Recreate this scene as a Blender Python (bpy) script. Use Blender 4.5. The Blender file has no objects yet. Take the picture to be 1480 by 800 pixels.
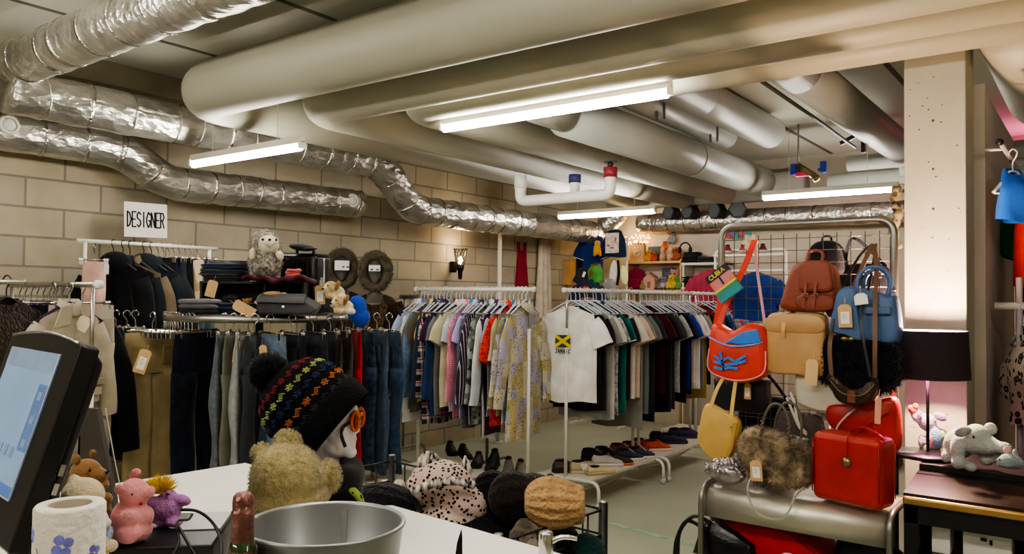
import bpy, bmesh, math, random
from mathutils import Vector, Matrix, Euler
from mathutils import noise as mnoise
PI = math.pi
R = math.radians
scn = bpy.context.scene
COL = scn.collection
rnd = random.Random(7)

# ------------------------------------------------------------ camera and measuring helpers
YAW = R(36.8); PIT = math.atan(30/1150); ROL = R(0.6); FPX = 1150.0
CAM = Vector((0, 0, 1.6))
_f = Vector((math.cos(YAW), math.sin(YAW), 0)); _r = Vector((math.sin(YAW), -math.cos(YAW), 0)); _u = Vector((0, 0, 1))
FW = _f*math.cos(PIT) + _u*math.sin(PIT)
UP = _u*math.cos(PIT) - _f*math.sin(PIT)
RT = _r*math.cos(ROL) + UP*math.sin(ROL)
UP = UP*math.cos(ROL) - _r*math.sin(ROL)
def ray(px, py): return FW + RT*((px-740)/FPX) + UP*((400-py)/FPX)
def at(px, py, Z): return CAM + ray(px, py)*Z
def onx(px, py, X): d = ray(px, py); return CAM + d*(X/d.x)
def ony(px, py, Y): d = ray(px, py); return CAM + d*(Y/d.y)
def onz(px, py, z): d = ray(px, py); return CAM + d*((z-1.6)/d.z)
cam = bpy.data.cameras.new('camera'); camo = bpy.data.objects.new('camera', cam); COL.objects.link(camo)
mm = Matrix((RT, UP, -FW)).transposed().to_4x4(); mm.translation = CAM
camo.matrix_world = mm
cam.sensor_width = 36; cam.lens = 36*FPX/1480; cam.clip_start = .05
scn.camera = camo

# ------------------------------------------------------------ materials
def lin(c):
    if isinstance(c, str):
        c = c.lstrip('#'); c = [int(c[i:i+2], 16)/255 for i in (0, 2, 4)]
    return tuple((x/12.92 if x <= .04045 else ((x+.055)/1.055)**2.4) for x in c[:3])
_mats = {}
def M(col, rough=.75, metal=0., bump=0., bs=80., var=.10, vs=6., pat=None, c2='#000000', c3='#ffffff', p=10., emit=0., spec=.4, sheen=0., coat=0., trans=0., strx=1., name=None):
    key = (str(col), rough, metal, bump, bs, var, vs, pat, str(c2), str(c3), p, emit, spec, sheen, coat, trans, strx)
    if key in _mats: return _mats[key]
    m = bpy.data.materials.new(name or ('mat_%s_%s' % (str(col).strip('#'), pat or 'plain'))); m.use_nodes = True
    nt = m.node_tree; N = nt.nodes; L = nt.links
    b = N['Principled BSDF']
    def mth(op, a, bb=None):
        n = N.new('ShaderNodeMath'); n.operation = op
        for i, x in enumerate((a, bb)):
            if x is None: continue
            if isinstance(x, (int, float)): n.inputs[i].default_value = x
            else: L.new(x, n.inputs[i])
        return n.outputs[0]
    def mix(f, a, bb, mode='MIX'):
        n = N.new('ShaderNodeMix'); n.data_type = 'RGBA'; n.blend_type = mode
        for s, x in ((0, f), (6, a), (7, bb)):
            if isinstance(x, (int, float)): n.inputs[s].default_value = x
            elif isinstance(x, tuple): n.inputs[s].default_value = (*x[:3], 1)
            else: L.new(x, n.inputs[s])
        return n.outputs[2]
    tc = N.new('ShaderNodeTexCoord'); mp = N.new('ShaderNodeMapping'); L.new(tc.outputs['Object'], mp.inputs[0])
    mp.inputs['Scale'].default_value = (strx, 1, 1)
    V = mp.outputs[0]
    def tex(kind, scale, **kw):
        n = N.new(kind); L.new(V, n.inputs['Vector']); n.inputs['Scale'].default_value = scale
        for k, v in kw.items():
            if k in n.inputs: n.inputs[k].default_value = v
            else: setattr(n, k, v)
        return n
    A, B, Cc = lin(col), lin(c2), lin(c3)
    base = A
    sp = None
    def comp(i):
        n = N.new('ShaderNodeSeparateXYZ'); L.new(V, n.inputs[0]); return n.outputs[i]
    def stripe(ax, f, duty, off=0.):
        return mth('LESS_THAN', mth('FRACT', mth('ADD', mth('MULTIPLY', comp(ax), f), off+100.)), duty)
    if pat in ('sx', 'sz', 'sy'): base = mix(stripe('xyz'.index(pat[1]), p, .5), A, B)
    elif pat == 'pin': base = mix(stripe(0, p, .18), A, B)
    elif pat == 'gingham':
        f = mth('MULTIPLY', mth('ADD', stripe(0, p, .5), stripe(2, p, .5)), .5); base = mix(f, A, B)
    elif pat == 'plaid':
        f = mth('MULTIPLY', mth('ADD', stripe(0, p, .55), stripe(2, p, .55)), .5); base = mix(f, A, B)
        f = mth('MAXIMUM', stripe(0, p, .10, .2), stripe(2, p, .10, .2)); base = mix(f, base, Cc)
    elif pat == 'spots':
        v = tex('ShaderNodeTexVoronoi', p, Randomness=1.); f = mth('LESS_THAN', v.outputs['Distance'], .36); base = mix(f, A, B)
    elif pat == 'leopard':
        v = tex('ShaderNodeTexVoronoi', p, Randomness=.9); d = v.outputs['Distance']
        base = mix(mth('LESS_THAN', d, .42), A, B); base = mix(mth('LESS_THAN', d, .2), base, Cc)
    elif pat == 'camo':
        n1 = tex('ShaderNodeTexNoise', p); n2 = tex('ShaderNodeTexNoise', p*1.7)
        base = mix(mth('GREATER_THAN', n1.outputs[0], .52), A, B); base = mix(mth('GREATER_THAN', n2.outputs[0], .58), base, Cc)
    elif pat == 'band':
        n = N.new('ShaderNodeTexWhiteNoise'); n.noise_dimensions = '1D'
        L.new(mth('FLOOR', mth('MULTIPLY', comp(2), p)), n.inputs['W'])
        base = mix(mth('GREATER_THAN', n.outputs[0], .4), A, B); base = mix(mth('GREATER_THAN', n.outputs[0], .75), base, Cc)
        v = tex('ShaderNodeTexVoronoi', 60); base = mix(mth('MULTIPLY', mth('LESS_THAN', v.outputs['Distance'], .33), mth('GREATER_THAN', n.outputs[0], .3)), base, lin('#5a4a38'))
    elif pat == 'patch':
        n = N.new('ShaderNodeTexWhiteNoise'); n.noise_dimensions = '2D'; cv = N.new('ShaderNodeCombineXYZ')
        L.new(mth('FLOOR', mth('MULTIPLY', comp(0), p*1.3)), cv.inputs[0]); L.new(mth('FLOOR', mth('MULTIPLY', comp(2), p)), cv.inputs[1]); L.new(cv.outputs[0], n.inputs['Vector'])
        base = mix(mth('GREATER_THAN', n.outputs[0], .4), A, B); base = mix(mth('GREATER_THAN', n.outputs[0], .74), base, Cc)
        v = tex('ShaderNodeTexVoronoi', 70); n2 = tex('ShaderNodeTexNoise', 9)
        base = mix(mth('MULTIPLY', mth('LESS_THAN', v.outputs['Distance'], .36), mth('GREATER_THAN', n2.outputs[0], .5)), base, lin('#6a5a48'))
    elif pat == 'brick':
        n = N.new('ShaderNodeTexBrick'); L.new(V, n.inputs['Vector'])
        n.inputs['Scale'].default_value = 1; n.inputs['Brick Width'].default_value = .5; n.inputs['Row Height'].default_value = .2
        n.inputs['Mortar Size'].default_value = .009; n.inputs['Mortar Smooth'].default_value = .35; n.inputs['Bias'].default_value = -.1
        n.inputs['Color1'].default_value = (*A, 1); n.inputs['Color2'].default_value = (*B, 1); n.inputs['Mortar'].default_value = (*Cc, 1)
        base = n.outputs['Color']; sp = n.outputs['Fac']
    elif pat == 'mottle':
        n1 = tex('ShaderNodeTexNoise', p, Detail=4.); r = N.new('ShaderNodeMapRange'); L.new(n1.outputs[0], r.inputs[0]); r.inputs[1].default_value = .38; r.inputs[2].default_value = .62
        base = mix(r.outputs[0], A, B)
    if var > 0:
        n = tex('ShaderNodeTexNoise', vs, Detail=5.)
        r = N.new('ShaderNodeMapRange'); L.new(n.outputs[0], r.inputs[0]); r.inputs[1].default_value = .3; r.inputs[2].default_value = .7
        r.inputs[3].default_value = 1-var*1.6; r.inputs[4].default_value = 1+var
        cmb = N.new('ShaderNodeCombineColor')
        for i in range(3): L.new(r.outputs[0], cmb.inputs[i])
        base = mix(1., base, cmb.outputs[0], 'MULTIPLY')
    if isinstance(base, tuple): b.inputs['Base Color'].default_value = (*base, 1)
    else: L.new(base, b.inputs['Base Color'])
    b.inputs['Roughness'].default_value = rough; b.inputs['Metallic'].default_value = metal
    b.inputs['Specular IOR Level'].default_value = spec
    if sheen: b.inputs['Sheen Weight'].default_value = sheen; b.inputs['Sheen Roughness'].default_value = .4
    if coat: b.inputs['Coat Weight'].default_value = coat
    if trans: b.inputs['Transmission Weight'].default_value = trans
    if emit:
        b.inputs['Emission Color'].default_value = (*A, 1); b.inputs['Emission Strength'].default_value = emit
        if not isinstance(base, tuple): L.new(base, b.inputs['Emission Color'])
    if bump:
        n = tex('ShaderNodeTexNoise', bs, Detail=3.)
        bn = N.new('ShaderNodeBump'); bn.inputs['Strength'].default_value = bump; bn.inputs['Distance'].default_value = .02
        h = n.outputs[0]
        if name == 'foil_duct':
            v = tex('ShaderNodeTexVoronoi', bs*1.6); v2 = tex('ShaderNodeTexNoise', bs*3.5, Detail=2.); h = mth('ADD', mth('ADD', mth('MULTIPLY', v.outputs['Distance'], .7), h), mth('MULTIPLY', v2.outputs[0], .35))
        if sp is not None: h = mth('SUBTRACT', mth('MULTIPLY', h, .25), sp)
        L.new(h, bn.inputs['Height']); L.new(bn.outputs[0], b.inputs['Normal'])
    _mats[key] = m
    return m
def cloth(col, **k):
    d = dict(rough=.9, spec=.15, bump=.12, bs=220, var=.14, vs=7, sheen=.15); d.update(k); return M(col, **d)
def plush(col, **k):
    d = dict(rough=1., spec=.05, bump=.5, bs=140, var=.16, vs=40, sheen=.35); d.update(k); return M(col, **d)
def leather(col, **k):
    d = dict(rough=.42, spec=.45, bump=.10, bs=160, var=.10, vs=9); d.update(k); return M(col, **d)
CHROME = M('#d8d6d2', .18, 1., var=.03)
STEEL = M('#b9b5ac', .34, 1., var=.06)
WHITE_METAL = M('#e9e5da', .45, var=.05)
BLACK_PL = M('#17161a', .4, var=.1)
BLACK_MET = M('#1a1a1b', .45, .2, var=.1)
TAG = M('#cfa878', .8, var=.08, vs=30)
TAGW = M('#f1ede6', .7, var=.03)
HANG = M('#c9cdd6', .35, var=.05)

# ------------------------------------------------------------ mesh builder
def mat_rt(rot=None, loc=(0, 0, 0)):
    m = Euler(rot or (0, 0, 0)).to_matrix().to_4x4(); m.translation = Vector(loc); return m
def smooth(pts, n=6, closed=False):
    P = [Vector(p) for p in pts]; out = []; k = len(P)
    rng = range(k if closed else k-1)
    for i in rng:
        if closed: a, b, c, d = P[(i-1) % k], P[i], P[(i+1) % k], P[(i+2) % k]
        else: a, b, c, d = P[max(i-1, 0)], P[i], P[i+1], P[min(i+2, k-1)]
        for j in range(n):
            t = j/n
            out.append(.5*((2*b)+(c-a)*t+(2*a-5*b+4*c-d)*t*t+(3*b-a-3*c+d)*t**3))
    if not closed: out.append(P[-1])
    return out
def arc_path(pts, rad, n=6):
    P = [Vector(p) for p in pts]; out = [P[0]]
    for i in range(1, len(P)-1):
        a, b, c = P[i-1], P[i], P[i+1]
        r = min(rad, (a-b).length*.49, (c-b).length*.49)
        p0 = b+(a-b).normalized()*r; p1 = b+(c-b).normalized()*r
        for j in range(n+1):
            t = j/n; out.append(p0*(1-t)**2+b*2*t*(1-t)+p1*t*t)
    out.append(P[-1]); return out
class MB:
    def __init__(s): s.v = []; s.f = []; s.sm = []
    def add(s, vs, fs, sm=False, mt=None):
        o = len(s.v)
        for p in vs:
            p = Vector(p); s.v.append(mt @ p if mt is not None else p)
        for f in fs: s.f.append([i+o for i in f]); s.sm.append(sm)
        return s
    def box(s, c, size, rot=None):
        x, y, z = size[0]/2, size[1]/2, size[2]/2
        vs = [(a, b, d) for a in (-x, x) for b in (-y, y) for d in (-z, z)]
        return s.add(vs, [(0, 1, 3, 2), (4, 6, 7, 5), (0, 4, 5, 1), (2, 3, 7, 6), (0, 2, 6, 4), (1, 5, 7, 3)], False, mat_rt(rot, c))
    def box2(s, a, b): return s.box([(i+j)/2 for i, j in zip(a, b)], [abs(j-i) for i, j in zip(a, b)])
    def loft(s, rings, cap=True, sm=True, closed=True, mt=None):
        n = len(rings[0]); vs = [p for r in rings for p in r]; fs = []
        for i in range(len(rings)-1):
            for j in range(n if closed else n-1):
                k = (j+1) % n; fs.append((i*n+j, i*n+k, (i+1)*n+k, (i+1)*n+j))
        if cap and closed:
            fs.append(tuple(range(n-1, -1, -1))); fs.append(tuple((len(rings)-1)*n+j for j in range(n)))
        return s.add(vs, fs, sm, mt)
    def tube(s, path, r, n=10, cap=True, flat=None):
        P = [Vector(p) for p in path]; k = len(P)
        rr = r if isinstance(r, (list, tuple)) else [r]*k
        T = []
        for i in range(k):
            t = (P[min(i+1, k-1)]-P[max(i-1, 0)]); T.append(t.normalized() if t.length > 1e-9 else Vector((0, 0, 1)))
        up = Vector((0, 0, 1)) if abs(T[0].z) < .9 else Vector((1, 0, 0))
        nrm = (up-T[0]*up.dot(T[0])).normalized(); rings = []
        for i in range(k):
            nrm = nrm-T[i]*nrm.dot(T[i])
            nrm = nrm.normalized() if nrm.length > 1e-6 else T[i].orthogonal().normalized()
            bn = T[i].cross(nrm); fl = flat or 1.
            rings.append([P[i]+nrm*(math.cos(a)*rr[i]*fl)+bn*(math.sin(a)*rr[i]) for a in [2*PI*j/n for j in range(n)]])
        return s.loft(rings, cap)
    def strap(s, path, w, t=.004, side=None):
        # a flat belt along a path; side = direction of its width
        P = [Vector(p) for p in path]; k = len(P); rings = []
        sd = Vector(side or (1, 0, 0)).normalized()
        for i in range(k):
            T = (P[min(i+1, k-1)]-P[max(i-1, 0)]).normalized()
            a = sd-T*sd.dot(T); a = a.normalized() if a.length > 1e-4 else T.orthogonal().normalized()
            b = T.cross(a)
            rings.append([P[i]+a*(w/2)+b*(t/2), P[i]-a*(w/2)+b*(t/2), P[i]-a*(w/2)-b*(t/2), P[i]+a*(w/2)-b*(t/2)])
        return s.loft(rings, True, False)
    def cyl(s, a, b, r0, r1=None, n=16): return s.tube([a, b], [r0, r0 if r1 is None else r1], n)
    def lathe(s, prof, n=28, mt=None, cap=False):
        rings = [[(r*math.cos(2*PI*j/n), r*math.sin(2*PI*j/n), z) for j in range(n)] for r, z in prof]
        return s.loft(rings, cap, True, True, mt)
    def ell(s, c, rad, rot=None, nu=18, nv=11):
        vs = []; fs = []
        for i in range(nv+1):
            th = PI*i/nv
            for j in range(nu):
                a = 2*PI*j/nu; vs.append((rad[0]*math.sin(th)*math.cos(a), rad[1]*math.sin(th)*math.sin(a), rad[2]*math.cos(th)))
        for i in range(nv):
            for j in range(nu):
                k = (j+1) % nu; fs.append((i*nu+j, (i+1)*nu+j, (i+1)*nu+k, i*nu+k))
        return s.add(vs, fs, True, mat_rt(rot, c))
    def prism(s, pts, y0, y1, sm=False, mt=None):
        n = len(pts); vs = [(x, y0, z) for x, z in pts]+[(x, y1, z) for x, z in pts]
        fs = [tuple(range(n)), tuple(range(2*n-1, n-1, -1))]+[(i, i+n, (i+1) % n+n, (i+1) % n) for i in range(n)]
        return s.add(vs, fs, sm, mt)
    def sheet(s, fn, nu, nv, sm=True):
        vs = [fn(i/nu, j/nv) for j in range(nv+1) for i in range(nu+1)]
        fs = [(j*(nu+1)+i, j*(nu+1)+i+1, (j+1)*(nu+1)+i+1, (j+1)*(nu+1)+i) for j in range(nv) for i in range(nu)]
        return s.add(vs, fs, sm)
    def build(s, name, mat, parent=None, loc=None, rot=None, bev=0, sub=0, remesh=0, disp=None, solid=0, smo=0, label=None):
        me = bpy.data.meshes.new(name); me.from_pydata([tuple(p) for p in s.v], [], s.f); me.update()
        for p, q in zip(me.polygons, s.sm): p.use_smooth = q
        bm = bmesh.new(); bm.from_mesh(me); bmesh.ops.recalc_face_normals(bm, faces=bm.faces); bm.to_mesh(me); bm.free()
        me.materials.append(mat)
        o = bpy.data.objects.new(name, me); COL.objects.link(o)
        if parent is not None: o.parent = parent
        if loc is not None: o.location = loc
        if rot is not None: o.rotation_euler = rot
        if solid:
            m = o.modifiers.new('solid', 'SOLIDIFY'); m.thickness = solid; m.offset = 0
        if remesh:
            m = o.modifiers.new('remesh', 'REMESH'); m.mode = 'VOXEL'; m.voxel_size = remesh; m.use_smooth_shade = True
            m = o.modifiers.new('smooth', 'SMOOTH'); m.factor = .6; m.iterations = smo or 6
        if bev:
            m = o.modifiers.new('bevel', 'BEVEL'); m.width = bev; m.segments = 3; m.limit_method = 'ANGLE'
            for p in me.polygons: p.use_smooth = True
            m = o.modifiers.new('wn', 'WEIGHTED_NORMAL')
        if sub:
            m = o.modifiers.new('sub', 'SUBSURF'); m.levels = sub; m.render_levels = sub
        if disp:
            t = bpy.data.textures.new(name+'_relief', 'CLOUDS'); t.noise_scale = disp[1]
            m = o.modifiers.new('disp', 'DISPLACE'); m.texture = t; m.strength = disp[0]; m.texture_coords = 'LOCAL'
        if label: o['label'] = label
        return o
def thing(name, label, cat, loc=(0, 0, 0), rz=0, group=None, rot=None):
    o = bpy.data.objects.new(name, None); COL.objects.link(o); o.empty_display_size = .05
    o.location = loc; o.rotation_euler = rot if rot else (0, 0, rz)
    o['label'] = label; o['category'] = cat
    if group: o['group'] = group
    return o
def tag(o, label, cat, group=None):
    o['label'] = label; o['category'] = cat
    if group: o['group'] = group
    return o
def struct(o): o['kind'] = 'structure'; return o
def copy_tree(o, parent=None):
    c = o.copy(); COL.objects.link(c)
    if parent is not None: c.parent = parent
    for ch in list(o.children): copy_tree(ch, c)
    return c
_strokes = {'A': [[(0, 0), (.5, 1), (1, 0)], [(.2, .4), (.8, .4)]], 'C': [[(1, .85), (.6, 1), (.15, .8), (0, .5), (.15, .2), (.6, 0), (1, .15)]],
 'D': [[(0, 0), (0, 1), (.6, .9), (1, .5), (.6, .1), (0, 0)]], 'E': [[(1, 1), (0, 1), (0, 0), (1, 0)], [(0, .5), (.8, .5)]],
 'G': [[(1, .85), (.5, 1), (0, .6), (0, .3), (.5, 0), (1, .2), (1, .45), (.6, .45)]], 'I': [[(.5, 0), (.5, 1)]],
 'J': [[(.2, 1), (1, 1)], [(.7, 1), (.7, .2), (.4, 0), (0, .15)]], 'M': [[(0, 0), (0, 1), (.5, .4), (1, 1), (1, 0)]], 'N': [[(0, 0), (0, 1), (1, 0), (1, 1)]],
 'P': [[(0, 0), (0, 1), (.7, 1), (1, .75), (.7, .5), (0, .5)]], 'R': [[(0, 0), (0, 1), (.7, 1), (1, .75), (.7, .5), (0, .5)], [(.4, .5), (1, 0)]],
 'S': [[(1, .85), (.5, 1), (0, .8), (.1, .58), (.9, .42), (1, .2), (.5, 0), (0, .15)]], 'B': [[(0, 0), (0, 1), (.8, .9), (.8, .6), (0, .5), (.9, .4), (.9, .1), (0, 0)]],
 'U': [[(0, 1), (0, .2), (.5, 0), (1, .2), (1, 1)]], 'K': [[(0, 0), (0, 1)], [(1, 1), (0, .45), (1, 0)]], 'L': [[(0, 1), (0, 0), (1, 0)]]}
def write(mb, text, x0, z0, cw, h, gap, y, lw):
    x = x0
    for ch in text:
        for st in _strokes[ch]:
            pts = [(x+a*cw, y, z0+b*h) for a, b in st]
            mb.strap(pts, lw, .0015, (0, 1, 0)) if False else None
            for p, q in zip(pts, pts[1:]):
                d = Vector((q[0]-p[0], 0, q[2]-p[2])); L_ = d.length; ang = math.atan2(d.z, d.x)
                mb.box(((p[0]+q[0])/2, y, (p[2]+q[2])/2), (L_+lw*.7, .0012, lw), (0, -ang, 0))
        x += cw+gap
    return mb
# ============================================================ the setting
def slab(name, a, b, m): return struct(MB().box2(a, b).build(name, m))
U0, U1, V0, V1, ZC = -3.2, 9.4, -3.2, 5.8, 3.2
slab('floor', (U0, V0, -.1), (U1, V1, 0), M('#b0b5a1', .42, bump=.05, bs=3, var=.10, vs=1.1, name='painted_concrete_floor'))
slab('ceiling', (U0, V0, ZC), (U1, V1, ZC+.1), M('#c6c4b6', .85, bump=.08, bs=30, var=.05, vs=.8, name='ceiling_plaster'))
BLK = M('#bdb096', .95, bump=.5, bs=60, var=.13, vs=2.2, pat='brick', c2='#a8a090', c3='#8b857a', spec=.1, name='concrete_block')
# block wall: brick texture runs in the wall's own x/y, so the slab is modelled lying and stood up
def blockwall(name, L_, loc, rot):
    return struct(MB().box2((0, 0, 0), (L_, ZC, .1)).build(name, BLK, loc=loc, rot=rot))
blockwall('wall_left', U1-U0, (U0, V1+.1, -.025), (R(90), 0, 0))
slab('wall_back', (U1, V0, 0), (U1+.1, V1, ZC), M('#c9bba8', .9, var=.05, bump=.06, name='back_wall_paint'))
slab('wall_near', (U0-.1, V0, 0), (U0, V1, ZC), M('#c9c4b4', .9, var=.05))
slab('wall_front', (U0, V0-.1, 0), (U1, V0, ZC), M('#c9c4b4', .9, var=.05))
slab('wall_right', (4.27, .455, 0), (5.75, .49, 2.6), M('#bfb6b4', .8, var=.06, vs=1.5, name='grey_panel'))
slab('trim_1', (4.262, .45, 0), (4.31, .50, 2.62), M('#b5ac9c', .7, var=.04))
for k, y in enumerate((4.78, 3.58, 2.38, 1.18, -.02)): slab('trim_%d' % (k+2), (U0, y-.018, ZC-.004), (U1, y+.018, ZC), M('#6a6458', .9, var=.05))
slab('trim_8', (U0, 5.5, ZC-.16), (U1, 5.8, ZC), M('#a79f8a', .9, var=.05))
slab('trim_9', (8.95, V0, ZC-.42), (9.4, V1, ZC), M('#a39c8c', .9, var=.05))
# pillar with pitted concrete
pm_ = M('#aaa596', .9, bump=.05, bs=40, var=.04, name='pillar_paint')
pil = struct(MB().box2((4.0, .495, 0), (4.26, .745, ZC)).build('pillar', pm_, bev=.006))
pr = random.Random(3); pits = MB()
for k in range(46):
    y, z = pr.uniform(.51, .73), pr.uniform(1.0, 2.62); r = pr.choice((.0012, .0016, .0022, .003))
    pits.ell((4.0, y, z), (.0015, r*1.3, r), None, 8, 5)
for z in (2.42, 2.2, 2.02): pits.ell((4.0, .625, z), (.002, .006, .006), None, 10, 6)
pits.build('pit', M('#4a443c', .9, var=.1), pil)

# ---------------------------------------------------------------- ducts and pipes
FOIL = M('#d6d2ca', .33, .9, bump=.7, bs=14, var=.2, vs=9, name='foil_duct', strx=.5)
TAPE = M('#dedad2', .2, 1., bump=.5, bs=60, var=.1)
def plen(P): return sum((P[i+1]-P[i]).length for i in range(len(P)-1))
def foil_duct(label, pts, r, rad=.2, step=.26, seed=0, cap=False, group='foil wrapped ventilation ducts'):
    rr = random.Random(seed); P = arc_path(pts, rad, 7); base = Vector(P[0])
    t = thing('ventilation_duct', label, 'duct', base, 0, group)
    # dense, slightly crumpled body
    Q = []; 
    for i in range(len(P)-1):
        n = max(1, int((P[i+1]-P[i]).length/.045))
        for j in range(n): Q.append(P[i].lerp(P[i+1], j/n))
    Q.append(P[-1]); Q = [q-base for q in Q]
    mb = MB(); mb.tube(Q, [r*(1+rr.uniform(-.012, .012)) for _ in Q], 26, True)
    for i, v in enumerate(mb.v):
        mb.v[i] = v+mnoise.noise_vector(v*8+Vector((seed, 0, 0)))*.010
    mb.build('duct_body', FOIL, t)
    acc = 0; nxt = step*.6
    for i in range(1, len(Q)-1):
        acc += (Q[i]-Q[i-1]).length
        if acc >= nxt:
            nxt += step*rr.uniform(.7, 1.3); d = (Q[i+1]-Q[i-1]).normalized()
            d = (d+Vector((rr.uniform(-.12, .12), rr.uniform(-.12, .12), rr.uniform(-.12, .12)))).normalized()
            w = rr.choice((.006, .010, .018))
            MB().tube([Q[i]-d*w, Q[i]+d*w], r*1.03, 26, True).build('foil_tape', TAPE, t)
    return t
def damper(par, c, axis, r):
    q = Vector(axis).normalized().to_track_quat('Z', 'Y').to_matrix().to_4x4(); q.translation = Vector(c)-Vector(par.location)
    w = M('#e4e0d6', .5, var=.03)
    MB().lathe([(r*.72, -.05), (r, -.05), (r, .012), (r*.72, .02), (r*.72, -.02)], 28, q).build('damper_ring', w, par)
    MB().lathe([(r*.62, .0), (r*.62, .012), (r*.5, .02), (.002, .022)], 24, q).build('damper_disc', w, par)
d1 = foil_duct('large foil duct crossing overhead from upper left of the frame to the block wall', [(2.0, 5.22, 2.965), (2.0, 2.0, 2.965), (2.0, -1.5, 2.965)], .132, seed=1, step=.30)
d2 = foil_duct('long foil duct running along the block wall and stepping down past the mannequins', [(1.95, 5.22, 2.80), (4.98, 5.22, 2.79), (5.42, 5.24, 2.42), (8.9, 5.3, 2.45)], .14, rad=.16, seed=2)
d3 = foil_duct('short foil duct against the block wall, stepping down above the DESIGNER sign', [(1.0, 5.58, 2.62), (2.82, 5.58, 2.62), (3.14, 5.55, 2.42), (5.02, 5.55, 2.45)], .125, rad=.12, seed=3)
damper(d3, (4.86, 5.44, 2.46), (-.25, -1, .02), .062)
damper(d3, (2.06, 5.46, 2.64), (0, -1, 0), .06)
d4 = foil_duct('foil duct high along the back wall behind the black hexagons', [(9.05, 4.75, 2.56), (9.05, 2.0, 2.54), (9.05, -1.2, 2.54)], .115, seed=4)
foil_duct('short foil duct end turning up beside the back corner', [(8.93, 5.22, 2.52), (8.98, 5.0, 2.68), (9.0, 4.9, 3.0)], .12, rad=.1, seed=5)
PIPE = M('#a7a391', .5, var=.05, vs=1.2, bump=.03, bs=6, name='painted_pipe')
PIPE2 = M('#94958e', .4, var=.05, vs=1.2, bump=.03, bs=6, name='grey_painted_pipe')
def pipe(label, pts, r, rad=.3, m=PIPE, collars=(), group='painted insulated ceiling pipes', cap=0):
    P = arc_path(pts, rad, 9); base = Vector(P[0]); t = thing('insulated_pipe', label, 'pipe', base, 0, group)
    mb = MB().tube([p-base for p in P], r, 36)
    if cap: mb.ell(P[-1]-base, (r*cap, r, r), None, 28, 16)
    mb.build('pipe_body', m, t)
    for a, b in collars:
        a, b = Vector(a)-base, Vector(b)-base
        MB().tube([a, b], r*1.02, 36).build('collar', m, t)
    return t
PS = (('widest cream pipe nearest overhead, turning at its rounded left end', 2.75, 4.52, .17, 2.85, 8.6), ('second cream overhead pipe from the left, turning beside the widest one', 3.22, 3.97, .15, 2.81, 8.6),
      ('third cream overhead pipe, just behind the lit batten', 3.52, 3.40, .125, 2.79, 8.5))
for lb, u, v, r, z, ue in PS:
    pipe(lb, [(u, -2.9, z), (u, v, z), (ue, v, z)], r, r*1.5)
pipe('fourth cream overhead pipe, nearest to the top of the pillar', [(3.82, -2.9, 2.79), (3.82, 2.79, 2.79), (4.28, 2.79, 2.79)], .12, .17)
pipe('grey pipe with a creased sleeve ending bluntly above the far lit tube', [(4.3, 2.79, 2.79), (7.9, 2.79, 2.79)], .15, .16, PIPE2, [((6.2, 2.79, 2.79), (6.25, 2.79, 2.79))], cap=.5)
pipe('narrower short grey pipe ending in a curve before the ceiling hatch', [(3.97, 2.72, 3.06), (6.8, 2.72, 3.06)], .105, .11, PIPE2, cap=.8)
pipe('short thick grey pipe with a dark joint, curving up at its far end', [(3.97, 2.31, 3.04), (6.76, 2.31, 3.04)], .133, .13, PIPE2, [((3.97, 2.31, 3.04), (5.3, 2.31, 3.04))], cap=.6)
pipe('grey pipe running away above the left side of the pillar', [(4.0, 1.42, 2.93), (8.4, 1.42, 2.93)], .13, .2, PIPE2, [((4.0, 1.42, 2.93), (4.65, 1.42, 2.93))])
pipe('cream pipe elbow dropping at the upper right corner beside the pillar', [(3.97, .27, 2.85), (5.6, .27, 2.84)], .21, .3, PIPE, cap=.6)
pipe('far grey cross pipe under the ceiling behind the far lit tube', [(8.2, 2.2, 2.76), (8.2, -1.5, 2.76)], .10, .2, PIPE2)
pipe('thin far grey cross pipe starting left of the pillar', [(7.6, 1.88, 2.85), (7.6, -1.0, 2.85)], .07, .2, PIPE2)
pipe('thinner grey pipe stub low behind the pillar edge', [(7.9, 1.5, 2.80), (7.9, -.5, 2.80)], .06, .2, PIPE2)
pipe('broad pale cross pipe seen behind the stepped foil duct', [(8.75, 5.0, 2.86), (8.75, 2.6, 2.86)], .15, .2, PIPE2)
pipe('pale pipe along the block wall above the stepped foil duct', [(5.35, 4.86, 2.9), (8.4, 4.86, 2.9)], .11, .2, PIPE2)
# hangers rods from the ceiling
for px, py, z in ((575, 8, 3.2), (612, 2, 3.2)):
    c = onz(px, py, 3.2)
    t = thing('pipe_bracket', 'threaded steel rod %s of the pair above the widest pipe' % ('left' if px < 600 else 'right'), 'bracket', c)
    MB().cyl((0, 0, 0), (0, 0, -.16), .011).build('rod', M('#7d796e', .5, .5), t); MB().cyl((0, 0, -.008), (0, 0, 0), .03).build('flange', M('#7d796e', .5, .5), t)
for k, (u, v, lb) in enumerate(((6.3, 2.62, 'far bracket channel between the two grey pipes'), (5.3, 2.62, 'near bracket channel between the two grey pipes'))):
    t = thing('pipe_bracket', lb, 'bracket', (u, v, 3.2))
    mg = M('#6f6d68', .45, .7)
    MB().box((0, -.03, -.14), (.03, .01, .28)).box((0, .03, -.14), (.03, .01, .28)).build('upright', mg, t)
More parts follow.
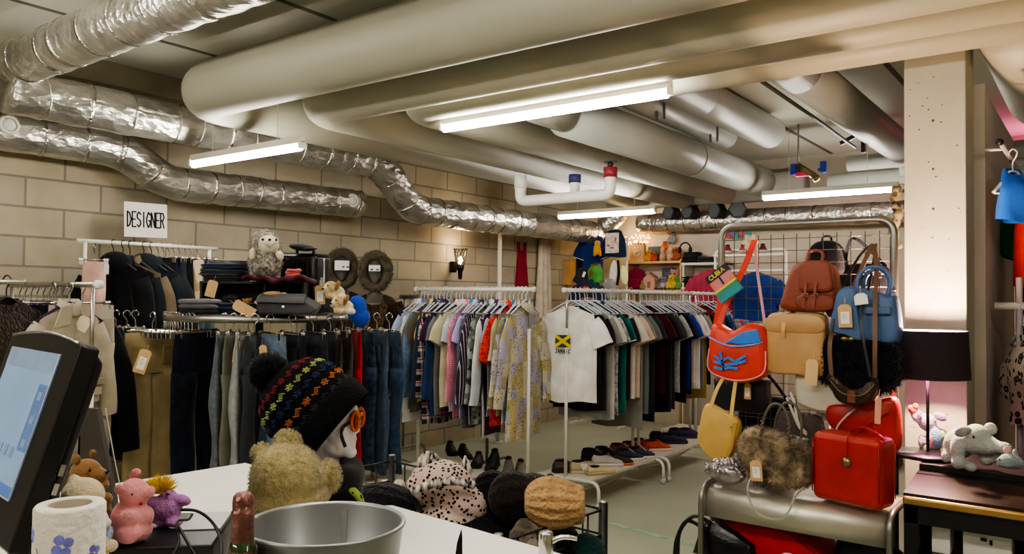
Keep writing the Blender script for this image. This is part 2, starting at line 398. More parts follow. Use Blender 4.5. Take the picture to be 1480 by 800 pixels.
# white plastic drain pipe with valves
a, b = onx(752, 291, 4.9), onx(882, 289, 4.9)
c0 = a
t = thing('drain_pipe', 'white plastic u-shaped drain pipe hanging under the grey pipes', 'pipe', c0, -PI/2)
wp = M('#dcdad2', .35, var=.04)
L_ = a.y-b.y
MB().tube(arc_path([(0, 0, .2), (0, 0, 0), (L_, 0, .0), (L_, 0, .16)], .06, 8), .042, 20).build('pipe_body', wp, t)
MB().cyl((0, 0, .10), (0, 0, .2), .048).build('joint_sleeve', wp, t)
bb = MB().cyl((L_*.6, .03, .03), (L_*.6, .03, .16), .036).build('branch', wp, t)
MB().cyl((L_*.6, .03, .11), (L_*.6, .03, .17), .046).build('collar', M('#2b3560', .5), t, label='dark blue collar')
MB().cyl((L_, 0, .12), (L_, 0, .19), .05).build('collar', M('#7c2430', .5), t, label='dark red collar')
MB().cyl((L_, 0, .19), (L_, 0, .23), .02).box((L_, 0, .23), (.09, .02, .015)).build('valve_handle', BLACK_MET, t)
# pipe valves with blue handles
c = onx(1170, 246, 7.3)
t = thing('pipe_valve', 'brass ball valve with blue handles beside the far lit tube', 'valve', c, R(-90))
br = M('#8a7a5a', .35, .8)
MB().tube([(-.10, 0, .05), (.05, 0, -.06)], .03, 14).cyl((.05, 0, -.06), (.07, 0, -.10), .035, .03).build('valve_body', br, t)
for x in (-.14, .12): MB().box((x, 0, .02), (.05, .04, .1)).cyl((x, 0, 0), (x*.6, 0, 0), .012).build('valve_handle', M('#1f3fa8', .4), t, bev=.006)
MB().cyl((-.10, 0, .04), (-.10, 0, ZC-c.z), .008).build('riser', STEEL, t)
MB().box((-.06, 0, -.03), (.13, .04, .04)).build('pink_glow', M('#ff3c78', .5), t, bev=.01, label='small block coloured as a pink glow')  # pink light at the valve, put into the colour of a small block
c = onx(1248, 200, 6.6)
t = thing('pipe_clamp', 'dark steel clamp bracket on the grey pipe left of the pillar', 'bracket', c, R(-90))
MB().box((0, 0, 0), (.03, .03, .22)).box((-.08, 0, .02), (.2, .03, .03), (0, R(-25), 0)).build('clamp_arm', BLACK_MET, t)
c = onx(1180, 150, 5.4)
t = thing('cable_conduit', 'dark thin conduit slung along the grey pipe left of the pillar', 'conduit', (4.3, 1.58, 2.86))
MB().tube([(0, 0, 0), (1.2, 0, -.02), (2.3, 0, -.05)], .012, 8).build('conduit_tube', M('#3b3a38', .5), t)

# ---------------------------------------------------------------- fluorescent battens
TUBE = M('#fffaef', .5, var=0, emit=95., name='lit_tube')
def batten(label, a, b, drop=.0):
    a, b = Vector(a), Vector(b); d = b-a; L_ = d.length
    t = thing('fluorescent_batten', label, 'lamp', a, math.atan2(d.y, d.x), 'fluorescent battens')
    MB().box((L_/2, 0, .045), (L_, .040, .045)).build('housing', M('#d9d4c6', .5, var=.03), t, bev=.006)
    MB().cyl((.02, 0, -.002), (L_-.02, 0, -.002), .019).build('tube', TUBE, t)
    e = M('#e6e2d8', .5, var=.02)
    for x in (.25, L_-.25): MB().cyl((x, 0, .06), (x, 0, ZC-a.z), .0025, n=6).build('suspension_wire', e, t)
    for x in (.008, L_-.008): MB().box((x, 0, .015), (.016, .05, .05)).build('end_cap', e, t, bev=.004)
batten('lit fluorescent batten in the middle of the ceiling below the cream pipes', (3.6, 1.72, 2.62), (3.6, 3.24, 2.62))
batten('lit fluorescent batten on the left in front of the foil ducts', (3.08, 3.9, 2.5), (3.08, 5.1, 2.5))
batten('far lit fluorescent batten left of the pillar', (7.4, 1.42, 2.56), (7.4, 2.6, 2.56))
batten('farthest lit fluorescent batten, seen edge-on above the kids clothes', (7.4, 3.7, 2.5), (7.4, 4.9, 2.5))
batten('unseen fluorescent batten added above the sales counter as fill light', (1.0, .3, 2.62), (1.0, 1.8, 2.62))  # out of view, added as soft overhead fill over the counter
batten('unseen fluorescent batten added behind the viewer as fill light', (-.9, 1.2, 2.62), (-.9, 2.7, 2.62))  # added fill light from behind, outside the frame
batten('unseen fluorescent batten added right of the viewer as fill light', (1.2, -1.9, 2.62), (1.2, -.4, 2.62))  # added fill light from the right, outside the frame
batten('unseen fluorescent batten added left of the viewer to brighten the chinos and ceiling', (.9, 3.1, 2.62), (.9, 4.6, 2.62))  # added off frame to lift camera-facing trousers and the dark ceiling
def lamp(name, loc, e, col, rad=.05):
    l = bpy.data.lights.new(name, 'POINT'); l.energy = e; l.color = col; l.shadow_soft_size = rad
    o = bpy.data.objects.new(name, l); COL.objects.link(o); o.location = loc; return o
w = bpy.data.worlds.new('world'); scn.world = w; w.use_nodes = True
w.node_tree.nodes['Background'].inputs[0].default_value = (.9, .85, .75, 1); w.node_tree.nodes['Background'].inputs[1].default_value = .05
scn.view_settings.view_transform = 'AgX'; scn.view_settings.look = 'AgX - Medium High Contrast'
scn.view_settings.exposure = .08
# ============================================================ garments, hangers, racks
def shirt(label, mat, loc, rz, W=.225, L=.72, sl='short', collar=False, group=None, seed=0, thick=.026, sleeve_mat=None, cat='shirt', name='shirt', sc=1., neck=.07, hood=None, flare=1., trim=None, cut=None, hang=.115, cm=None):
    rr = random.Random(seed*13+5); ph = rr.uniform(0, 6); ph2 = rr.uniform(0, 6)
    t = thing(name, label, cat, loc, rz, group); t.scale = (sc, sc, sc)
    NR, NV = 12, 28; vs = []
    def P(tt, a):
        w = (W*.93 + W*.10*min(1, tt*5))*(1+(flare-1)*tt)
        if sl == 'none': w = W*(.62+.38*min(1, tt*2.6))*(1+(flare-1)*tt)
        c, s = math.cos(a), math.sin(a)
        x = w*math.copysign(abs(c)**.75, c)
        th = .010+(thick-.010)*min(1, tt*3.)
        y = th*s*(1-.25*abs(c))
        fold = (.011*math.sin(30*x+ph+tt*2)+.008*math.sin(52*x+ph2-tt*3))*(tt**1.1)
        y += fold+.006*math.sin(tt*7+ph)
        z = -hang-tt*L-.40*abs(x)*(1-tt)**2.2+.010*math.sin(17*x+ph2)*tt
        if abs(x) < neck:
            k = 1-(x/neck)**2
            z -= (max(0, 1-tt*6))*k*(.055 if s < 0 else .012)
        return (x, y, z)
    mb = MB(); rings = [[P((i/NR)**1.15, 2*PI*j/NV) for j in range(NV)] for i in range(NR+1)]
    mb.loft(rings, False); mb.build('body', mat, t)
    for sgn in (-1, 1):
        if sl == 'none': break
        sm_ = sleeve_mat or mat
        c0 = Vector((sgn*W*.80, 0, -hang-.135))
        if sl == 'short': so = rr.uniform(.5, .88); pts = [c0, c0+Vector((sgn*.07*so, 0, -.08)), c0+Vector((sgn*.125*so, -.004, -.18))]; hw = [.078, .085, .088]
        elif sl == 'half': pts = [c0, c0+Vector((sgn*.065, 0, -.12)), c0+Vector((sgn*.13, -.01, -.30))]; hw = [.078, .08, .075]
        else:
            k = L*.93 if L < .8 else .62
            so = rr.uniform(.6, 1.2); pts = [c0, c0+Vector((sgn*.06*so, 0, -.12)), c0+Vector((sgn*.12*so, -.012, -.34)), c0+Vector((sgn*.155*so, -.004, -k))]; hw = [.078, .078, .064, .056]
        Q = smooth(pts, 5); n = len(Q); rings = []
        for i, q in enumerate(Q):
            f = i/(n-1)*(len(hw)-1); a = int(min(f, len(hw)-2)); h = hw[a]+(hw[a+1]-hw[a])*(f-a)
            d = (Q[min(i+1, n-1)]-Q[max(i-1, 0)]).normalized(); nn = Vector((d.z, 0, -d.x))
            tk = (.012+.014*min(1, i/4))*thick/.026
            rings.append([q+nn*(h*math.cos(b))+Vector((0, tk*math.sin(b)+.005*math.sin(i*.9+ph+b*2), 0)) for b in [2*PI*j/14 for j in range(14)]])
        MB().loft(rings, False).build('sleeve', sm_, t)
        if trim is not None:
            e = rings[-1]; e2 = rings[-2]
            MB().loft([[Vector(p)+(Vector(p)-Q[-1])*.03 for p in e], [Vector(p).lerp(Vector(q), .5)+(Vector(q)-Q[-2])*.03 for p, q in zip(e, e2)]], False).build('cuff', trim, t)
    if collar:
        n = 20; rings = []
        for r_, z_, dr in ((.058, -.125, 0), (.055, -.078, 0), (.066, -.078, .0), (.082, -.118, .035)):
            rings.append([(r_*math.cos(a), (r_*.62)*math.sin(a), -(hang-.115)+z_-dr*max(0, -math.sin(a))**2-.03*max(0, -math.sin(a))) for a in [2*PI*j/n for j in range(n)]])
        MB().loft(rings, False).build('collar', cm or mat, t)
    elif sl != 'none' and hood is None:
        n = 20
        rings = [[(neck*1.02*math.cos(a)*k, .016*math.sin(a)*k, -hang-.022*abs(math.cos(a))-(.055 if math.sin(a) < 0 else .012)*(1-min(1, abs(math.cos(a)))**2)+dz) for a in [2*PI*j/n for j in range(n)]] for k, dz in ((1.04, -.016), (.98, .004))]
        MB().loft(rings, False).build('neckband', cm or mat, t)
    if hood is not None:
        MB().ell((0, .02, -.145), (.12, .06, .09)).build('hood', hood, t)
    return t
_hg = {}
def hanger(loc, rz, label, group, mat=HANG, clip=False, key='a', W=.2):
    k = (key, clip)
    if k in _hg:
        o = copy_tree(_hg[k]); o.location = loc; o.rotation_euler = (0, 0, rz); o['label'] = label; o['group'] = group; return o
    t = thing('hanger', label, 'hanger', loc, rz, group)
    hook = smooth([(0, .018, -.012), (0, .02, .006), (0, 0, .0215), (0, -.022, .004), (0, -.014, -.02), (0, 0, -.04), (0, 0, -.085)], 4)
    MB().tube(hook, .0035, 7).build('hook', CHROME if clip or key == 'purple' else mat, t)
    if clip:
        MB().cyl((-W, 0, -.085), (W, 0, -.085), .005).build('bar', CHROME, t)
        for x in (-W*.8, W*.8):
            MB().box((x, 0, -.10), (.03, .022, .045)).cyl((x-.016, 0, -.085), (x+.016, 0, -.085), .012).build('clip', CHROME, t, bev=.003)
    else:
        sh = smooth([(-W, 0, -.185), (-W*.55, 0, -.132), (-.03, 0, -.09), (0, 0, -.082), (.03, 0, -.09), (W*.55, 0, -.132), (W, 0, -.185)], 4)
        MB().tube(sh, .009, 8, flat=.6).build('shoulder_bar', mat, t); MB().cyl((-W*.97, 0, -.188), (W*.97, 0, -.188), .004).build('cross_bar', mat, t)
    _hg[k] = t; return t
def pants(label, mat, loc, rz, L=.83, W=.2, group=None, seed=0, flare=1., thick=.03, name='trousers', wb=None, pocket=True, cat='trousers', top=.10):
    rr = random.Random(seed*7+1); ph = rr.uniform(0, 6)
    t = thing(name, label, cat, loc, rz, group); n = 24
    def ring(cx, w, th, z, k):
        out = []
        for j in range(n):
            a = 2*PI*j/n; c, s = math.cos(a), math.sin(a); x = cx+w*math.copysign(abs(c)**.7, c)
            out.append((x, th*s+k*(.010*math.sin(38*x+ph)+.006*math.sin(z*11+ph)), z))
        return out
    h = L*.27
    MB().loft([ring(0, W*.92, .012, -top, .3), ring(0, W*.97, thick*.8, -top-h*.4, .7), ring(0, W, thick, -top-h, 1.)], False).build('seat', mat, t)
    for s in (-1, 1):
        cx = s*W*.5; z0 = -top-h*.93; z1 = -top-L; rings = []
        for i in range(8):
            k = i/7; rings.append(ring(cx*(1-.04*k), W*.5*(1-.16*k if flare <= 1 else 1-.3*math.sin(k*PI*.8)+(flare-1)*k*.8), thick*(1+.25*math.sin(k*9+ph+s))*.9, z0+(z1-z0)*k, 1.))
        MB().loft(rings, True).build('trouser_leg', mat, t)
    MB().loft([ring(0, W*.935, .014, -top+.004, .3), ring(0, W*.945, .017, -top-.04, .35)], False).build('waistband', wb or mat, t)
    if pocket:
        for s in (-1, 1):
            MB().box((s*W*.5, -thick*.98, -top-h*.55), (.10, .006, .11), (R(6), 0, 0)).build('pocket', mat, t, bev=.004)
    return t
def price_tag(label, loc, rz, h=.09, w=.05, tilt=0., sticker=True, mat=TAG, group='price tags', tip=0.):
    t = thing('price_tag', label, 'tag', loc, rz, group, rot=(tip, tilt, rz))
    k = .012
    pts = [(-w/2, -h), (w/2, -h), (w/2, -k), (w/2-k, 0), (-w/2+k, 0), (-w/2, -k)]
    MB().prism(pts, -.001, .001).build('card', mat, t)
    if sticker:
        MB().box((0, -.0016, -h*.58), (w*.62, .001, h*.52)).build('sticker', TAGW, t)
        b = MB()
        for i in range(3): b.box((-w*.05, -.0024, -h*(.42+.09*i)), (w*.36, .0006, h*.022))
        b.build('printed_lines', M('#8a8f96', .8, var=0), t)
    MB().tube([(0, 0, -.008), (.004, 0, .03)], .0011, 5).build('string', M('#c9b99a', .9, var=0), t)
    return t
def rack(label, loc, rz, L=1.1, H=1.66, shelf=True, m=WHITE_METAL, group='white clothes rails', over=.04, foot=.30, z0=.2, lower=True, name='clothes_rail', thinpole=True, r=.0135):
    t = thing(name, label, 'clothes rail', loc, rz, group)
    MB().cyl((-over, 0, H), (L+over, 0, H), r*1.15).build('top_rail', m, t)
    for x in (-over, L+over): MB().cyl((x-.012, 0, H), (x+.012, 0, H), r*1.5).build('end_cap', m, t)
    for x in (0, L):
        if thinpole:
            MB().cyl((x, 0, z0), (x, 0, H*.82), r).build('upright', m, t); MB().cyl((x, 0, H*.82), (x, 0, H), r*.75).build('upper_pole', STEEL, t)
        else: MB().cyl((x, 0, z0), (x, 0, H), r).build('upright', m, t)
        MB().tube(arc_path([(x, -foot, .045), (x, -foot, z0), (x, foot, z0), (x, foot, .045)], .11, 7), r, 12).build('foot', m, t)
        for s in (-1, 1): MB().ell((x, s*foot, .025), (.022, .022, .025)).build('caster', M('#c9c5bb', .5), t)
    if shelf: MB().box((L/2, 0, z0+.008), (L, foot*1.55, .016)).build('shoe_shelf', M('#d5d0c2', .5, var=.05), t)
    if lower: MB().tube(arc_path([(0, 0, .09), (L*.5, .0, .03), (L, 0, .09)], .2, 6), .008, 8).build('brace', m, t)
    return t
HR = 1.665
rA = rack('white clothes rail on the left, full of shirts, receding to the block wall', (4.93, 3.52, 0), R(90), 1.14, HR)
rB = rack('near right white clothes rail with the white printed tee at its front', (5.27, 3.40, 0), 0, 1.1, HR)
rC = rack('middle white clothes rail beyond the tee rail, with orange and navy trainers below', (6.48, 3.40, 0), 0, 1.1, HR)
rD = rack('farthest white clothes rail of the right row, behind the bag stand', (7.72, 3.40, 0), 0, 1.1, HR, shelf=False)
TEE = dict(sl='short')
# left rail, far end first: (description, material, sleeves, collar, length)
GA = [
 ('pale lilac-blue long-sleeved shirt at the far end of the left rail', cloth('#aab4d6'), 'long', 1, .80),
 ('white long-sleeved shirt near the far end of the left rail', cloth('#ece8e0'), 'long', 1, .86),
 ('faded denim-blue shirt on the left rail, right of the white one', cloth('#5d7699', pat='mottle', c2='#6f88a8', p=40), 'long', 1, .76),
 ('grey-brown shirt on the left rail, just left of the yellow sleeve', cloth('#6b665f'), 'long', 1, .78),
 ('yellow short-sleeved shirt near the far end of the left rail', cloth('#e3c967'), 'short', 1, .70),
 ('navy shirt just right of the yellow sleeve on the left rail', cloth('#2f3850'), 'long', 1, .82),
 ('red white and navy plaid shirt on the left rail', cloth('#e3dcd6', pat='plaid', c2='#2a2438', c3='#a2222c', p=11), 'long', 1, .86),
 ('dark blue shirt beside the red plaid one on the left rail', cloth('#26406a'), 'long', 1, .80),
 ('dark purple shirt between dark blue and grey shirts on the left rail', cloth('#43283f'), 'short', 1, .74),
 ('grey fine-checked short-sleeved shirt on the left rail', cloth('#8b8a85', pat='gingham', c2='#6d6c69', p=120), 'short', 1, .78),
 ('burgundy checked shirt on the left rail, behind the cream shirt', cloth('#6a2a3c', pat='plaid', c2='#4a1e30', c3='#8d6a75', p=30), 'short', 1, .80),
 ('cream shirt with pale collar left of the pink gingham shirt', cloth('#e0d9b8', pat='gingham', c2='#cfc79d', p=60), 'short', 1, .72),
 ('pale blue-white shirt touching the pink gingham shirt on the left rail', cloth('#b9c7dd', pat='sx', c2='#dfe5ee', p=60), 'short', 1, .74),
 ('pink gingham long-sleeved shirt on the left rail', cloth('#f3b6c2', pat='gingham', c2='#d4506e', p=70), 'long', 1, .78),
 ('bright blue shirt between pink gingham and lilac shirts', cloth('#3e7fc4'), 'short', 1, .72),
 ('lilac short-sleeved shirt with wide sleeve on the left rail', cloth('#c3b3df'), 'short', 1, .78),
 ('grey denim shirt below the lilac sleeve on the left rail', cloth('#6e7580', pat='mottle', c2='#5b636e', p=50), 'long', 1, .84),
 ('dark purple diagonal-striped shirt on the left rail', cloth('#372a3a', pat='pin', c2='#d7ccd6', p=38), 'long', 1, .82),
 ('grey-green camouflage shirt on the left rail', cloth('#6c716c', pat='camo', c2='#9aa09a', c3='#3c423d', p=14), 'long', 1, .82),
 ('white long shirt with pale blue shoulders on the left rail', cloth('#e4e3dc', pat='mottle', c2='#cfd8e2', p=4), 'long', 1, .90),
 ('plum purple long-sleeved shirt with a grey cuff on the left rail', cloth('#4b2c40'), 'long', 1, .88),
 ('navy and white fine-striped short-sleeved shirt on the left rail', cloth('#2f4a80', pat='sz', c2='#e3e6ec', p=90), 'short', 1, .74),
 ('beige olive short-sleeved shirt on the left rail', cloth('#b1a988'), 'half', 1, .74),
 ('red patterned short-sleeved shirt on the left rail', cloth('#cf3a2c', pat='spots', c2='#8e2530', p=40), 'half', 1, .80),
 ('blue denim long-sleeved shirt near the front of the left rail', cloth('#3f5674', pat='mottle', c2='#566f8f', p=45), 'long', 1, .76),
 ('cream patchwork print shirt with loose sleeve, second from the front of the left rail', cloth('#c9c0a8', pat='patch', c2='#b9b3b0', c3='#8f8060', p=9), 'long', 1, .84),
 ('lilac and yellow patchwork shirt at the front of the left rail', cloth('#c4bba4', pat='patch', c2='#a9a3b3', c3='#b5a775', p=11), 'long', 1, .90)]
ga = len(GA)
for i, (lb, m, sl, co, L) in enumerate(GA):
    v = 4.64-(4.64-3.545)*i/(ga-1)
    tr = cloth('#a7a29c') if 'grey cuff' in lb else None
    loc = (4.93+rnd.uniform(-.012, .012), v, HR)
    rz = R(rnd.uniform(-6, 14))
    o = shirt(lb, m, loc, rz, W=rnd.uniform(.225, .25), L=L*1.13, sl=sl, collar=co, group='shirts on the left rail', seed=i, trim=tr, thick=.022)
    hanger(loc, rz, 'pale plastic hanger with its hook over the left white rail', 'pale hangers on the left rail')
GB = [
 ('white tee with a yellow and green flag print at the front of the right rail', cloth('#e9e5df'), .76, 'short'),
 ('black tee right behind the white printed tee', cloth('#1b1b20'), .72, 'short'),
 ('black tee with maroon sleeve hem, third from the front of the right rail', cloth('#2a1d24'), .76, 'short'),
 ('mid grey tee behind the maroon-hemmed one on the right rail', cloth('#8d8b86'), .82, 'short'),
 ('off-white tee with wide sleeve on the right rail', cloth('#dad4ca'), .84, 'short'),
 ('grey and white speckled tee left of the dark green tee', cloth('#c7c9c8', pat='mottle', c2='#77797a', p=30), .80, 'short'),
 ('dark teal polo with white sleeve stripe on the right rail', cloth('#17444a'), .72, 'short'),
 ('green long tee hanging below the dark teal polo', cloth('#17735a'), .80, 'short'),
 ('dark plum tee on the right rail before the cream ones', cloth('#38203a'), .72, 'short'),
 ('cream tee right of the plum tee on the right rail', cloth('#ded5c8'), .70, 'short'),
 ('peach-beige tee between cream and grey-green tees', cloth('#d9bfa8'), .70, 'short'),
 ('red-hemmed grey tee, its red sleeve edge below the cream tee', cloth('#8c8780'), .95, 'short'),
 ('grey-green tee left of the large charcoal tee', cloth('#6d7672'), .84, 'short'),
 ('dark slate blue tee directly left of the large charcoal tee', cloth('#2d3b4a'), .86, 'short'),
 ('large charcoal tee in the middle of the right row', cloth('#2f3138'), .86, 'short'),
 ('navy tee behind the large charcoal tee', cloth('#20263a'), .92, 'short')]
for i, (lb, m, L, sl) in enumerate(GB):
    u = 5.31+(6.36-5.31)*i/(len(GB)-1); loc = (u, 3.40+rnd.uniform(-.012, .012), HR)
    rz = R(-90+(12 if i == 0 else rnd.uniform(-4, 9)))
    tr = {2: cloth('#5a1f30'), 6: cloth('#e6e6e2'), 11: cloth('#b5382c')}.get(i)
    o = shirt(lb, m, loc, rz, W=.212 if i == 0 else .245 if i == 14 else rnd.uniform(.22, .24), L=L*(1.0 if i == 0 else 1.1), sl=sl, group='tees on the right rail', seed=40+i, trim=tr, thick=.03 if i == 0 else .024, collar=(i == 6))
    hanger(loc, rz, 'pale plastic hanger with its hook over the near right white rail', 'pale hangers on the near right rail')
    if i == 0:
        pr_ = MB(); yl = M('#e2c21f', .8, var=.05)
        c0 = Vector((-.045, -.052, -.40))
        MB().box(c0+Vector((0, .0, 0)), (.125, .002, .095)).build('flag_print', M('#2f4a2a', .8, var=.05), o, label='dark green flag print')
        MB().box(c0+Vector((0, -.002, 0)), (.15, .002, .024), (0, R(34), 0)).box(c0+Vector((0, -.002, 0)), (.15, .002, .024), (0, R(-34), 0)).build('flag_cross', yl, o, label='yellow cross of the flag print')
        write(MB(), 'JAMAIC', c0.x-.062, c0.z-.095, .016, .030, .006, c0.y-.001, .0055).build('lettering', M('#26282a', .8, var=0), o, label='black printed capital letters')
GC = [
 ('dark maroon red tee at the start of the middle right rail', cloth('#4a181e'), .74),
 ('wide black tee right of the large charcoal tee', cloth('#19191c'), .86),
 ('dark grey tee after the wide black tee on the middle rail', cloth('#3a3b3e'), .90),
 ('charcoal tee left of the pale grey tee on the middle rail', cloth('#484848'), .88),
 ('pale grey marl tee with sleeve showing on the middle rail', cloth('#b9bab4', pat='mottle', c2='#9fa09c', p=60), .74),
 ('black tee after the pale grey marl tee', cloth('#141418'), .84),
 ('dark maroon-cuffed black tee left of the royal blue tee', cloth('#24202a'), .82),
 ('royal blue tee on the middle right rail', cloth('#1f3aa0'), .74),
 ('black tee right of the royal blue tee', cloth('#121318'), .78),
 ('pink-white tee on the middle right rail near its far end', cloth('#e4cfd0'), .70),
 ('pale cream tee beside the pink-white tee', cloth('#dcd8d0'), .76),
 ('mid-grey tee close to the far end of the middle rail', cloth('#85858a'), .74),
 ('mustard tee almost hidden behind the red messenger bag', cloth('#a08434'), .86),
 ('black tee at the far end of the middle right rail', cloth('#1a1a1e'), .74)]
for i, (lb, m, L) in enumerate(GC):
    u = 6.52+(7.52-6.52)*i/(len(GC)-1); loc = (u, 3.40+rnd.uniform(-.01, .01), HR); rz = R(-90+rnd.uniform(-4, 8))
    shirt(lb, m, loc, rz, W=rnd.uniform(.215, .245), L=L*1.08, group='tees on the middle rail', seed=70+i, thick=.024)
    hanger(loc, rz, 'pale plastic hanger with its hook over the middle white rail', 'pale hangers on the middle rail')
GD = [('dark red top on the farthest rail', '#7c2030'), ('black top first on the farthest rail', '#1c1c20'), ('blue top on the farthest rail behind the bag strap', '#2a4fae'), ('white top on the farthest rail', '#d9d6d0'),
      ('pink top on the farthest rail beside the grid', '#d0527c'), ('pale blue top on the farthest rail behind the grid', '#6fb6d6'), ('violet top on the farthest rail behind the grid', '#8d4f9a'), ('sea-green top at the end of the farthest rail', '#7fb29a')]
for i, (lb, c) in enumerate(GD):
    loc = (7.78+i*.13, 3.40, HR); rz = R(-90+rnd.uniform(-4, 8))
    shirt(lb, cloth(c), loc, rz, W=.2, L=.62, group='tops on the farthest rail', seed=90+i, name='blouse', cat='top', thick=.03)
    hanger(loc, rz, 'pale plastic hanger with its hook over the farthest white rail', 'pale hangers on the farthest rail')
# dark clothes on a rail behind the left rail
rF = rack('low dark rail of dark clothes behind the left end of the shirts', (5.35, 4.25, 0), R(90), 1.0, 1.60, shelf=False, m=M('#8e8a80', .45), group='other clothes rails')
for i, (lb, c) in enumerate([('dark grey knit top on the rail behind the left rail shirts', '#3a3a38'), ('black top on the rail behind the left rail shirts', '#17171a'), ('dark olive top at the far end of the rail behind the shirts', '#3b3d30')]):
    loc = (5.35, 5.18-.09*i, 1.60); shirt(lb, cloth(c), loc, R(rnd.uniform(-6, 6)), L=.7, sl='long', group='dark tops behind the shirts', seed=110+i, name='blouse', cat='top')
    hanger(loc, 0, 'purple velvet hanger on the rail behind the shirts', 'purple hangers behind the shirts', cloth('#3a2350'), key='purple')

# ---------------------------------------------------------------- round trouser rail
RC = at(374, 455, 5.0); RC = Vector((RC.x, RC.y, 0)); RR = .545; RZ = 1.462
t = thing('round_clothes_rail', 'round chrome clothes rail with a display top, hung with jeans', 'clothes rail', RC)
ringp = [(RR*math.cos(2*PI*k/56), RR*math.sin(2*PI*k/56)) for k in range(57)]
prof = [(RR-.004, -.019), (RR+.006, -.019), (RR+.006, .019), (RR-.004, .019), (RR-.004, -.019)]
MB().lathe([(r, RZ+z) for r, z in prof], 64).build('rail_ring', STEEL, t)
MB().lathe([(.001, RZ+.026), (RR-.03, RZ+.026), (RR-.03, RZ+.014), (.001, RZ+.014)], 56).build('display_top', M('#3a3835', .35, var=.1), t)
MB().cyl((0, 0, .03), (0, 0, RZ), .03, n=20).build('post', STEEL, t)
for k in range(4):
    a = k*PI/2+.5; MB().tube([(0, 0, .1), (.5*math.cos(a), .5*math.sin(a), .03)], .016, 10).cyl((.5*math.cos(a), .5*math.sin(a), 0), (.5*math.cos(a), .5*math.sin(a), .03), .02).build('leg', STEEL, t)
for k in range(4):
    a = k*PI/2+.5; MB().tube([(0, 0, RZ-.01), (RR*math.cos(a), RR*math.sin(a), RZ-.01)], .010, 8).build('spoke', STEEL, t)
def den(c, c2=None): return cloth(c, pat='mottle', c2=c2 or c, p=30, bump=.2)
JE = [ # px, width px, label, material, length, flare, dZ
 (168, 34, 'dark teal-green trousers at the far left of the round rail', cloth('#1f3a38'), .80, 1, 0),
 (184, 30, 'brown camouflage trousers left of the khaki pair', cloth('#5b5140', pat='camo', c2='#3c3a2c', c3='#7b6b50', p=22), .80, 1, -.05),
 (196, 30, 'black trousers tucked behind the khaki pair', cloth('#1b1a1c'), .82, 1, .0),
 (221, 76, 'khaki chinos facing the camera with a brown price tag', cloth('#b8a278'), .86, 1, -.40),
 (248, 30, 'grey-blue jeans with a dark patch, right of the khaki chinos', den('#5d6472', '#4b5260'), .80, 1, 0),
 (288, 66, 'wide black-navy jeans right of the grey-blue pair', den('#15171f', '#1d2230'), .84, 1, -.02),
 (325, 22, 'mid-grey jeans seen edge-on right of the black-navy pair', den('#5b6067', '#6b7078'), .82, 1, 0),
 (338, 20, 'olive-grey trousers edge-on on the round rail', den('#6f6e62'), .82, 1, 0),
 (352, 20, 'pale grey jeans edge-on in front of the pompom hat', den('#9c9d9a', '#8a8c8c'), .82, 1, 0),
 (369, 22, 'charcoal jeans edge-on behind the pompom', den('#33363c'), .82, 1, 0),
 (391, 44, 'washed light blue jeans above the pompom with a small tag', den('#6d7f92', '#566678'), .82, 1, 0),
 (423, 40, 'black jeans right of the light blue pair, above the hat', den('#1a1c22'), .82, 1, 0),
 (453, 40, 'dark grey jeans above the right side of the hat', den('#25272d', '#33363c'), .82, 1, 0),
 (478, 30, 'black-brown trousers left of the red pair', den('#24201e'), .82, 1, 0),
 (495, 26, 'dark brown trousers touching the red pair', den('#352a26'), .82, 1, 0),
 (511, 24, 'bright red trousers on the round rail', cloth('#b3202c'), .84, 1, 0),
 (528, 26, 'dark navy jeans with pale seams, right of the red pair', den('#242d3d', '#35445c'), .84, 1, 0),
 (545, 32, 'mid blue flared jeans, second from the right of the round rail', den('#37465c', '#46566c'), .86, 1.15, -.02),
 (563, 34, 'dark blue flared jeans at the right end of the round rail', den('#27364c', '#33455e'), .86, 1.2, 0),
]
for i, (px, wpx, lb, m, L, fl, dz) in enumerate(JE):
    s = (px-374)/1150*5.0; sc_ = max(-RR, min(RR, s)); Z = 5.0-math.sqrt(max(0, RR*RR-sc_*sc_))+dz
    if abs(s) > RR: Z += .05
    p = at(px, 440, Z); az = math.atan2(p.y, p.x)
    dlt = math.asin(min(.98, wpx/(.40*1150/Z)))
    rad_ = math.atan2(p.y-RC.y, p.x-RC.x)
    best = min((az+dlt, az-dlt), key=lambda a: -abs(math.cos(a-rad_)))
    rz = best
    if (Vector((math.sin(rz), -math.cos(rz))).dot(Vector((-p.x, -p.y)))) < 0: rz += PI
    loc = (p.x, p.y, RZ+.012)
    pants(lb, m, loc, rz, L, .2, 'trousers on the round rail', i, fl, thick=.030, name='jeans' if 'jeans' in lb else 'trousers')
    hanger(loc, rz, 'chrome clip hanger hooked on the round rail', 'chrome clip hangers on the round rail', CHROME, True, 'clip', .17)
for k in range(14):  # empty-looking hangers bunched on the left side of the ring, and the ones round the back
    a = R(150+k*3.2)+math.atan2(-_f.y, -_f.x)-R(215); p = RC+Vector((RR*math.cos(a), RR*math.sin(a), 0))
    hanger((p.x, p.y, RZ+.012), a+R(rnd.uniform(-8, 8)), 'bare chrome clip hanger bunched at the left of the round rail', 'bare clip hangers on the round rail', CHROME, True, 'clip', .17)
p = at(212, 505, 4.26); price_tag('brown price tag with white sticker on the khaki chinos', (p.x, p.y, p.z), YAW-PI/2+R(12), .13, .062, R(18))
p = at(344, 492, 4.3); price_tag('narrow tan tag hanging on the olive-grey trousers', (p.x, p.y, p.z), YAW-PI/2, .12, .03, R(8), False)
p = at(379, 498, 4.3); price_tag('small tan tag on the light blue jeans above the pompom', (p.x, p.y, p.z), YAW-PI/2, .045, .04, R(-10), False)

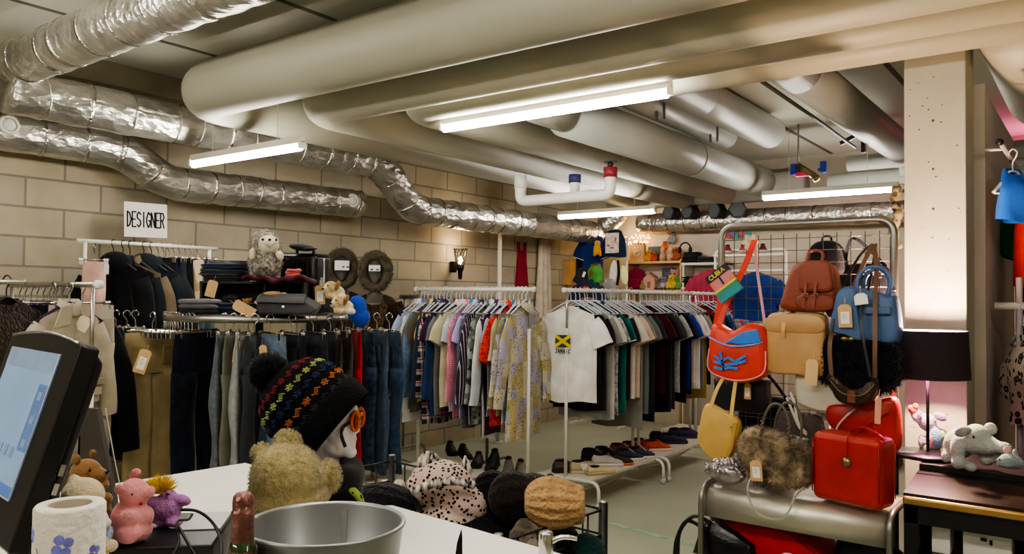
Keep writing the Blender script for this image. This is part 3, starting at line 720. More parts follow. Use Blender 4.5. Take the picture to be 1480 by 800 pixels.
# ---------------------------------------------------------------- DESIGNER rail on the block wall
DV = 5.32
def upx(px, Y): return ony(px, 400, Y).x
t = thing('wall_clothes_rail', 'thin white wall-side clothes rail under the DESIGNER sign', 'clothes rail', (0, DV, 0))
ua, ub = upx(110, DV), upx(313, DV)
MB().cyl((ua, 0, 1.94), (ub, 0, 1.94), .014).build('top_rail', WHITE_METAL, t)
for px in (122, 302):
    u = upx(px, DV); MB().cyl((u, 0, .02), (u, 0, 1.94), .012).box((u, 0, .01), (.05, .3, .02)).build('upright', WHITE_METAL, t)
FAC = R(-90)+0
DG = [('c', 163, 'black hooded coat on the DESIGNER rail', '#17171b', 'hood'), ('c', 177, 'black padded coat behind the hooded one on the DESIGNER rail', '#1c1c22', None), ('c', 187, 'taupe-brown coat on the DESIGNER rail', '#6d5f4c', None),
      ('c', 207, 'dark navy-green parka with hood on the DESIGNER rail', '#20262c', 'hood'), ('c', 218, 'dark charcoal coat right of the navy-green parka', '#2a2b2d', None),
      ('p', 228, 'black-navy suit trousers, first of the trousers on the DESIGNER rail', '#1d212b', None), ('p', 236, 'dark slate trousers, second of the trousers on the DESIGNER rail', '#2b313c', None), ('p', 244, 'dark blue-grey trousers, third on the DESIGNER rail', '#2a3340', None), ('p', 251, 'black trousers left of the beige pair on the DESIGNER rail', '#16181e', None),
      ('p', 259, 'beige trousers on the DESIGNER rail', '#b7a077', None), ('p', 268, 'grey jeans right of the beige trousers', '#5a6672', None), ('p', 276, 'blue-grey jeans near the end of the DESIGNER rail', '#4a586c', None), ('p', 286, 'faded jeans with tag at the right end of the DESIGNER rail', '#6a7076', None)]
for i, (k, px, lb, c, hd) in enumerate(DG):
    u = upx(px, DV); loc = (u, DV, 1.94); rz = R(-58+rnd.uniform(-6, 6)) if k == 'c' else R(-72+rnd.uniform(-4, 6))
    m = cloth(c)
    if k == 'c': shirt(lb, m, loc, rz, W=.23, L=.92, sl='long', collar=hd is None, hood=m if hd else None, group='coats on the designer rail', seed=130+i, thick=.05, name='coat', cat='coat')
    else: pants(lb, m, loc, rz, .86, .17, 'trousers on the designer rail', 140+i, thick=.03, pocket=False)
    hanger(loc, rz, 'thin dark wire hanger hooked on the DESIGNER rail', 'wire hangers on the designer rail', M('#3a3a3c', .4, .5), k == 'p', 'wire'+k, .17)
u = upx(130, 5.25); loc = (u, 5.2, 1.90)
pants('pale pink trousers clipped at the left end of the DESIGNER rail', cloth('#e0b3a6'), loc, R(-38), .62, .072, 'trousers on the designer rail', 160, thick=.03, pocket=False)
hanger(loc, R(-38), 'clip hanger holding the pale pink trousers', 'pink trousers hanger', M('#2a2a2c', .4, .5), True, 'pk', .09)
p = at(154, 380, 5.0); price_tag('small white tag beside the pale pink trousers', p, YAW-PI/2, .07, .03, 0, False, TAGW)
p = at(286, 375, 5.4); price_tag('cream tag on the faded jeans at the end of the DESIGNER rail', p, YAW-PI/2, .15, .07, R(-12), False, M('#dcc5a8', .8, var=.05))
# sign
c = ony(211, 318, 5.5); sw = (ony(242, 318, 5.5)-ony(180, 318, 5.5)).x; sh_ = .245
t = thing('paper_sign', 'white handwritten DESIGNER sign on the block wall above the coats', 'sign', c, R(0), rot=(0, R(-1.5), 0))
MB().box((0, 0, 0), (sw, .004, sh_)).build('card', M('#e4e1da', .8, var=.03), t)
b = MB(); n = 8; cw = sw*.082; gp = sw*.028; write(b, 'DESIGNER', -sw*.43, -.05, cw, .105, gp, -.004, .010)
b.build('lettering', M('#1d1d1f', .8, var=0), t, label='black handwritten capitals')
MB().tube([(0, .004, sh_/2), (0, .02, sh_/2+.05)], .001, 5).build('string', M('#888'+'888', .8, var=0), t)

# ---------------------------------------------------------------- near-left rail with the grey jacket
EU, EV = 1.95, 4.08
t = thing('clothes_rail', 'short grey clothes rail behind the monitor with purple hangers', 'clothes rail', (EU, EV, 0), R(90), 'other clothes rails')
MB().cyl((-.03, 0, 1.645), (1.02, 0, 1.645), .015).build('top_rail', STEEL, t)
MB().cyl((-.055, 0, 1.645), (-.02, 0, 1.645), .022).build('end_cap', M('#efece4', .4, var=0), t)
for x in (.02, .98):
    MB().cyl((x, 0, 1.2), (x, 0, 1.63), .010).build('upper_pole', STEEL, t); MB().cyl((x, 0, .06), (x, 0, 1.32), .016).build('upright', WHITE_METAL, t)
    MB().tube([(x, -.25, .03), (x, .25, .03)], .015, 10).build('foot', WHITE_METAL, t)
PUR = cloth('#3f2458')
loc = (EU-.075, EV+.10, 1.635)
j = shirt('light grey linen belted jacket on a purple hanger at the end of the grey rail', cloth('#b9ad98', bump=.3), loc, R(14), W=.215, L=.62, sl='long', collar=True, seed=201, thick=.05, name='jacket', cat='jacket', sc=.81)
jm = cloth('#b3a791', bump=.3)
MB().box((0, -.062, -.60), (.44, .012, .045), (R(3), 0, 0)).build('belt', jm, j, bev=.004)
MB().box((.12, -.066, -.66), (.14, .010, .05)).build('pocket_flap', jm, j, bev=.004)
MB().prism([(-.02, -.10), (-.10, -.13), (-.15, -.26), (-.035, -.235)], -.062, -.052).build('lapel', jm, j, bev=.003)
MB().prism([(.03, -.11), (.09, -.13), (.11, -.22), (.05, -.2)], -.062, -.052).build('lapel', jm, j, bev=.003)
hanger(loc, R(14), 'purple velvet hanger inside the grey linen jacket', 'jacket hanger', PUR, key='purple')
MB().box((.0, -.0, -.13), (.14, .03, .05)).build('neck_pad', PUR, j, bev=.012) if False else None
p = at(126, 458, 4.02); price_tag('cream tag at the neck of the grey linen jacket', p, R(-40), .075, .06, R(28), False, M('#e0d0b4', .8, var=.04))
E2 = [('pale grey belted trousers clipped behind the linen jacket', cloth('#b5aa99'), .19), ('black trousers behind the pale grey belted pair', cloth('#1b1c22'), .25)]
for i, (lb, m, dv) in enumerate(E2):
    loc = (EU+.03-.12*i, EV+dv, 1.635); pants(lb, m, loc, R(8), .8, .19, None, 210+i, thick=.03)
    hanger(loc, R(8), 'dark bar clip hanger behind the linen jacket', 'bar hangers behind the jacket', M('#2b2b30', .4, .4), True, 'bar', .17)
for i in range(9):
    loc = (EU, EV+.28+.075*i, 1.635); lb_c = [('black blouse', '#17171c'), ('charcoal top', '#2b2a30'), ('white blouse', '#cfcbc4'), ('dark purple top', '#2f2238'), ('black knit top', '#1d1b1e'), ('off-white top', '#c7c2b8'), ('dark grey top', '#37373a'), ('brown-black top', '#262019'), ('dark blue top', '#1d2433')][i]
    shirt(lb_c[0]+' on a purple hanger on the grey rail behind the monitor', cloth(lb_c[1]), loc, R(rnd.uniform(-6, 12)), L=.7, sl='long', group='dark tops on the grey rail', seed=220+i, name='blouse', cat='top')
    hanger(loc, R(4), 'purple velvet hanger on the grey rail behind the monitor', 'purple hangers on the grey rail', PUR, key='purple')
# fur coat at the left edge
loc = at(10, 405, 3.75); loc.z = 1.66
fc = shirt('dark brown fur coat at the left edge above the monitor', M('#33271d', 1, bump=.9, bs=60, var=.3, vs=30, spec=.1, sheen=.3), loc, R(25), W=.26, L=.95, sl='long', seed=240, thick=.09, name='fur_coat', cat='coat', hang=.07)
hanger(loc, R(25), 'dark hanger holding the brown fur coat', 'fur coat hanger', M('#222', .4) if False else BLACK_PL, key='blk')
rk = thing('clothes_rail', 'thin rail holding the brown fur coat at the left edge', 'clothes rail', (loc.x, loc.y, 0), R(115), 'other clothes rails')
MB().cyl((-.10, 0, loc.z-.01), (.8, 0, loc.z-.01), .012).build('top_rail', STEEL, rk)
for x in (.06, .74): MB().cyl((x, 0, .02), (x, 0, loc.z-.01), .012).box((x, 0, .012), (.05, .4, .024)).build('upright', STEEL, rk)
# ============================================================ pixel-measured local frames for things facing the viewer
class FU:   # faces -X (towards the viewer) on the plane X = U
    def __init__(s, px, py, U):
        s.loc = onx(px, py, U); s.rz = -PI/2; s.cx, s.by = px, py
        r = (px-740)/FPX; Z = s.loc.dot(_f); s.s = Z/FPX; s.sx = s.s/(.801+.599*r)
    def rest(s, z): s.by -= (z-s.loc.z)/s.s; s.loc.z = z
    def p(s, px, py, y=0.): return Vector(((px-s.cx)*s.sx, y, (s.by-py)*s.s))
class FC:   # faces the camera at depth Z
    def __init__(s, px, py, Z, turn=0.):
        s.loc = at(px, py, Z); s.rz = YAW-PI/2; s.cx, s.by = px, py; s.s = s.sx = Z/FPX
    def rest(s, z): s.by -= (z-s.loc.z)/s.s; s.loc.z = z
    def p(s, px, py, y=0.): return Vector(((px-s.cx)*s.sx, y, (s.by-py)*s.s))
def puff(mb, outline, D, n=5, edge=.25, y0=0., mt=None):
    """a pillow with the given outline (x, z) and depth D"""
    P = [Vector((a, 0, b)) for a, b in outline]; c = sum(P, Vector())/len(P); rings = []
    fr = [(-1, 1-edge*1.0), (-.92, 1-edge*.55), (-.65, 1-edge*.15), (0, 1), (.65, 1-edge*.15), (.92, 1-edge*.55), (1, 1-edge)]
    for k, f in fr: rings.append([(c.x+(p.x-c.x)*f, y0+k*D/2, c.z+(p.z-c.z)*f) for p in P])
    return mb.loft(rings, True, True, True, mt)
def bag(name, label, fr, group=None, cat='bag', rot=None): return thing(name, label, cat, fr.loc, fr.rz, group, rot=(rot[0], rot[1], fr.rz) if rot else None)
def ol(fr, pts, n=4): return [(p.x, p.z) for p in smooth([fr.p(*q) for q in pts], n, True)]
def path(fr, pts, n=5): return smooth([fr.p(*q) for q in pts], n)

# ---------------------------------------------------------------- bag stand and its metal table
US = 3.60
a, b = onx(1043, 328, US), onx(1292, 324, US); vl, vr = a.y, b.y
t = thing('grid_stand', 'tall grey tube stand with wire grid, hung with handbags', 'display stand', (US, vl, 0), -PI/2)
Wd = vl-vr; GM = M('#8f8b84', .35, .85, var=.05)
MB().tube(arc_path([(0, 0, .02), (0, 0, 1.945), (Wd, 0, 1.945), (Wd, 0, .02)], .07, 8), .0165, 14).build('frame_tube', GM, t)
g = MB(); nx, nz = 13, 26
for i in range(1, nx): g.cyl((Wd*i/nx, .012, .5), (Wd*i/nx, .012, 1.90), .0019, n=5)
for k in range(nz): g.cyl((.01, .012, .52+k*(1.36/(nz-1))), (Wd-.01, .012, .52+k*(1.36/(nz-1))), .0019, n=5)
g.build('wire_grid', M('#77736c', .4, .8, var=.05), t)
for x in (0, Wd): MB().cyl((x, -.22, .02), (x, .22, .02), .0165).build('foot', GM, t)
UT = 3.16; TZ = .82
tl, tr = onx(1014, 730, UT).y, onx(1286, 760, UT).y; TW = tl-tr
t = thing('metal_table', 'silver metal display table with rounded front edge, below the bag stand', 'table', (UT, tl, 0), -PI/2)
SIL = M('#cfc8ba', .42, .85, var=.08, vs=3)
prof = [(.38, TZ-.012), (.38, TZ), (.07, TZ)]+[(.07-.07*math.sin(q), TZ-.07+.07*math.cos(q)) for q in [PI/2*k/8 for k in range(1, 9)]]+[(0, TZ-.118), (.012, TZ-.118), (.012, TZ-.06), (.06, TZ-.014)]
rings = [[(x, y, z) for y, z in prof] for x in (.012, TW-.012)]
MB().loft(rings, True).build('curved_top', SIL, t)
for x in (0, TW):
    MB().tube(arc_path([(x, -.006, .02), (x, -.006, TZ+.004), (x, .39, TZ+.004), (x, .39, .02)], .08, 8), .012, 12).build('leg_frame', GM, t)
MB().box((TW/2, .2, .51), (TW, .38, .016)).build('lower_shelf', SIL, t)

# ---------------------------------------------------------------- bags
RED = leather('#d93d2d', rough=.3); BLU = leather('#3f7fd6', rough=.3)
f = FU(1070, 552, 3.42)
t = bag('messenger_bag', 'glossy red messenger bag with blue pocket corner hanging at the left of the stand', f)
o = ol(f, [(1029, 540), (1027, 500), (1033, 468), (1060, 478), (1085, 466), (1106, 474), (1112, 505), (1110, 538), (1085, 551), (1055, 552)])
puff(MB(), o, .11).build('bag_body', RED, t)
q = f.p
MB().prism([(q(*p).x, q(*p).z) for p in ((1056, 495), (1078, 480), (1101, 474), (1106, 492), (1083, 497))], -.066, -.052).build('pocket_corner', BLU, t, bev=.004, label='blue corner panel')
MB().tube(path(f, [(1030, 488, -.052), (1060, 499, -.062), (1090, 497, -.064), (1107, 492, -.05)]), .004, 8).build('piping', M('#8fa3e6', .4), t)
MB().tube(path(f, [(1030, 505, -.045), (1030, 535, -.05), (1058, 547, -.052), (1086, 546, -.052), (1108, 534, -.045), (1110, 505, -.04)]), .0035, 8).build('piping', M('#e79aa8', .4), t)
lg = MB()
for pts, w in (([(1040, 514), (1050, 522), (1060, 516), (1070, 521), (1085, 512)], .012), ([(1040, 522), (1055, 527), (1072, 524), (1086, 519)], .012), ([(1040, 531), (1050, 533), (1062, 530), (1074, 531)], .012), ([(1048, 508), (1052, 522), (1054, 534)], .010)):
    lg.strap([f.p(x, y, -.064) for x, y in pts], w, .003, (0, 0, 1))
lg.build('logo_print', BLU, t, label='blue sweeping logo print')
MB().strap(path(f, [(1035, 484, 0), (1047, 440, .02), (1066, 390, .06), (1076, 345, .12)]), .026, .006, (1, 0, 0)).build('strap', RED, t)
MB().strap(path(f, [(1106, 478, 0), (1096, 430, .03), (1084, 385, .08), (1077, 345, .12)]), .012, .005, (1, 0, 0)).build('strap', M('#c98d96', .5), t)
f2 = FU(1048, 470, 3.46)
pd = puff(MB(), [(-.055, .0), (-.02, -.01), (.0, .06), (.03, .13), (.03, .15), (-.03, .15), (-.04, .08)], .03).build('shoulder_pad', RED, t, loc=(f2.loc.y*-1+f.loc.y, f2.loc.x-f.loc.x, f2.loc.z-f.loc.z))
f = FU(1060, 428, 3.40)
t = bag('travel_pouch', 'small striped teal and orange pouch reading CUBA above the red messenger bag', f, rot=(0, R(-36)))
w, h = .115, .125
MB().box((0, 0, h/2+.01), (w, .02, h)).build('pouch_body', M('#e8794a', .6, pat='mottle', c2='#c97f9a', p=25), t, bev=.006)
for z, hh, c, nm in ((.02, .035, '#2f8f9a', 'teal band'), (.045, .014, '#3f8f5a', 'green band'), (.056, .009, '#f0d24a', 'yellow band'), (.123, .034, '#2a2438', 'dark title band')):
    MB().box((0, -.0015, z), (w*1.01, .021, hh)).build('colour_band', M(c, .6), t, label=nm)
MB().box((.0, -.0015, .09), (.008, .0215, .045)).build('zip', BLACK_PL, t)
write(MB(), 'CUBA', -.042, .114, .016, .019, .006, -.0135, .004).build('lettering', M('#f2e04a', .6, var=0), t, label='yellow capitals')
RUST = leather('#8a412c', rough=.5, bump=.2)
f = FU(1170, 452, 3.47)
t = bag('backpack', 'rust brown leather backpack with buckled flap hanging in the middle of the stand', f)
puff(MB(), ol(f, [(1132, 447), (1134, 425), (1145, 392), (1160, 378), (1200, 380), (1211, 400), (1213, 435), (1208, 447), (1170, 451)]), .12).build('bag_body', RUST, t)
puff(MB(), ol(f, [(1163, 420), (1162, 400), (1163, 380), (1185, 377), (1204, 380), (1209, 400), (1208, 420), (1185, 423)]), .05, y0=-.055).build('flap', RUST, t)
puff(MB(), ol(f, [(1160, 446), (1160, 428), (1185, 424), (1210, 428), (1212, 446), (1185, 450)]), .05, y0=-.06).build('front_pocket', leather('#78361f', rough=.5, bump=.2), t)
for x in (1172, 1186):
    MB().strap([f.p(x+2, 408, -.09), f.p(x+1, 424, -.094), f.p(x-2, 444, -.09)], .010, .004).build('buckle_strap', RUST, t)
    MB().tube([f.p(x-1, 424, -.098), f.p(x+5, 424, -.098), f.p(x+5, 430, -.098), f.p(x-1, 430, -.098), f.p(x-1, 424, -.098)], .0018, 6).build('buckle', CHROME, t)
MB().tube(path(f, [(1166, 380, .0), (1167, 364, .03), (1176, 361, .04), (1186, 366, .03), (1187, 380, 0)]), .006, 8).build('grab_loop', RUST, t)
MB().strap(path(f, [(1147, 448, -.01), (1148, 478, -.03), (1162, 494, -.05), (1178, 494, -.05), (1176, 478, -.04), (1165, 455, -.02)]), .018, .005, (1, 0, 0)).build('shoulder_strap', RUST, t)
MB().strap(path(f, [(1196, 446, -.01), (1204, 455, -.03), (1212, 432, -.05), (1219, 418, .02)]), .018, .005, (1, 0, 0)).build('shoulder_strap', RUST, t)
TANL = leather('#c79a66', rough=.4)
f = FU(1152, 540, 3.44)
t = bag('handbag', 'plain tan structured handbag below the rust backpack', f)
puff(MB(), ol(f, [(1112, 538), (1111, 500), (1113, 456), (1150, 453), (1192, 455), (1195, 500), (1194, 540), (1152, 541)], 5), .09, edge=.10).build('bag_body', TANL, t)
puff(MB(), ol(f, [(1112, 478), (1112, 460), (1150, 453), (1190, 457), (1193, 478), (1152, 480)], 5), .03, edge=.08, y0=-.036).build('flap', leather('#bf925f', rough=.4), t)
MB().strap([f.p(1138, 452, -.04), f.p(1138, 478, -.056), f.p(1138, 488, -.05)], .016, .005).build('closing_strap', TANL, t)
price_tag('cream cardboard tag at the lower right corner of the tan handbag', f.loc+Vector((-.07, -f.p(1181, 0).x, f.p(0, 516).z)), -PI/2, .105, .05, R(4), False, M('#d8b583', .8, var=.05))
BLUE = leather('#4a6690', rough=.5, bump=.15)
f = FU(1252, 495, 3.46)
t = bag('tote_bag', 'blue leather tote with folded wing sides and looped handles on the right of the stand', f)
puff(MB(), ol(f, [(1206, 480), (1212, 440), (1220, 420), (1245, 416), (1285, 426), (1297, 432), (1300, 490), (1262, 494), (1230, 488)], 4), .12, edge=.16).build('bag_body', BLUE, t)
puff(MB(), ol(f, [(1206, 478), (1211, 445), (1219, 419), (1242, 416), (1247, 450), (1252, 490), (1228, 484)], 4), .05, edge=.12, y0=-.06).build('side_wing', BLUE, t)
MB().box((f.p(1274, 446).x, -.07, f.p(0, 448).z), (.10, .02, .03)).build('front_flap', leather('#435d85', rough=.5), t, bev=.005)
MB().tube(path(f, [(1240, 424, -.03), (1243, 400, -.02), (1258, 387, -.02), (1278, 389, -.02), (1288, 405, -.02), (1285, 428, -.03)]), .008, 10).build('handle', BLUE, t)
MB().tube(path(f, [(1244, 424, .03), (1249, 400, .03), (1262, 390, .03), (1276, 393, .03), (1283, 408, .03), (1280, 428, .03)]), .008, 10).build('handle', BLUE, t)
price_tag('large brown tag with white sticker on the blue tote', f.loc+Vector((-.105, -f.p(1230, 0).x, f.p(0, 440).z)), -PI/2, .092, .052, R(-3))
price_tag('white folded card between the straps on the blue tote', f.loc+Vector((-.10, -f.p(1252, 0).x, f.p(0, 424).z)), -PI/2, .045, .05, R(-8), False, TAGW)
def furry(o, n, ln, seed, rad=.0016):   # short real tufts on an object's faces
    rr = random.Random(seed); me = o.data; ps = [p for p in me.polygons]; w = [p.area for p in ps]; mb = MB()
    for p in rr.choices(ps, w, k=n):
        vs = [me.vertices[i].co for i in p.vertices]; k = [rr.random() for _ in vs]; s_ = sum(k)
        c = sum((v*(a/s_) for v, a in zip(vs, k)), Vector()); d = (p.normal+Vector((rr.uniform(-.6, .6), rr.uniform(-.6, .6), rr.uniform(-.9, .3)))).normalized()
        a = p.normal.orthogonal().normalized()*rad; b = p.normal.cross(a).normalized()*rad; l = ln*rr.uniform(.6, 1.2)
        mb.add([c+a, c-a*.5+b*.87, c-a*.5-b*.87, c+d*l], [(0, 1, 3), (1, 2, 3), (2, 0, 3)], True)
    return mb
BFUR = M('#121318', 1, bump=.9, bs=90, var=.5, vs=25, spec=.15, sheen=.15)
f = FU(1240, 566, 3.45)
t = bag('fur_bag', 'black fluffy fur bag with gold clasp under the blue tote', f)
bo = puff(MB(), ol(f, [(1182, 540), (1181, 500), (1200, 487), (1240, 484), (1285, 488), (1300, 505), (1300, 548), (1270, 566), (1225, 566), (1192, 556)], 4), .11, edge=.3).build('bag_body', BFUR, t)
furry(bo, 2600, .022, 4).build('fur', BFUR, t)['kind'] = 'stuff'
MB().ell((f.p(1226, 489).x, -.06, f.p(0, 489).z), (.017, .012, .012)).ell((f.p(1236, 489).x, -.06, f.p(0, 489).z), (.017, .012, .012)).build('clasp', M('#a88a4a', .3, 1.), t, label='gold clasp')
BRN = leather('#33211a', rough=.35); BRS = leather('#6a4a34', rough=.5)
f = FU(1233, 586, 3.36)
t = bag('shoulder_bag', 'dark brown crescent shoulder bag on long brown straps in front of the black fur bag', f)
puff(MB(), ol(f, [(1200, 550), (1209, 546), (1220, 556), (1235, 562), (1252, 557), (1262, 547), (1269, 553), (1264, 574), (1248, 585), (1228, 586), (1208, 576)], 4), .06).build('bag_body', BRN, t)
MB().box((f.p(1234, 0).x, -.034, f.p(0, 572).z), (.032, .012, .05)).build('tab', leather('#6b3a22'), t, bev=.004)
MB().tube(path(f, [(1203, 552, -.03), (1218, 566, -.036), (1235, 570, -.038), (1252, 567, -.036), (1266, 552, -.03)]), .003, 6).build('zip', M('#7a6a4a', .4, .6), t)
MB().strap(path(f, [(1202, 552, 0), (1199, 500, .0), (1203, 470, .05), (1222, 415, .12), (1243, 350, .2)]), .017, .005, (1, 0, 0)).build('strap', BRS, t)
MB().strap(path(f, [(1264, 550, 0), (1265, 500, -.01), (1263, 440, .02), (1258, 390, .10), (1246, 350, .2)]), .017, .005, (1, 0, 0)).build('strap', BRS, t)
for x in (1201, 1265): MB().tube([(f.p(x, 548).x+.012*math.cos(k*PI/6), -.012, f.p(x, 548).z+.012*math.sin(k*PI/6)) for k in range(13)], .003, 6).build('ring', M('#4a453d', .3, .9), t)
price_tag('bare tan tag hanging below the right end of the brown crescent bag', f.loc+Vector((-.05, -f.p(1273, 0).x, f.p(0, 568).z)), -PI/2, .105, .022, R(2), False, M('#d8a482', .8))
for k, (pts, lb, c) in enumerate((([(1206, 480, -.06), (1216, 420, .0), (1232, 370, .1), (1244, 348, .2)], 'black cord strap slanting down left from the top hook of the stand', BLACK_PL), ([(1248, 348, .2), (1264, 400, .1), (1262, 380, .1), (1288, 420, .05)], 'thin dark strap falling right from the top hook of the stand', leather('#5a5048')), ([(1250, 348, .2), (1255, 420, .0), (1252, 462, -.08), (1266, 540, -.1)], 'black strap falling across the front of the blue tote', BLACK_PL))):
    f = FU(1240, 480, 3.42); o = MB().strap(path(f, pts), .010, .004, (1, 0, 0)).build('loose_strap', c, None, loc=f.loc, rot=(0, 0, f.rz)); tag(o, lb, 'strap')
f = FU(1202, 598, 3.48)
t = bag('hobo_bag', 'off-white slouchy hobo bag between tan handbag and red bags', f)
puff(MB(), ol(f, [(1152, 582), (1149, 550), (1155, 542), (1200, 545), (1262, 555), (1260, 582), (1230, 594), (1195, 598), (1165, 592)], 4), .08, edge=.25).build('bag_body', leather('#d2cab5', rough=.5), t)
MB().tube(path(f, [(1156, 584, -.036), (1190, 592, -.042), (1230, 588, -.042), (1256, 580, -.03)]), .0025, 6).build('piping', leather('#a79f8c'), t)
MB().strap(path(f, [(1143, 570, -.02), (1152, 588, -.04), (1158, 612, -.05), (1170, 626, -.05)]), .010, .004).build('strap', leather('#c9c2ae'), t)
RED2 = leather('#a8231a', rough=.4)
f = FU(1250, 648, 3.47)
t = bag('slouch_bag', 'large slumped red leather bag behind the red box bag', f)
puff(MB(), ol(f, [(1196, 612), (1197, 590), (1225, 584), (1262, 578), (1290, 570), (1300, 585), (1301, 640), (1280, 645), (1245, 640), (1215, 630)], 4), .10, edge=.2).build('bag_body', RED2, t)
MB().tube(path(f, [(1212, 640, -.06), (1216, 618, -.07), (1230, 600, -.07), (1242, 590, -.06)]), .004, 8).build('handle', M('#c9c0b4', .4), t)
MB().tube(path(f, [(1238, 632, -.06), (1258, 612, -.065), (1288, 590, -.06)]), .003, 6).build('strap', leather('#8e1d18'), t)
f = FU(1233, 742, 3.24); f.rest(TZ+.012)
t = thing('box_bag', 'bright red boxy leather bag standing on the right of the silver table', 'bag', f.loc, f.rz-R(14))
bw, bh, bd = .275, .262, .13
MB().box((0, 0, bh/2), (bw, bd, bh)).build('bag_body', leather('#a8241d', rough=.38), t, bev=.028)
for y in (-bd/2-.001, bd/2): MB().tube([(x*(bw/2-.006), y*.97, z) for x, z in ((-1, .03), (-1, bh-.03))] , .0022, 6).tube([(x*(bw/2-.006), y*.97, z) for x, z in ((1, .03), (1, bh-.03))], .0022, 6).build('piping', leather('#8f1c17'), t)
MB().lathe([(.001, .006), (.012, .005), (.018, 0), (.018, -.003), (.001, -.003)], 16, mat_rt((R(90), 0, 0), (.01, -bd/2-.005, bh*.62))).build('charm', M('#9a8a66', .35, .9), t)
MB().tube(smooth([(.0, .0, bh+.01), (.015, -.05, bh+.015), (.014, -bd/2-.006, bh*.95), (.010, -bd/2-.006, bh*.66)], 4), .0024, 6).build('cord', leather('#a5231c'), t)
MB().strap(smooth([(-.02, .02, bh+.002), (.03, .0, bh+.03), (.09, -.01, bh+.02), (.13, -.01, bh-.005)], 5), .014, .004, (0, 1, 0)).build('handle', leather('#b8271e'), t)
YEL = leather('#d3ab5c', rough=.5)
f = FU(1036, 668, 3.33)
t = bag('tote_bag', 'mustard yellow leather tote hanging tilted below the red messenger bag', f)
puff(MB(), ol(f, [(1010, 640), (1013, 615), (1022, 585), (1045, 592), (1069, 606), (1064, 640), (1053, 664), (1044, 669), (1025, 658)], 4), .05, edge=.08).build('bag_body', YEL, t)
MB().prism([(f.p(*p).x, f.p(*p).z) for p in ((1062, 607), (1069, 606), (1062, 645), (1050, 668), (1046, 668), (1058, 640))], -.031, -.022).build('side_gusset', leather('#bd964c'), t, bev=.003)
MB().strap(path(f, [(1030, 590, -.026), (1035, 565, .0), (1039, 545, .06)]), .016, .004).build('strap', YEL, t)
MB().strap(path(f, [(1059, 604, -.026), (1059, 575, .0), (1056, 545, .06)]), .016, .004).build('strap', YEL, t)
MB().ell((f.p(1060, 612).x, -.03, f.p(0, 612).z), (.008, .005, .008)).build('stud', YEL, t)
f = FU(1072, 592, 3.52)
t = bag('handbag', 'black leather handbag with tag behind the red messenger bag', f)
puff(MB(), ol(f, [(1036, 590), (1034, 560), (1040, 545), (1105, 545), (1111, 560), (1110, 592), (1070, 594)], 4), .07, edge=.1).build('bag_body', leather('#1d1d22', rough=.25), t)
price_tag('brown tag on the black bag under the red messenger bag', f.loc+Vector((-.05, -f.p(1086, 0).x, f.p(0, 550).z)), -PI/2, .075, .03, 0, True)
f = FU(1158, 632, 3.52)
t = bag('clutch_bag', 'grey-brown quilted clutch with pale strap behind the fur handbag', f)
puff(MB(), ol(f, [(1126, 632), (1124, 600), (1150, 595), (1187, 600), (1190, 632), (1158, 636)], 4), .05, edge=.12).build('bag_body', leather('#4d443e', rough=.6, bump=.5), t)
MB().strap(path(f, [(1140, 575, -.03), (1150, 595, -.04), (1160, 615, -.045), (1170, 625, -.04)]), .010, .004).build('strap', leather('#c5bcb0'), t)
f = FU(1190, 640, 3.53)
o = MB().box((0, 0, .07), (.055, .03, .14)).build('gift_bag', M('#d9d4cc', .7, pat='plaid', c2='#b9b4ae', c3='#8a8a8a', p=60), None, f.loc, (0, 0, f.rz), bev=.004); tag(o, 'small pale plaid paper bag between the clutch and the red bag', 'bag')
FUR = M('#6b5a48', 1, bump=.9, bs=70, var=.45, vs=16, spec=.1, sheen=.3, pat='mottle', c2='#a28c6e', p=14)
f = FU(1122, 704, 3.26); f.rest(TZ+.006)
t = thing('fur_handbag', 'brown fur handbag with chain handles standing on the silver table', 'bag', f.loc, f.rz-R(6))
bo = puff(MB(), ol(f, [(1070, 672), (1068, 645), (1080, 626), (1100, 622), (1150, 632), (1172, 638), (1178, 665), (1174, 690), (1140, 700), (1100, 702), (1082, 690)], 4), .14, edge=.35).build('bag_body', FUR, t, disp=(.03, .05), sub=1)
furry(bo, 4200, .018, 9).build('fur', FUR, t)['kind'] = 'stuff'
for a_, y in ((0, -.05), (6, .03)):
    MB().tube(path(f, [(1107+a_, 628, y), (1113+a_, 600, y), (1125+a_, 583, y), (1140+a_, 586, y), (1148+a_, 606, y), (1148+a_, 630, y)]), .006, 8).build('handle', leather('#5e5548'), t)
for x in (1108, 1148):
    ch = MB()
    for k in range(9): ch.ell(f.p(x+(k % 2)*2, 634-k*3.2, -.055), (.0055, .0035, .0045), None, 8, 6)
    ch.build('chain', M('#8d7f63', .3, .9), t)
price_tag('tan tag with white sticker on the front of the fur handbag', f.loc+Vector((-.10, -f.p(1104, 0).x, f.p(0, 662).z)), -PI/2, .082, .048, R(-5))
f = FU(1132, 640, 3.40)
o = MB().box((0, 0, .018), (.20, .03, .05)).build('wallet', leather('#a9c4ae'), None, f.loc, (0, R(8), f.rz), bev=.006); tag(o, 'mint green wallet leaning behind the fur handbag', 'wallet')
SLV = M('#b3a9ac', .25, .75, var=.2, vs=20)
f = FU(1050, 700, 3.24); f.rest(TZ+.006)
t = thing('ruffled_bag', 'silver satin ruffled clutch at the left end of the silver table', 'bag', f.loc, f.rz)
MB().ell((0, 0, .05), (.085, .05, .05)).build('bag_body', SLV, t)
rr = random.Random(5); b = MB()
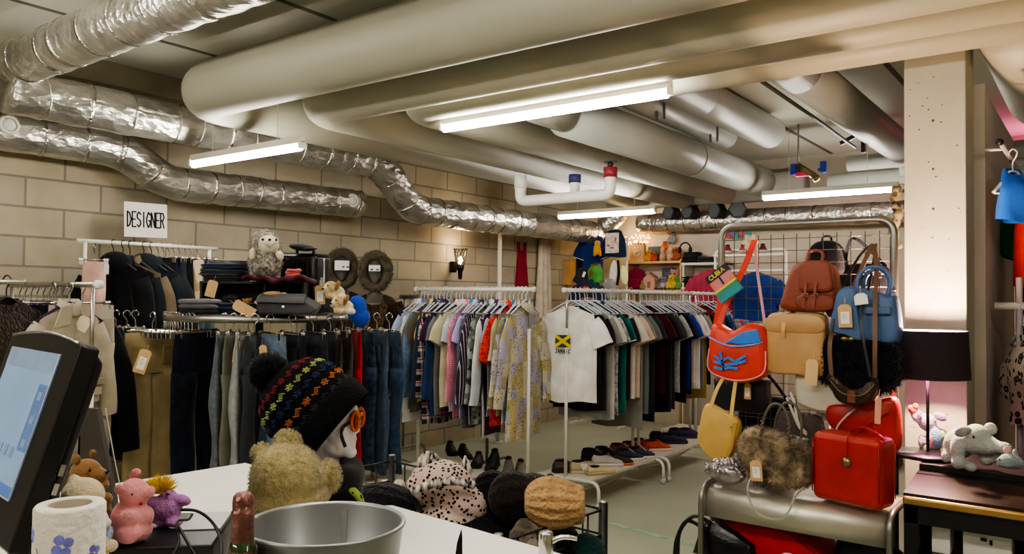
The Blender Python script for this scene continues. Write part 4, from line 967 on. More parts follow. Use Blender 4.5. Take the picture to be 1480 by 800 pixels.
for k in range(46):
    a, e = rr.uniform(0, 2*PI), rr.uniform(0, 1.35); n_ = Vector((math.cos(a)*math.cos(e), math.sin(a)*math.cos(e), math.sin(e))); c = Vector((n_.x*.085, n_.y*.05, .05+n_.z*.05))
    b.ell(c, (.020, .009, .012), (rr.uniform(0, 3), rr.uniform(0, 3), rr.uniform(0, 3)), 10, 6)
b.build('ruffle', SLV, t)
f = FU(1034, 688, 3.36); tag(MB().box((0, 0, .04), (.05, .008, .08)).build('card_sleeve', M('#8a6b4a', .8), None, f.loc, (0, R(12), f.rz)), 'brown card behind the silver ruffled clutch', 'card')
f = FU(1118, 712, 3.14)
t = thing('loose_strap', 'pale grey strap looping over the front edge of the silver table', 'strap', f.loc, f.rz)
MB().strap(path(f, [(1082, 694, .04), (1081, 712, -.01), (1090, 736, -.015), (1104, 746, -.015), (1128, 746, -.015), (1142, 732, -.015), (1149, 712, -.01), (1155, 702, .05)]), .008, .004, (0, 0, 1)).build('strap_loop', leather('#aaa89c'), t)
# under the table
f = FU(1120, 800, 3.36)
t = thing('sports_bag', 'red sports bag with white emblem on the shelf under the silver table', 'bag', (f.loc.x, f.loc.y, .52), f.rz)
puff(MB(), [(-.23, 0), (.22, 0), (.24, .08), (.15, .17), (.02, .22), (-.12, .24), (-.22, .12)], .26, edge=.2).build('bag_body', cloth('#a81f24', rough=.6), t)
MB().strap([(-.2, -.13, .13), (-.05, -.135, .2), (.1, -.135, .16), (.2, -.13, .1)], .02, .004, (0, 0, 1)).build('piping', cloth('#7c171b'), t)
MB().ell((.10, -.133, .06), (.03, .004, .016)).ell((.045, -.133, .045), (.008, .004, .006)).build('emblem', M('#e9e6e0', .6, var=0), t, label='white oval emblem')
f = FU(1055, 800, 3.26)
t = thing('handbag', 'shiny black patent bag with looped handles under the left end of the silver table', 'bag', (f.loc.x, f.loc.y, .52), f.rz)
puff(MB(), [(-.15, 0), (.13, 0), (.12, .08), (.05, .12), (-.05, .16), (-.11, .13)], .14, edge=.15).build('bag_body', leather('#141417', rough=.15), t)
MB().tube(smooth([(-.1, -.06, .12), (-.16, -.08, .14), (-.2, -.09, .06), (-.21, -.09, -.02)], 5), .008, 8).build('handle', leather('#141417'), t)
MB().tube(smooth([(-.05, -.06, .14), (-.12, -.09, .17), (-.18, -.10, .1), (-.19, -.1, 0)], 5), .008, 8).build('handle', leather('#141417'), t)
for k, (px, lb) in enumerate(((1062, 'dark grey card box file standing under the left half of the silver table'), (1168, 'dark grey card box file standing under the right half of the silver table'))):
    f = FU(px, 800, 3.44)
    t = thing('box_file', lb, 'box', (f.loc.x, f.loc.y, .52), f.rz, rot=(0, R(-14), f.rz))
    MB().box((0, 0, .135), (.13, .09, .27)).build('box_body', M('#4a4441', .8, var=.1), t, bev=.003); MB().box((-.067, 0, .135), (.004, .085, .265)).build('side_panel', M('#8f8880', .8, var=.05), t)
f = FU(1245, 800, 3.4); t = thing('handbag', 'black bag slumped under the right end of the silver table', 'bag', (f.loc.x, f.loc.y, .52), f.rz)
puff(MB(), [(-.12, 0), (.14, 0), (.15, .10), (.05, .16), (-.08, .14)], .14, edge=.3).build('bag_body', leather('#17171a'), t)
MB().tube(smooth([(-.06, -.02, .13), (-.02, -.02, .2), (.05, -.02, .2), (.08, -.02, .14)], 5), .006, 8).build('handle', leather('#17171a'), t)
# behind the grid
f = FU(1195, 398, 3.72)
t = bag('backpack', 'black backpack hanging behind the grid above the rust backpack', f)
puff(MB(), ol(f, [(1168, 395), (1167, 370), (1178, 352), (1195, 347), (1212, 352), (1222, 372), (1222, 396), (1195, 398)], 4), .12, edge=.3).build('bag_body', cloth('#222027'), t)
MB().tube(path(f, [(1188, 350, 0), (1190, 342, 0), (1200, 342, 0), (1202, 350, 0)]), .005, 8).build('grab_loop', cloth('#222027'), t)
f = FU(1250, 440, 3.74); t = bag('shoulder_bag', 'large black cloth bag hanging behind the grid at the blue tote', f)
puff(MB(), ol(f, [(1212, 440), (1210, 395), (1225, 382), (1270, 382), (1288, 395), (1290, 440), (1250, 446)], 4), .10, edge=.2).build('bag_body', cloth('#20242c'), t)
MB().strap(path(f, [(1220, 385, 0), (1240, 345, -.08), (1280, 385, 0)]), .014, .004).build('strap', cloth('#20242c'), t)
f = FU(1122, 620, 3.72); t = bag('shoulder_bag', 'black cloth bag low behind the grid beside the yellow tote', f)
puff(MB(), ol(f, [(1072, 640), (1070, 590), (1090, 575), (1135, 575), (1150, 590), (1150, 640), (1110, 648)], 4), .10, edge=.2).build('bag_body', cloth('#17181c'), t)
MB().strap(path(f, [(1085, 580, 0), (1110, 540, -.05), (1140, 580, 0)]), .014, .004).build('strap', cloth('#17181c'), t)
f = FU(1085, 350, 3.60)
t = thing('silk_flower', 'cream bow rosette at the top hook over the red strap', 'decoration', f.loc, f.rz)
for k in range(6): MB().ell((.022*math.cos(k*PI/3), -.01, .022*math.sin(k*PI/3)), (.02, .008, .013), (0, -k*PI/3, 0), 12, 8).build('petal', cloth('#d8c9b0'), t)
f = FU(1297, 322, 3.95)
t = thing('patterned_scarf', 'olive and brown patterned scarf knotted beside the pillar above the stand', 'scarf', f.loc, f.rz)
MB().tube(smooth([(.0, 0, .17), (-.012, .01, .10), (.004, 0, .04), (-.018, 0, -.03), (0, .01, -.12)], 6), [.022+.012*abs(math.sin(i*.9)) for i in range(25)], 12, flat=.7).build('cloth_body', cloth('#7a6d50', pat='spots', c2='#3a3428', p=28), t); MB().tube([(0, 0, .16), (.01, .03, .18), (.02, .07, .18)], .005, 8).build('hook', STEEL, t)

# ---------------------------------------------------------------- dark wooden cabinet, lamp, plush elephants
DW = M('#2a1b17', .3, bump=.04, bs=12, var=.25, vs=3, strx=.2, name='dark_wood')
DK = M('#141112', .4, var=.15)
cl = .60; CW = 1.7
t = thing('wooden_cabinet', 'dark polished wooden cabinet with a brass edge, carrying the table lamp', 'cabinet', (3.2, cl, 0), -PI/2)
MB().box2((0, .30, .935), (CW, .775, .965)).build('top_board', DK, t, bev=.004)
MB().box2((.0, .24, .90), (CW, .32, .937)).build('riser', DK, t)
MB().prism([(0, 0), (CW, 0), (CW, .035), (0, .035)], 0, .25).build('front_lid', DW, t, loc=(0, 0, .872), rot=(R(6.5), 0, 0))
MB().box2((0, -.022, .868), (CW, 0, .897)).build('brass_edge', M('#b08c56', .35, .85, var=.08), t, bev=.008)
MB().box2((0, .0, .80), (CW, .03, .868)).build('apron', DK, t)
for x in (.0, CW-.05): MB().box2((x, .0, 0), (x+.05, .77, .9)).build('side_panel', DK, t, bev=.004)
MB().box2((.05, .02, .665), (CW-.05, .76, .69)).build('shelf', DK, t)
MB().box2((.05, .75, .1), (CW-.05, .77, .9)).build('back_panel', M('#57514c', .8), t)
for k, (x0, x1, lb, c) in enumerate(((.08, .14, 'small white box on the cabinet shelf, leftmost', '#ded8d2'), (.18, .33, 'white printed box on the cabinet shelf beside the leftmost one', '#d5cfc4'), (.40, .55, 'white leaning envelope on the cabinet shelf right of the boxes', '#cfc8c0'))):
    b_ = thing('paper_box', lb, 'box', (3.2+.12, cl-(x0+x1)/2, .69), -PI/2)
    MB().box((0, 0, .05), (x1-x0, .10, .10)).build('box_body', M(c, .8, var=.06), b_, bev=.003)
    if k == 1: MB().box((-.01, -.051, .075), (.02, .001, .012)).box((.012, -.051, .068), (.01, .001, .018)).build('printed_mark', M('#2a2a2a', .8), b_)
    MB().box((0, 0, .101), (x1-x0+.004, .104, .006)).build('box_lid', M(c, .8, var=.06), b_)
LZ = .967
LP = Vector((3.66, .592, LZ)); lo = onx(1341, 640, 3.66); LP.y = lo.y
t = thing('table_lamp', 'table lamp with dark drum shade and black stem on the cabinet, glowing against the pillar', 'lamp', LP)
SH = M('#2b2126', .95, bump=.3, bs=300, var=.12, vs=60, strx=1, name='dark_shade_cloth')
s0, s1 = .325, .515
MB().lathe([(.001, .0), (.13, .0), (.135, .008), (.13, .016), (.02, .02), (.001, .02)], 36).build('base', M('#141214', .3, var=.1), t)
MB().cyl((0, 0, .015), (0, 0, .42), .0065).build('stem', M('#0e0d0f', .35), t)
MB().lathe([(.157, s0), (.148, s1)], 48).build('shade', SH, t)
MB().lathe([(.1545, s0+.001), (.1455, s1-.001)], 48).build('shade_lining', M('#c77ad8', .8, var=.0, name='violet_lining'), t, label='violet inner lining')
MB().lathe([(.1495, s1-.085), (.1545, s1-.087), (.1495, s1-.09)], 48).build('shade_seam', SH, t)
for z in (s0, s1): MB().tube([(((.157 if z == s0 else .148)*math.cos(2*PI*k/40)), ((.157 if z == s0 else .148)*math.sin(2*PI*k/40)), z) for k in range(41)], .0022, 6).build('rim', M('#3a2c34', .8), t)
MB().ell((0, 0, .462), (.026, .026, .032)).build('bulb', M('#ffd9b0', .5, var=0, emit=3800.), t); MB().cyl((0, 0, .40), (0, 0, .444), .014).build('socket', BLACK_PL, t)
for k in range(3): MB().cyl((0, 0, .40), (.146*math.cos(k*2.094), .146*math.sin(k*2.094), .42), .002, n=6).build('spider_arm', BLACK_MET, t)
def plushie(name, label, fr, blobs, mat, vox=.006, extra=(), group=None, cat='plush toy', rot=None, smo=5, disp=None):
    t = thing(name, label, cat, fr.loc, fr.rz, group, rot=rot)
    mb = MB()
    for c, r, *ro in blobs: mb.ell(c, r, ro[0] if ro else None, 20, 14)
    mb.build('body', mat, t, remesh=vox, smo=smo, disp=disp)
    for nm, m, bl in extra:
        b = MB()
        for c, r, *ro in bl: b.ell(c, r, ro[0] if ro else None, 16, 10)
        b.build(nm, m, t)
    return t
EYE = M('#0c0b0b', .15, var=0)
GP = plush('#a3a7a3', var=.08)
f = FU(1410, 676, 3.50); f.rest(LZ)
k = f.s
def E(px, py, y, rx, ry, rz, ro=None): return (f.p(px, py, y), (rx*f.sx, ry*f.s, rz*f.s), ro) if ro else (f.p(px, py, y), (rx*f.sx, ry*f.s, rz*f.s))
t = plushie('plush_elephant', 'grey plush elephant with pink trunk tip lying on the cabinet', f,
  [E(1385, 645, .03, 24, 24, 22), E(1369, 650, .03, 9, 12, 16), E(1368, 664, -.0, 9, 11, 10), E(1386, 650, -.03, 11, 12, 20), E(1388, 668, -.04, 12, 13, 10), E(1405, 673, -.03, 10, 10, 7),
   E(1412, 634, -.01, 22, 22, 22), E(1428, 640, -.02, 18, 18, 14, (0, R(12), 0)), E(1440, 640, -.03, 16, 11, 9, (0, R(10), 0)), E(1452, 641, -.04, 12, 10, 9), E(1425, 662, .02, 12, 14, 10), E(1440, 650, .0, 10, 10, 16)],
  GP, extra=[('ear', plush('#8d8f8d'), [E(1396, 622, -.07, 13, 4, 7, (0, R(-22), R(10)))]), ('ear', GP, [E(1430, 620, .04, 10, 4, 9)]), ('trunk_tip', plush('#d6a9a0'), [E(1458, 641, -.075, 6, 3, 6)]), ('eye', EYE, [E(1411, 628, -.07, 1.8, 1.8, 2.0)]), ('mouth', M('#1c1a1a', .9), [E(1452, 656, -.03, 5, 5, 2.)])])
f = FU(1345, 648, 3.78); f.rest(LZ+.001)
t = plushie('plush_elephant', 'pastel lilac plush elephant raising a red heart behind the lamp stem', f,
  [E(1352, 632, .0, 14, 14, 17), E(1340, 610, .0, 14, 14, 13), E(1326, 604, .0, 9, 8, 8, (0, R(30), 0)), E(1318, 595, .0, 6, 6, 8, (0, R(-20), 0)), E(1333, 638, -.02, 5, 6, 11), E(1348, 640, -.03, 6, 7, 9)],
  plush('#b9a6bd', var=.1), extra=[('ear', plush('#a88fb3'), [E(1360, 600, -.02, 10, 3, 6, (0, R(25), 0))]), ('ear', plush('#b79ac0'), [E(1332, 600, -.045, 4, 3, 8)]), ('belly_patch', plush('#7fa5c0'), [E(1354, 630, -.03, 10, 8, 13)]), ('foot_patch', plush('#e08a94'), [E(1347, 634, -.052, 4, 3, 10)]), ('back_patch', plush('#8fb07a'), [E(1362, 628, .0, 7, 10, 10)]),
   ('heart', M('#e2401e', .8), [E(1317, 592, -.01, 5, 4, 5), E(1324, 589, -.01, 5, 4, 5), E(1321, 595, -.01, 5, 4, 5)]), ('eye', EYE, [E(1329, 600, -.04, 1.2, 1.2, 1.2)])])
f = FU(1458, 678, 3.42); f.rest(LZ)
t = plushie('plush_mouse', 'small blue-grey plush animal head at the right edge beside the elephant', f,
  [E(1458, 666, .0, 16, 14, 11), E(1446, 668, -.01, 8, 8, 7), E(1466, 654, .02, 6, 4, 6), E(1470, 668, .01, 10, 10, 9)], plush('#8d989c'), extra=[('eye', EYE, [E(1447, 662, -.05, 1.3, 1.3, 1.5)]), ('nose', M('#2a2626', .6), [E(1440, 668, -.02, 2, 2, 1.6)])])

# ---------------------------------------------------------------- right-hand corner clothes
t = thing('wall_hook_rail', 'black tipped rail along the grey panel at the right edge', 'rail', (4.06, .37, 2.30))
MB().cyl((-.02, 0, 0), (1.5, 0, 0), .010).build('rail', M('#b9b2b4', .4, .4), t); MB().ell((-.025, 0, 0), (.018, .016, .016)).build('end_knob', BLACK_PL, t)
for x in (.18, 1.3): MB().cyl((x, 0, 0), (x, .08, .005), .006).build('bracket', M('#d6d0d0', .4), t)
RS = [(4.32, 'bright blue child swim top hanging highest at the right edge', '#1f58b8', .26, .085, 'none'), (4.62, 'red garment behind the blue swim top at the right edge', '#b3261e', .50, .10, 'none'), (4.82, 'dark maroon garment between red and green at the right edge', '#4a1a22', .9, .09, 'none'), (5.05, 'green hanging garment at the right edge below the red one', '#1c6b44', .95, .13, 'short')]
for i, (u, lb, c, L, W, sl) in enumerate(RS):
    shirt(lb, cloth(c), (u, .345-.075*(u > 4.5), 2.29), R(-90+(55 if u < 4.5 else 20)), W=W, L=L, sl=sl, seed=300+i, thick=.04, name='blouse', cat='top', hang=.05 if i == 0 else .115, neck=.045)
    hanger((u, .345-.075*(u > 4.5), 2.29), R(-90+(55 if u < 4.5 else 20)), 'pale plastic hanger on the black tipped rail at the right edge', 'pale hangers at the right edge', key='rt', W=.12)
RR2 = (4.42, .40, 0)
t = thing('clothes_rail', 'white clothes rail at the right edge holding the leopard print garment', 'clothes rail', RR2, R(-90))
MB().cyl((-.03, 0, 1.585), (.9, 0, 1.585), .018).build('top_rail', WHITE_METAL, t)
for x in (.07, .85): MB().cyl((x, 0, .05), (x, 0, 1.72), .014).box((x, 0, .03), (.05, .4, .04)).build('upright', M('#a8a0a4', .45), t)
shirt('leopard print sleeveless top at the right edge below the white rail', cloth('#cfc2b4', pat='leopard', c2='#17140f', c3='#8f7a62', p=26), (4.40, .31, 1.58), R(20), W=.16, L=.42, sl='short', seed=320, thick=.05, name='blouse', cat='top')
hanger((4.40, .31, 1.58), R(20), 'pale hanger under the leopard print top', 'leopard hanger')
for i, c in enumerate(('#0f0f12', '#141318', '#101216')):
    shirt(('long black coat behind the leopard top', 'black long dress second behind the leopard top', 'black coat third behind the leopard top')[i], cloth(c), (4.52, .24-.13*i, 1.585), R(4), W=.24, L=1.1, sl='long', seed=330+i, thick=.05, name='coat', cat='coat')
    hanger((4.52, .24-.13*i, 1.585), R(4), 'pale hanger with black coat at the right edge', 'black coat hangers')
lamp('violet_spot', (5.4, .2, 2.7), 12., (.62, .25, 1.), .05)
lamp('pink_neon', (8.6, .5, 2.75), 20., (1., .15, .35), .05)
# ============================================================ things on the round rail's display top
TOPZ = RZ+.028
def folded(name, label, px, py, Z, W, D, H, mats, turn=0., group=None, z=None, cat='folded clothing'):
    p = at(px, py, Z); zz = p.z if z is None else z
    t = thing(name, label, cat, (p.x, p.y, zz), YAW-PI/2+turn, group)
    H = H*1.15; n = 3; h = H/n
    for i in range(n):
        o = (.006*math.sin(i*2.1+px), .004*math.cos(i*3.1+px)); m = mats[i % len(mats)]
        P = []
        for k in range(28):
            a = 2*PI*k/28; c, s = math.cos(a), math.sin(a)
            P.append((math.copysign(abs(c)**.45, c), math.copysign(abs(s)**.5, s)))
        rings = [[(o[0]+x*W/2*f, o[1]+y*D/2*f, h*i+h*zf+.006*math.sin(x*3+px+i)*(1 if zf > .3 else .4)*math.cos(y*2)) for x, y in P] for f, zf in ((.9, 0.02), (1, .3), (1, .72), (.9, 1.0), (.5, 1.06))]
        MB().loft(rings, True).build('fold_layer', m, t)
    return t
p = at(374, 450, 4.93)
bxl = (448-302)/1150*4.93; hb = .185
t = thing('display_box', 'black two-level display box on top of the round rail, carrying folded clothes and the hedgehog', 'box', (p.x, p.y, TOPZ), YAW-PI/2)
MB().box((0, 0, .0), (bxl, .28, .012)).build('base_board', BLACK_PL, t, loc=(0, 0, .006)); MB().box((0, 0, 0), (bxl, .28, .014)).build('top_board', BLACK_PL, t, loc=(0, 0, hb))
MB().box((0, .13, hb/2), (bxl, .012, hb)).build('back_board', BLACK_PL, t)
for x in (-bxl/2+.006, bxl*.12, bxl/2-.006): MB().box((x, 0, hb/2), (.012, .27, hb)).build('side_board', BLACK_PL, t)
zt = TOPZ+hb+.008
SL = 4.9
folded('folded_jumper', 'dark grey folded jumper at the bottom of the upper left stack', 327, 405, SL, .25, .24, .032, [cloth('#34332f'), cloth('#2a2826')], z=zt)
folded('folded_jumper', 'grey folded garment second from the bottom of the upper left stack', 325, 397, SL, .27, .24, .030, [cloth('#47484a'), cloth('#37383c')], .06, z=zt+.033)
folded('folded_jumper', 'navy folded jumper second from the top of the upper left stack', 326, 388, SL, .26, .23, .034, [cloth('#252d45'), cloth('#2b3450')], -.05, z=zt+.064)
folded('folded_jumper', 'grey speckled folded jumper on top of the upper left stack', 331, 378, SL, .22, .2, .026, [cloth('#6c6a6a', pat='mottle', c2='#8f8c8a', p=60)], .03, z=zt+.099)
FZ = 4.60
folded('folded_jumper', 'grey, white-edged folded jumper at the front left of the round display top', 290, 455, FZ, .22, .18, .072, [cloth('#26262c'), cloth('#56545c'), cloth('#6d6a70')], .05, z=TOPZ)
folded('folded_jumper', 'navy folded jumper behind the tan tag at the front of the round display top', 340, 455, FZ+.06, .20, .18, .055, [cloth('#1a2033'), cloth('#222b45')], -.08, z=TOPZ)
p = at(338, 438, 4.47); t = price_tag('large blank tan tag lying against the navy folded jumper', p, YAW-PI/2, .13, .062, R(-62), False)
p = at(309, 405, 4.70); price_tag('blank tan tag hanging from the upper left stack of jumpers', p, YAW-PI/2, .10, .062, R(14), False)
p = at(333, 434, 4.74)
t = thing('fur_hat', 'black fluffy fur hat under the upper left stack', 'hat', (p.x, p.y, TOPZ), YAW-PI/2)
b_ = MB().ell((0, 0, .05), (.062, .07, .055)).build('crown', BFUR, t); furry(b_, 700, .02, 2).build('fur', BFUR, t)['kind'] = 'stuff'
p = at(356, 434, 4.70); f = FC(356, 434, 4.70); f.rest(TOPZ)
plushie('plush_bear', 'tiny brown and white plush animal beside the black fur hat', f, [((0, 0, .03), (.03, .025, .03)), ((.01, -.01, .07), (.024, .022, .022)), ((-.02, 0, .085), (.008, .006, .01)), ((.03, 0, .088), (.008, .006, .01))], plush('#a5723f'), .006,
  extra=[('shirt', plush('#d9d3c8'), [((0, -.004, .035), (.031, .027, .018))]), ('eye', EYE, [((.005, -.032, .075), (.003, .003, .003)), ((.022, -.03, .075), (.003, .003, .003))])])
# slipper
f = FC(392, 425, 4.62); f.rest(TOPZ+.05)
t = thing('plush_slipper', 'brown suede fleece slipper under the hedgehog', 'slipper', f.loc, f.rz)
MB().ell((0, 0, .045), (.085, .045, .038), (0, R(-6), 0)).build('upper', plush('#a9814f'), t); MB().ell((-.02, -.01, .018), (.075, .045, .02)).build('fleece', plush('#d9d0c0'), t); MB().ell((.075, 0, .05), (.02, .035, .03)).build('heel', plush('#b8955f'), t)
# grey cloth bag
f = FC(412, 455, 4.52); f.rest(TOPZ)
t = thing('messenger_bag', 'dark grey canvas messenger bag lying at the front of the round display top', 'bag', f.loc, f.rz)
gm = cloth('#3c3b3e')
MB().loft([[(x, -.08, .004) for x in (-.13, .16)]+[(x, .10, .004) for x in (.16, -.13)], [(x, -.075, .03) for x in (-.14, .20)]+[(x, .10, .06) for x in (.19, -.13)], [(x, -.03, .085) for x in (-.155, .11)]+[(x, .08, .11) for x in (.10, -.15)]], True, False).build('bag_body', gm, t, bev=.012)
MB().loft([[(-.156, -.036, .088), (.108, -.036, .088), (.10, .08, .116), (-.152, .08, .116)], [(-.15, -.06, .07), (.125, -.064, .066), (.10, .08, .122), (-.152, .08, .122)]], True, False).build('flap', cloth('#454448'), t, bev=.006)
MB().ell((.01, -.082, .045), (.008, .004, .008)).build('stud', CHROME, t)
# hedgehog plush
f = FC(383, 401, 4.78); f.rest(zt+.03)
HG = M('#8d8378', 1, bump=1., bs=90, var=.4, vs=60, pat='mottle', c2='#cfc5b4', p=55, spec=.05, sheen=.3)
t = plushie('plush_hedgehog', 'plush hedgehog with cream face sitting on the maroon cloth', f, [((0, 0, .08), (.098, .08, .09)), ((-.01, .02, .18), (.092, .078, .095)), ((-.005, .035, .13), (.095, .08, .1))], HG, .010,
  extra=[('face', plush('#e6dcc4'), [((.035, -.05, .19), (.062, .05, .055)), ((.052, -.095, .195), (.03, .035, .026))]), ('arm', plush('#e6dcc4'), [((-.055, -.07, .13), (.02, .02, .035))]), ('arm', plush('#e6dcc4'), [((.10, -.05, .125), (.022, .02, .030), (0, R(-30), 0))]),
   ('eye', EYE, [((.012, -.093, .215), (.008, .006, .009))]), ('eye', EYE, [((.088, -.082, .215), (.006, .006, .009))]), ('nose', EYE, [((.062, -.126, .212), (.010, .008, .008))])])
furry(t.children[0], 10, .02, 1).build('spine_tuft', HG, t)['kind'] = 'stuff'
sp_ = MB(); rr = random.Random(8)
for k in range(3200):
    a, e = rr.uniform(0, 2*PI), rr.uniform(-1.2, 1.5); n_ = Vector((math.cos(a)*math.cos(e), math.sin(a)*math.cos(e), math.sin(e)))
    for c, r in (((0, 0, .08), (.098, .08, .09)), ((-.01, .02, .18), (.092, .078, .095))):
        if n_.x > .25-.4*(c[2] < .1)+.6*(c[2] < .1) and n_.y < -.2 and c[2] > .1: continue
        q = Vector((c[0]+n_.x*r[0]*.97, c[1]+n_.y*r[1]*.97, c[2]+n_.z*r[2]*.97)); d = (n_+Vector((rr.uniform(-.5, .5), rr.uniform(-.5, .5), rr.uniform(-.7, .3)))).normalized()
        if (q-Vector((.035, -.05, .19))).length < .062 or rr.random() < .45: continue
        o = n_.orthogonal().normalized()*.002; b2 = n_.cross(o)
        sp_.add([q+o, q-o*.5+b2*.8, q-o*.5-b2*.8, q+d*.018], [(0, 1, 3), (1, 2, 3), (2, 0, 3)], True)
sp_.build('spines', HG, t)['kind'] = 'stuff'
f = FC(400, 404, 4.76)
t = thing('folded_scarf', 'maroon folded cloth under the plush hedgehog', 'cloth', (f.loc.x, f.loc.y, zt), f.rz)
MB().sheet(lambda a, b: ((a-.5)*.38+.02, (b-.5)*.24, .012+.012*math.sin(a*9)*math.sin(b*5+1)+.008*math.sin(a*23)), 40, 14).build('cloth_layer', cloth('#4e1a2c'), t, solid=.018)
f = FC(424, 398, 4.74); t = folded('folded_scarf', 'small coral pink folded cloth beside the plush hedgehog', 424, 398, 4.72, .085, .06, .035, [cloth('#c2605f')], z=zt+.03, cat='cloth')
# suitcase
f = FC(440, 450, 5.06); f.rest(TOPZ)
t = thing('suitcase', 'glossy black hard suitcase at the back right of the round display top', 'suitcase', f.loc, f.rz-R(18))
sk = leather('#141417', rough=.16)
sw_, sh2, sd = .27, .375, .19
MB().box((0, 0, sh2/2), (sw_, sd, sh2)).build('shell', sk, t, bev=.035)
for x in (-.07, 0, .07): MB().box((x, -sd/2-.001, sh2/2), (.02, .008, sh2*.8)).build('rib', sk, t, bev=.003)
MB().tube([(sw_/2+.001, y, z) for y, z in ((0, .03), (0, sh2-.03))], .006, 8).build('side_zip', STEEL, t)
MB().tube(smooth([(-.06, 0, sh2), (-.05, 0, sh2+.03), (.05, 0, sh2+.03), (.06, 0, sh2)], 4), .010, 8).build('handle', sk, t)
MB().box((sw_/2, -.03, .2), (.01, .03, .05)).build('lock', CHROME, t)
f = FC(436, 364, 4.98); f.rest(TOPZ+sh2+.022)
t = thing('flat_cap', 'dark grey flat cap lying on the suitcase', 'cap', f.loc, f.rz)
MB().ell((0, 0, .015), (.08, .07, .024), (0, R(6), 0)).build('crown', cloth('#2c2b2e'), t); MB().ell((.06, -.04, .004), (.05, .035, .008)).build('peak', cloth('#2c2b2e'), t)
p = at(462, 412, 4.80); price_tag('tan tag with white sticker hanging on the suitcase', p, YAW-PI/2, .115, .06, R(-3))
for k, (px, py, Z, lb, c) in enumerate(((484, 430, 4.80, 'tan plush dog at the right end of the round display top, upper one', '#b49a6e'), (496, 455, 4.66, 'tan and white plush dog lying at the right rim of the round display top', '#c0a273'))):
    f = FC(px, py, Z); f.rest(TOPZ+(.085 if k == 0 else .0))
    plushie('plush_dog', lb, f, [((0, .01, .045), (.06, .045, .045)), ((-.02, -.02, .075), (.045, .04, .04)), ((-.045, -.05, .06), (.025, .028, .02)), ((.05, -.02, .02), (.03, .03, .02)), ((-.02, -.05, .02), (.028, .035, .018))], plush(c, pat='mottle', c2='#e0d3bb', p=14), .008,
      extra=[('ear', plush('#8f6f42'), [((.02, -.03, .085), (.014, .024, .034), (0, R(20), 0))]), ('eye', EYE, [((-.03, -.06, .085), (.005, .005, .005))]), ('nose', EYE, [((-.055, -.078, .066), (.007, .006, .006))])])
f = FC(516, 452, 4.9); t = thing('cloth_bundle', 'royal blue bundled cloth behind the right rim of the round rail', 'cloth', f.loc, f.rz)
MB().ell((0, 0, .02), (.06, .05, .09)).ell((.03, 0, -.03), (.05, .05, .06)).build('bundle', cloth('#2746a8'), t, disp=(.02, .03))

# ---------------------------------------------------------------- hooded mannequins
SKN = M('#5f5853', .3, .2, var=.05)
def mannequin(label, px, py, Z, top, turn, mw, mh, torso_c, lap=True):
    f = FC(px, py, Z); f.rest(0)
    t = thing('mannequin', label, 'mannequin', f.loc, f.rz+turn)
    hz = at(px, py, Z).z      # head centre
    mb = MB(); mb.ell((0, 0, hz), (.072, .092, .115)); mb.ell((0, -.05, hz-.055), (.045, .045, .055)); mb.ell((0, -.098, hz-.012), (.012, .018, .022)); mb.ell((0, -.083, hz-.055), (.022, .014, .009)); mb.ell((0, -.07, hz-.095), (.025, .025, .02))
    mb.cyl((0, .01, hz-.28), (0, .0, hz-.06), .05, .045, 20)
    mb.loft([[(w*math.cos(a), d*math.sin(a)+.01, hz-z) for a in [2*PI*k/24 for k in range(24)]] for w, d, z in ((.06, .05, .19), (.13, .07, .235), (.18, .10, .28), (.175, .115, .40), (.14, .10, .58), (.16, .11, .72), (.15, .10, .82))])
    mb.build('body', SKN, t, remesh=.012, smo=3)
    MB().cyl((0, 0, .02), (0, 0, hz-.8), .018).build('stand_pole', STEEL, t); MB().lathe([(.001, 0), (.16, 0), (.16, .012), (.02, .02), (.001, .02)], 28).build('stand_base', STEEL, t)
    n = 30; rings = []
    for w, d, z in ((.085, .075, .20), (.15, .095, .225), (.205, .13, .29), (.205, .14, .42), (.18, .125, .6), (.20, .135, .80)):
        rings.append([(w*math.cos(a), d*math.sin(a)+.01-(.0 if z > .25 else .0), hz-z-.07*max(0, -math.sin(a))**3*(z < .23)) for a in [2*PI*k/n for k in range(n)]])
    MB().loft(rings, False).build('jacket', top, t)
    for s in (-1, 1):
        MB().tube(smooth([(s*.175, .01, hz-.28), (s*.235, .0, hz-.45), (s*.24, -.02, hz-.8)], 5), .062, 14).build('sleeve', top, t)
        MB().prism([(s*.02, hz-.42), (s*.07, hz-.24), (s*.12, hz-.30), (s*.06, hz-.56)], -.145, -.125).build('lapel', torso_c, t, bev=.004)
    HF = M('#5a5142', 1, bump=1., bs=60, var=.35, vs=22, spec=.05, sheen=.3)
    # hood: shell open at the face, with a fur roll round the opening
    hd = MB(); rings = []
    for i in range(9):
        th = PI*(.02+.62*i/8); rings.append([(.135*math.sin(th)*math.cos(a), .03+.13*math.cos(th), hz+.0+.17*math.sin(th)*math.sin(a)) for a in [2*PI*k/28 for k in range(28)]])
    hd.loft(rings, False).build('hood', HF, t, solid=.012)
    ro = MB(); pts = [(.112*math.cos(a), -.03, hz-.0+.145*math.sin(a)) for a in [2*PI*k/36 for k in range(37)]]
    o = ro.tube(pts, .042, 12).build('hood_fur_trim', HF, t, disp=(.03, .02))
    fu = furry(o, 1200, .025, int(px)).build('fur', HF, t); fu['kind'] = 'stuff'
    mk = MB().box((0, -.118, hz+.025), (mw, .003, mh)).build('paper_mask', M('#efede8', .8, var=.02), t, label='white paper eye mask')
    MB().box((-.022 if mw < .11 else .012, -.1205, hz+.012), (.02, .002, .012)).box((.026 if mw < .11 else .05, -.1205, hz+.012), (.02, .002, .012)).build('eye_hole', M('#222', .9) if False else M('#26221f', .9), t)
    return t
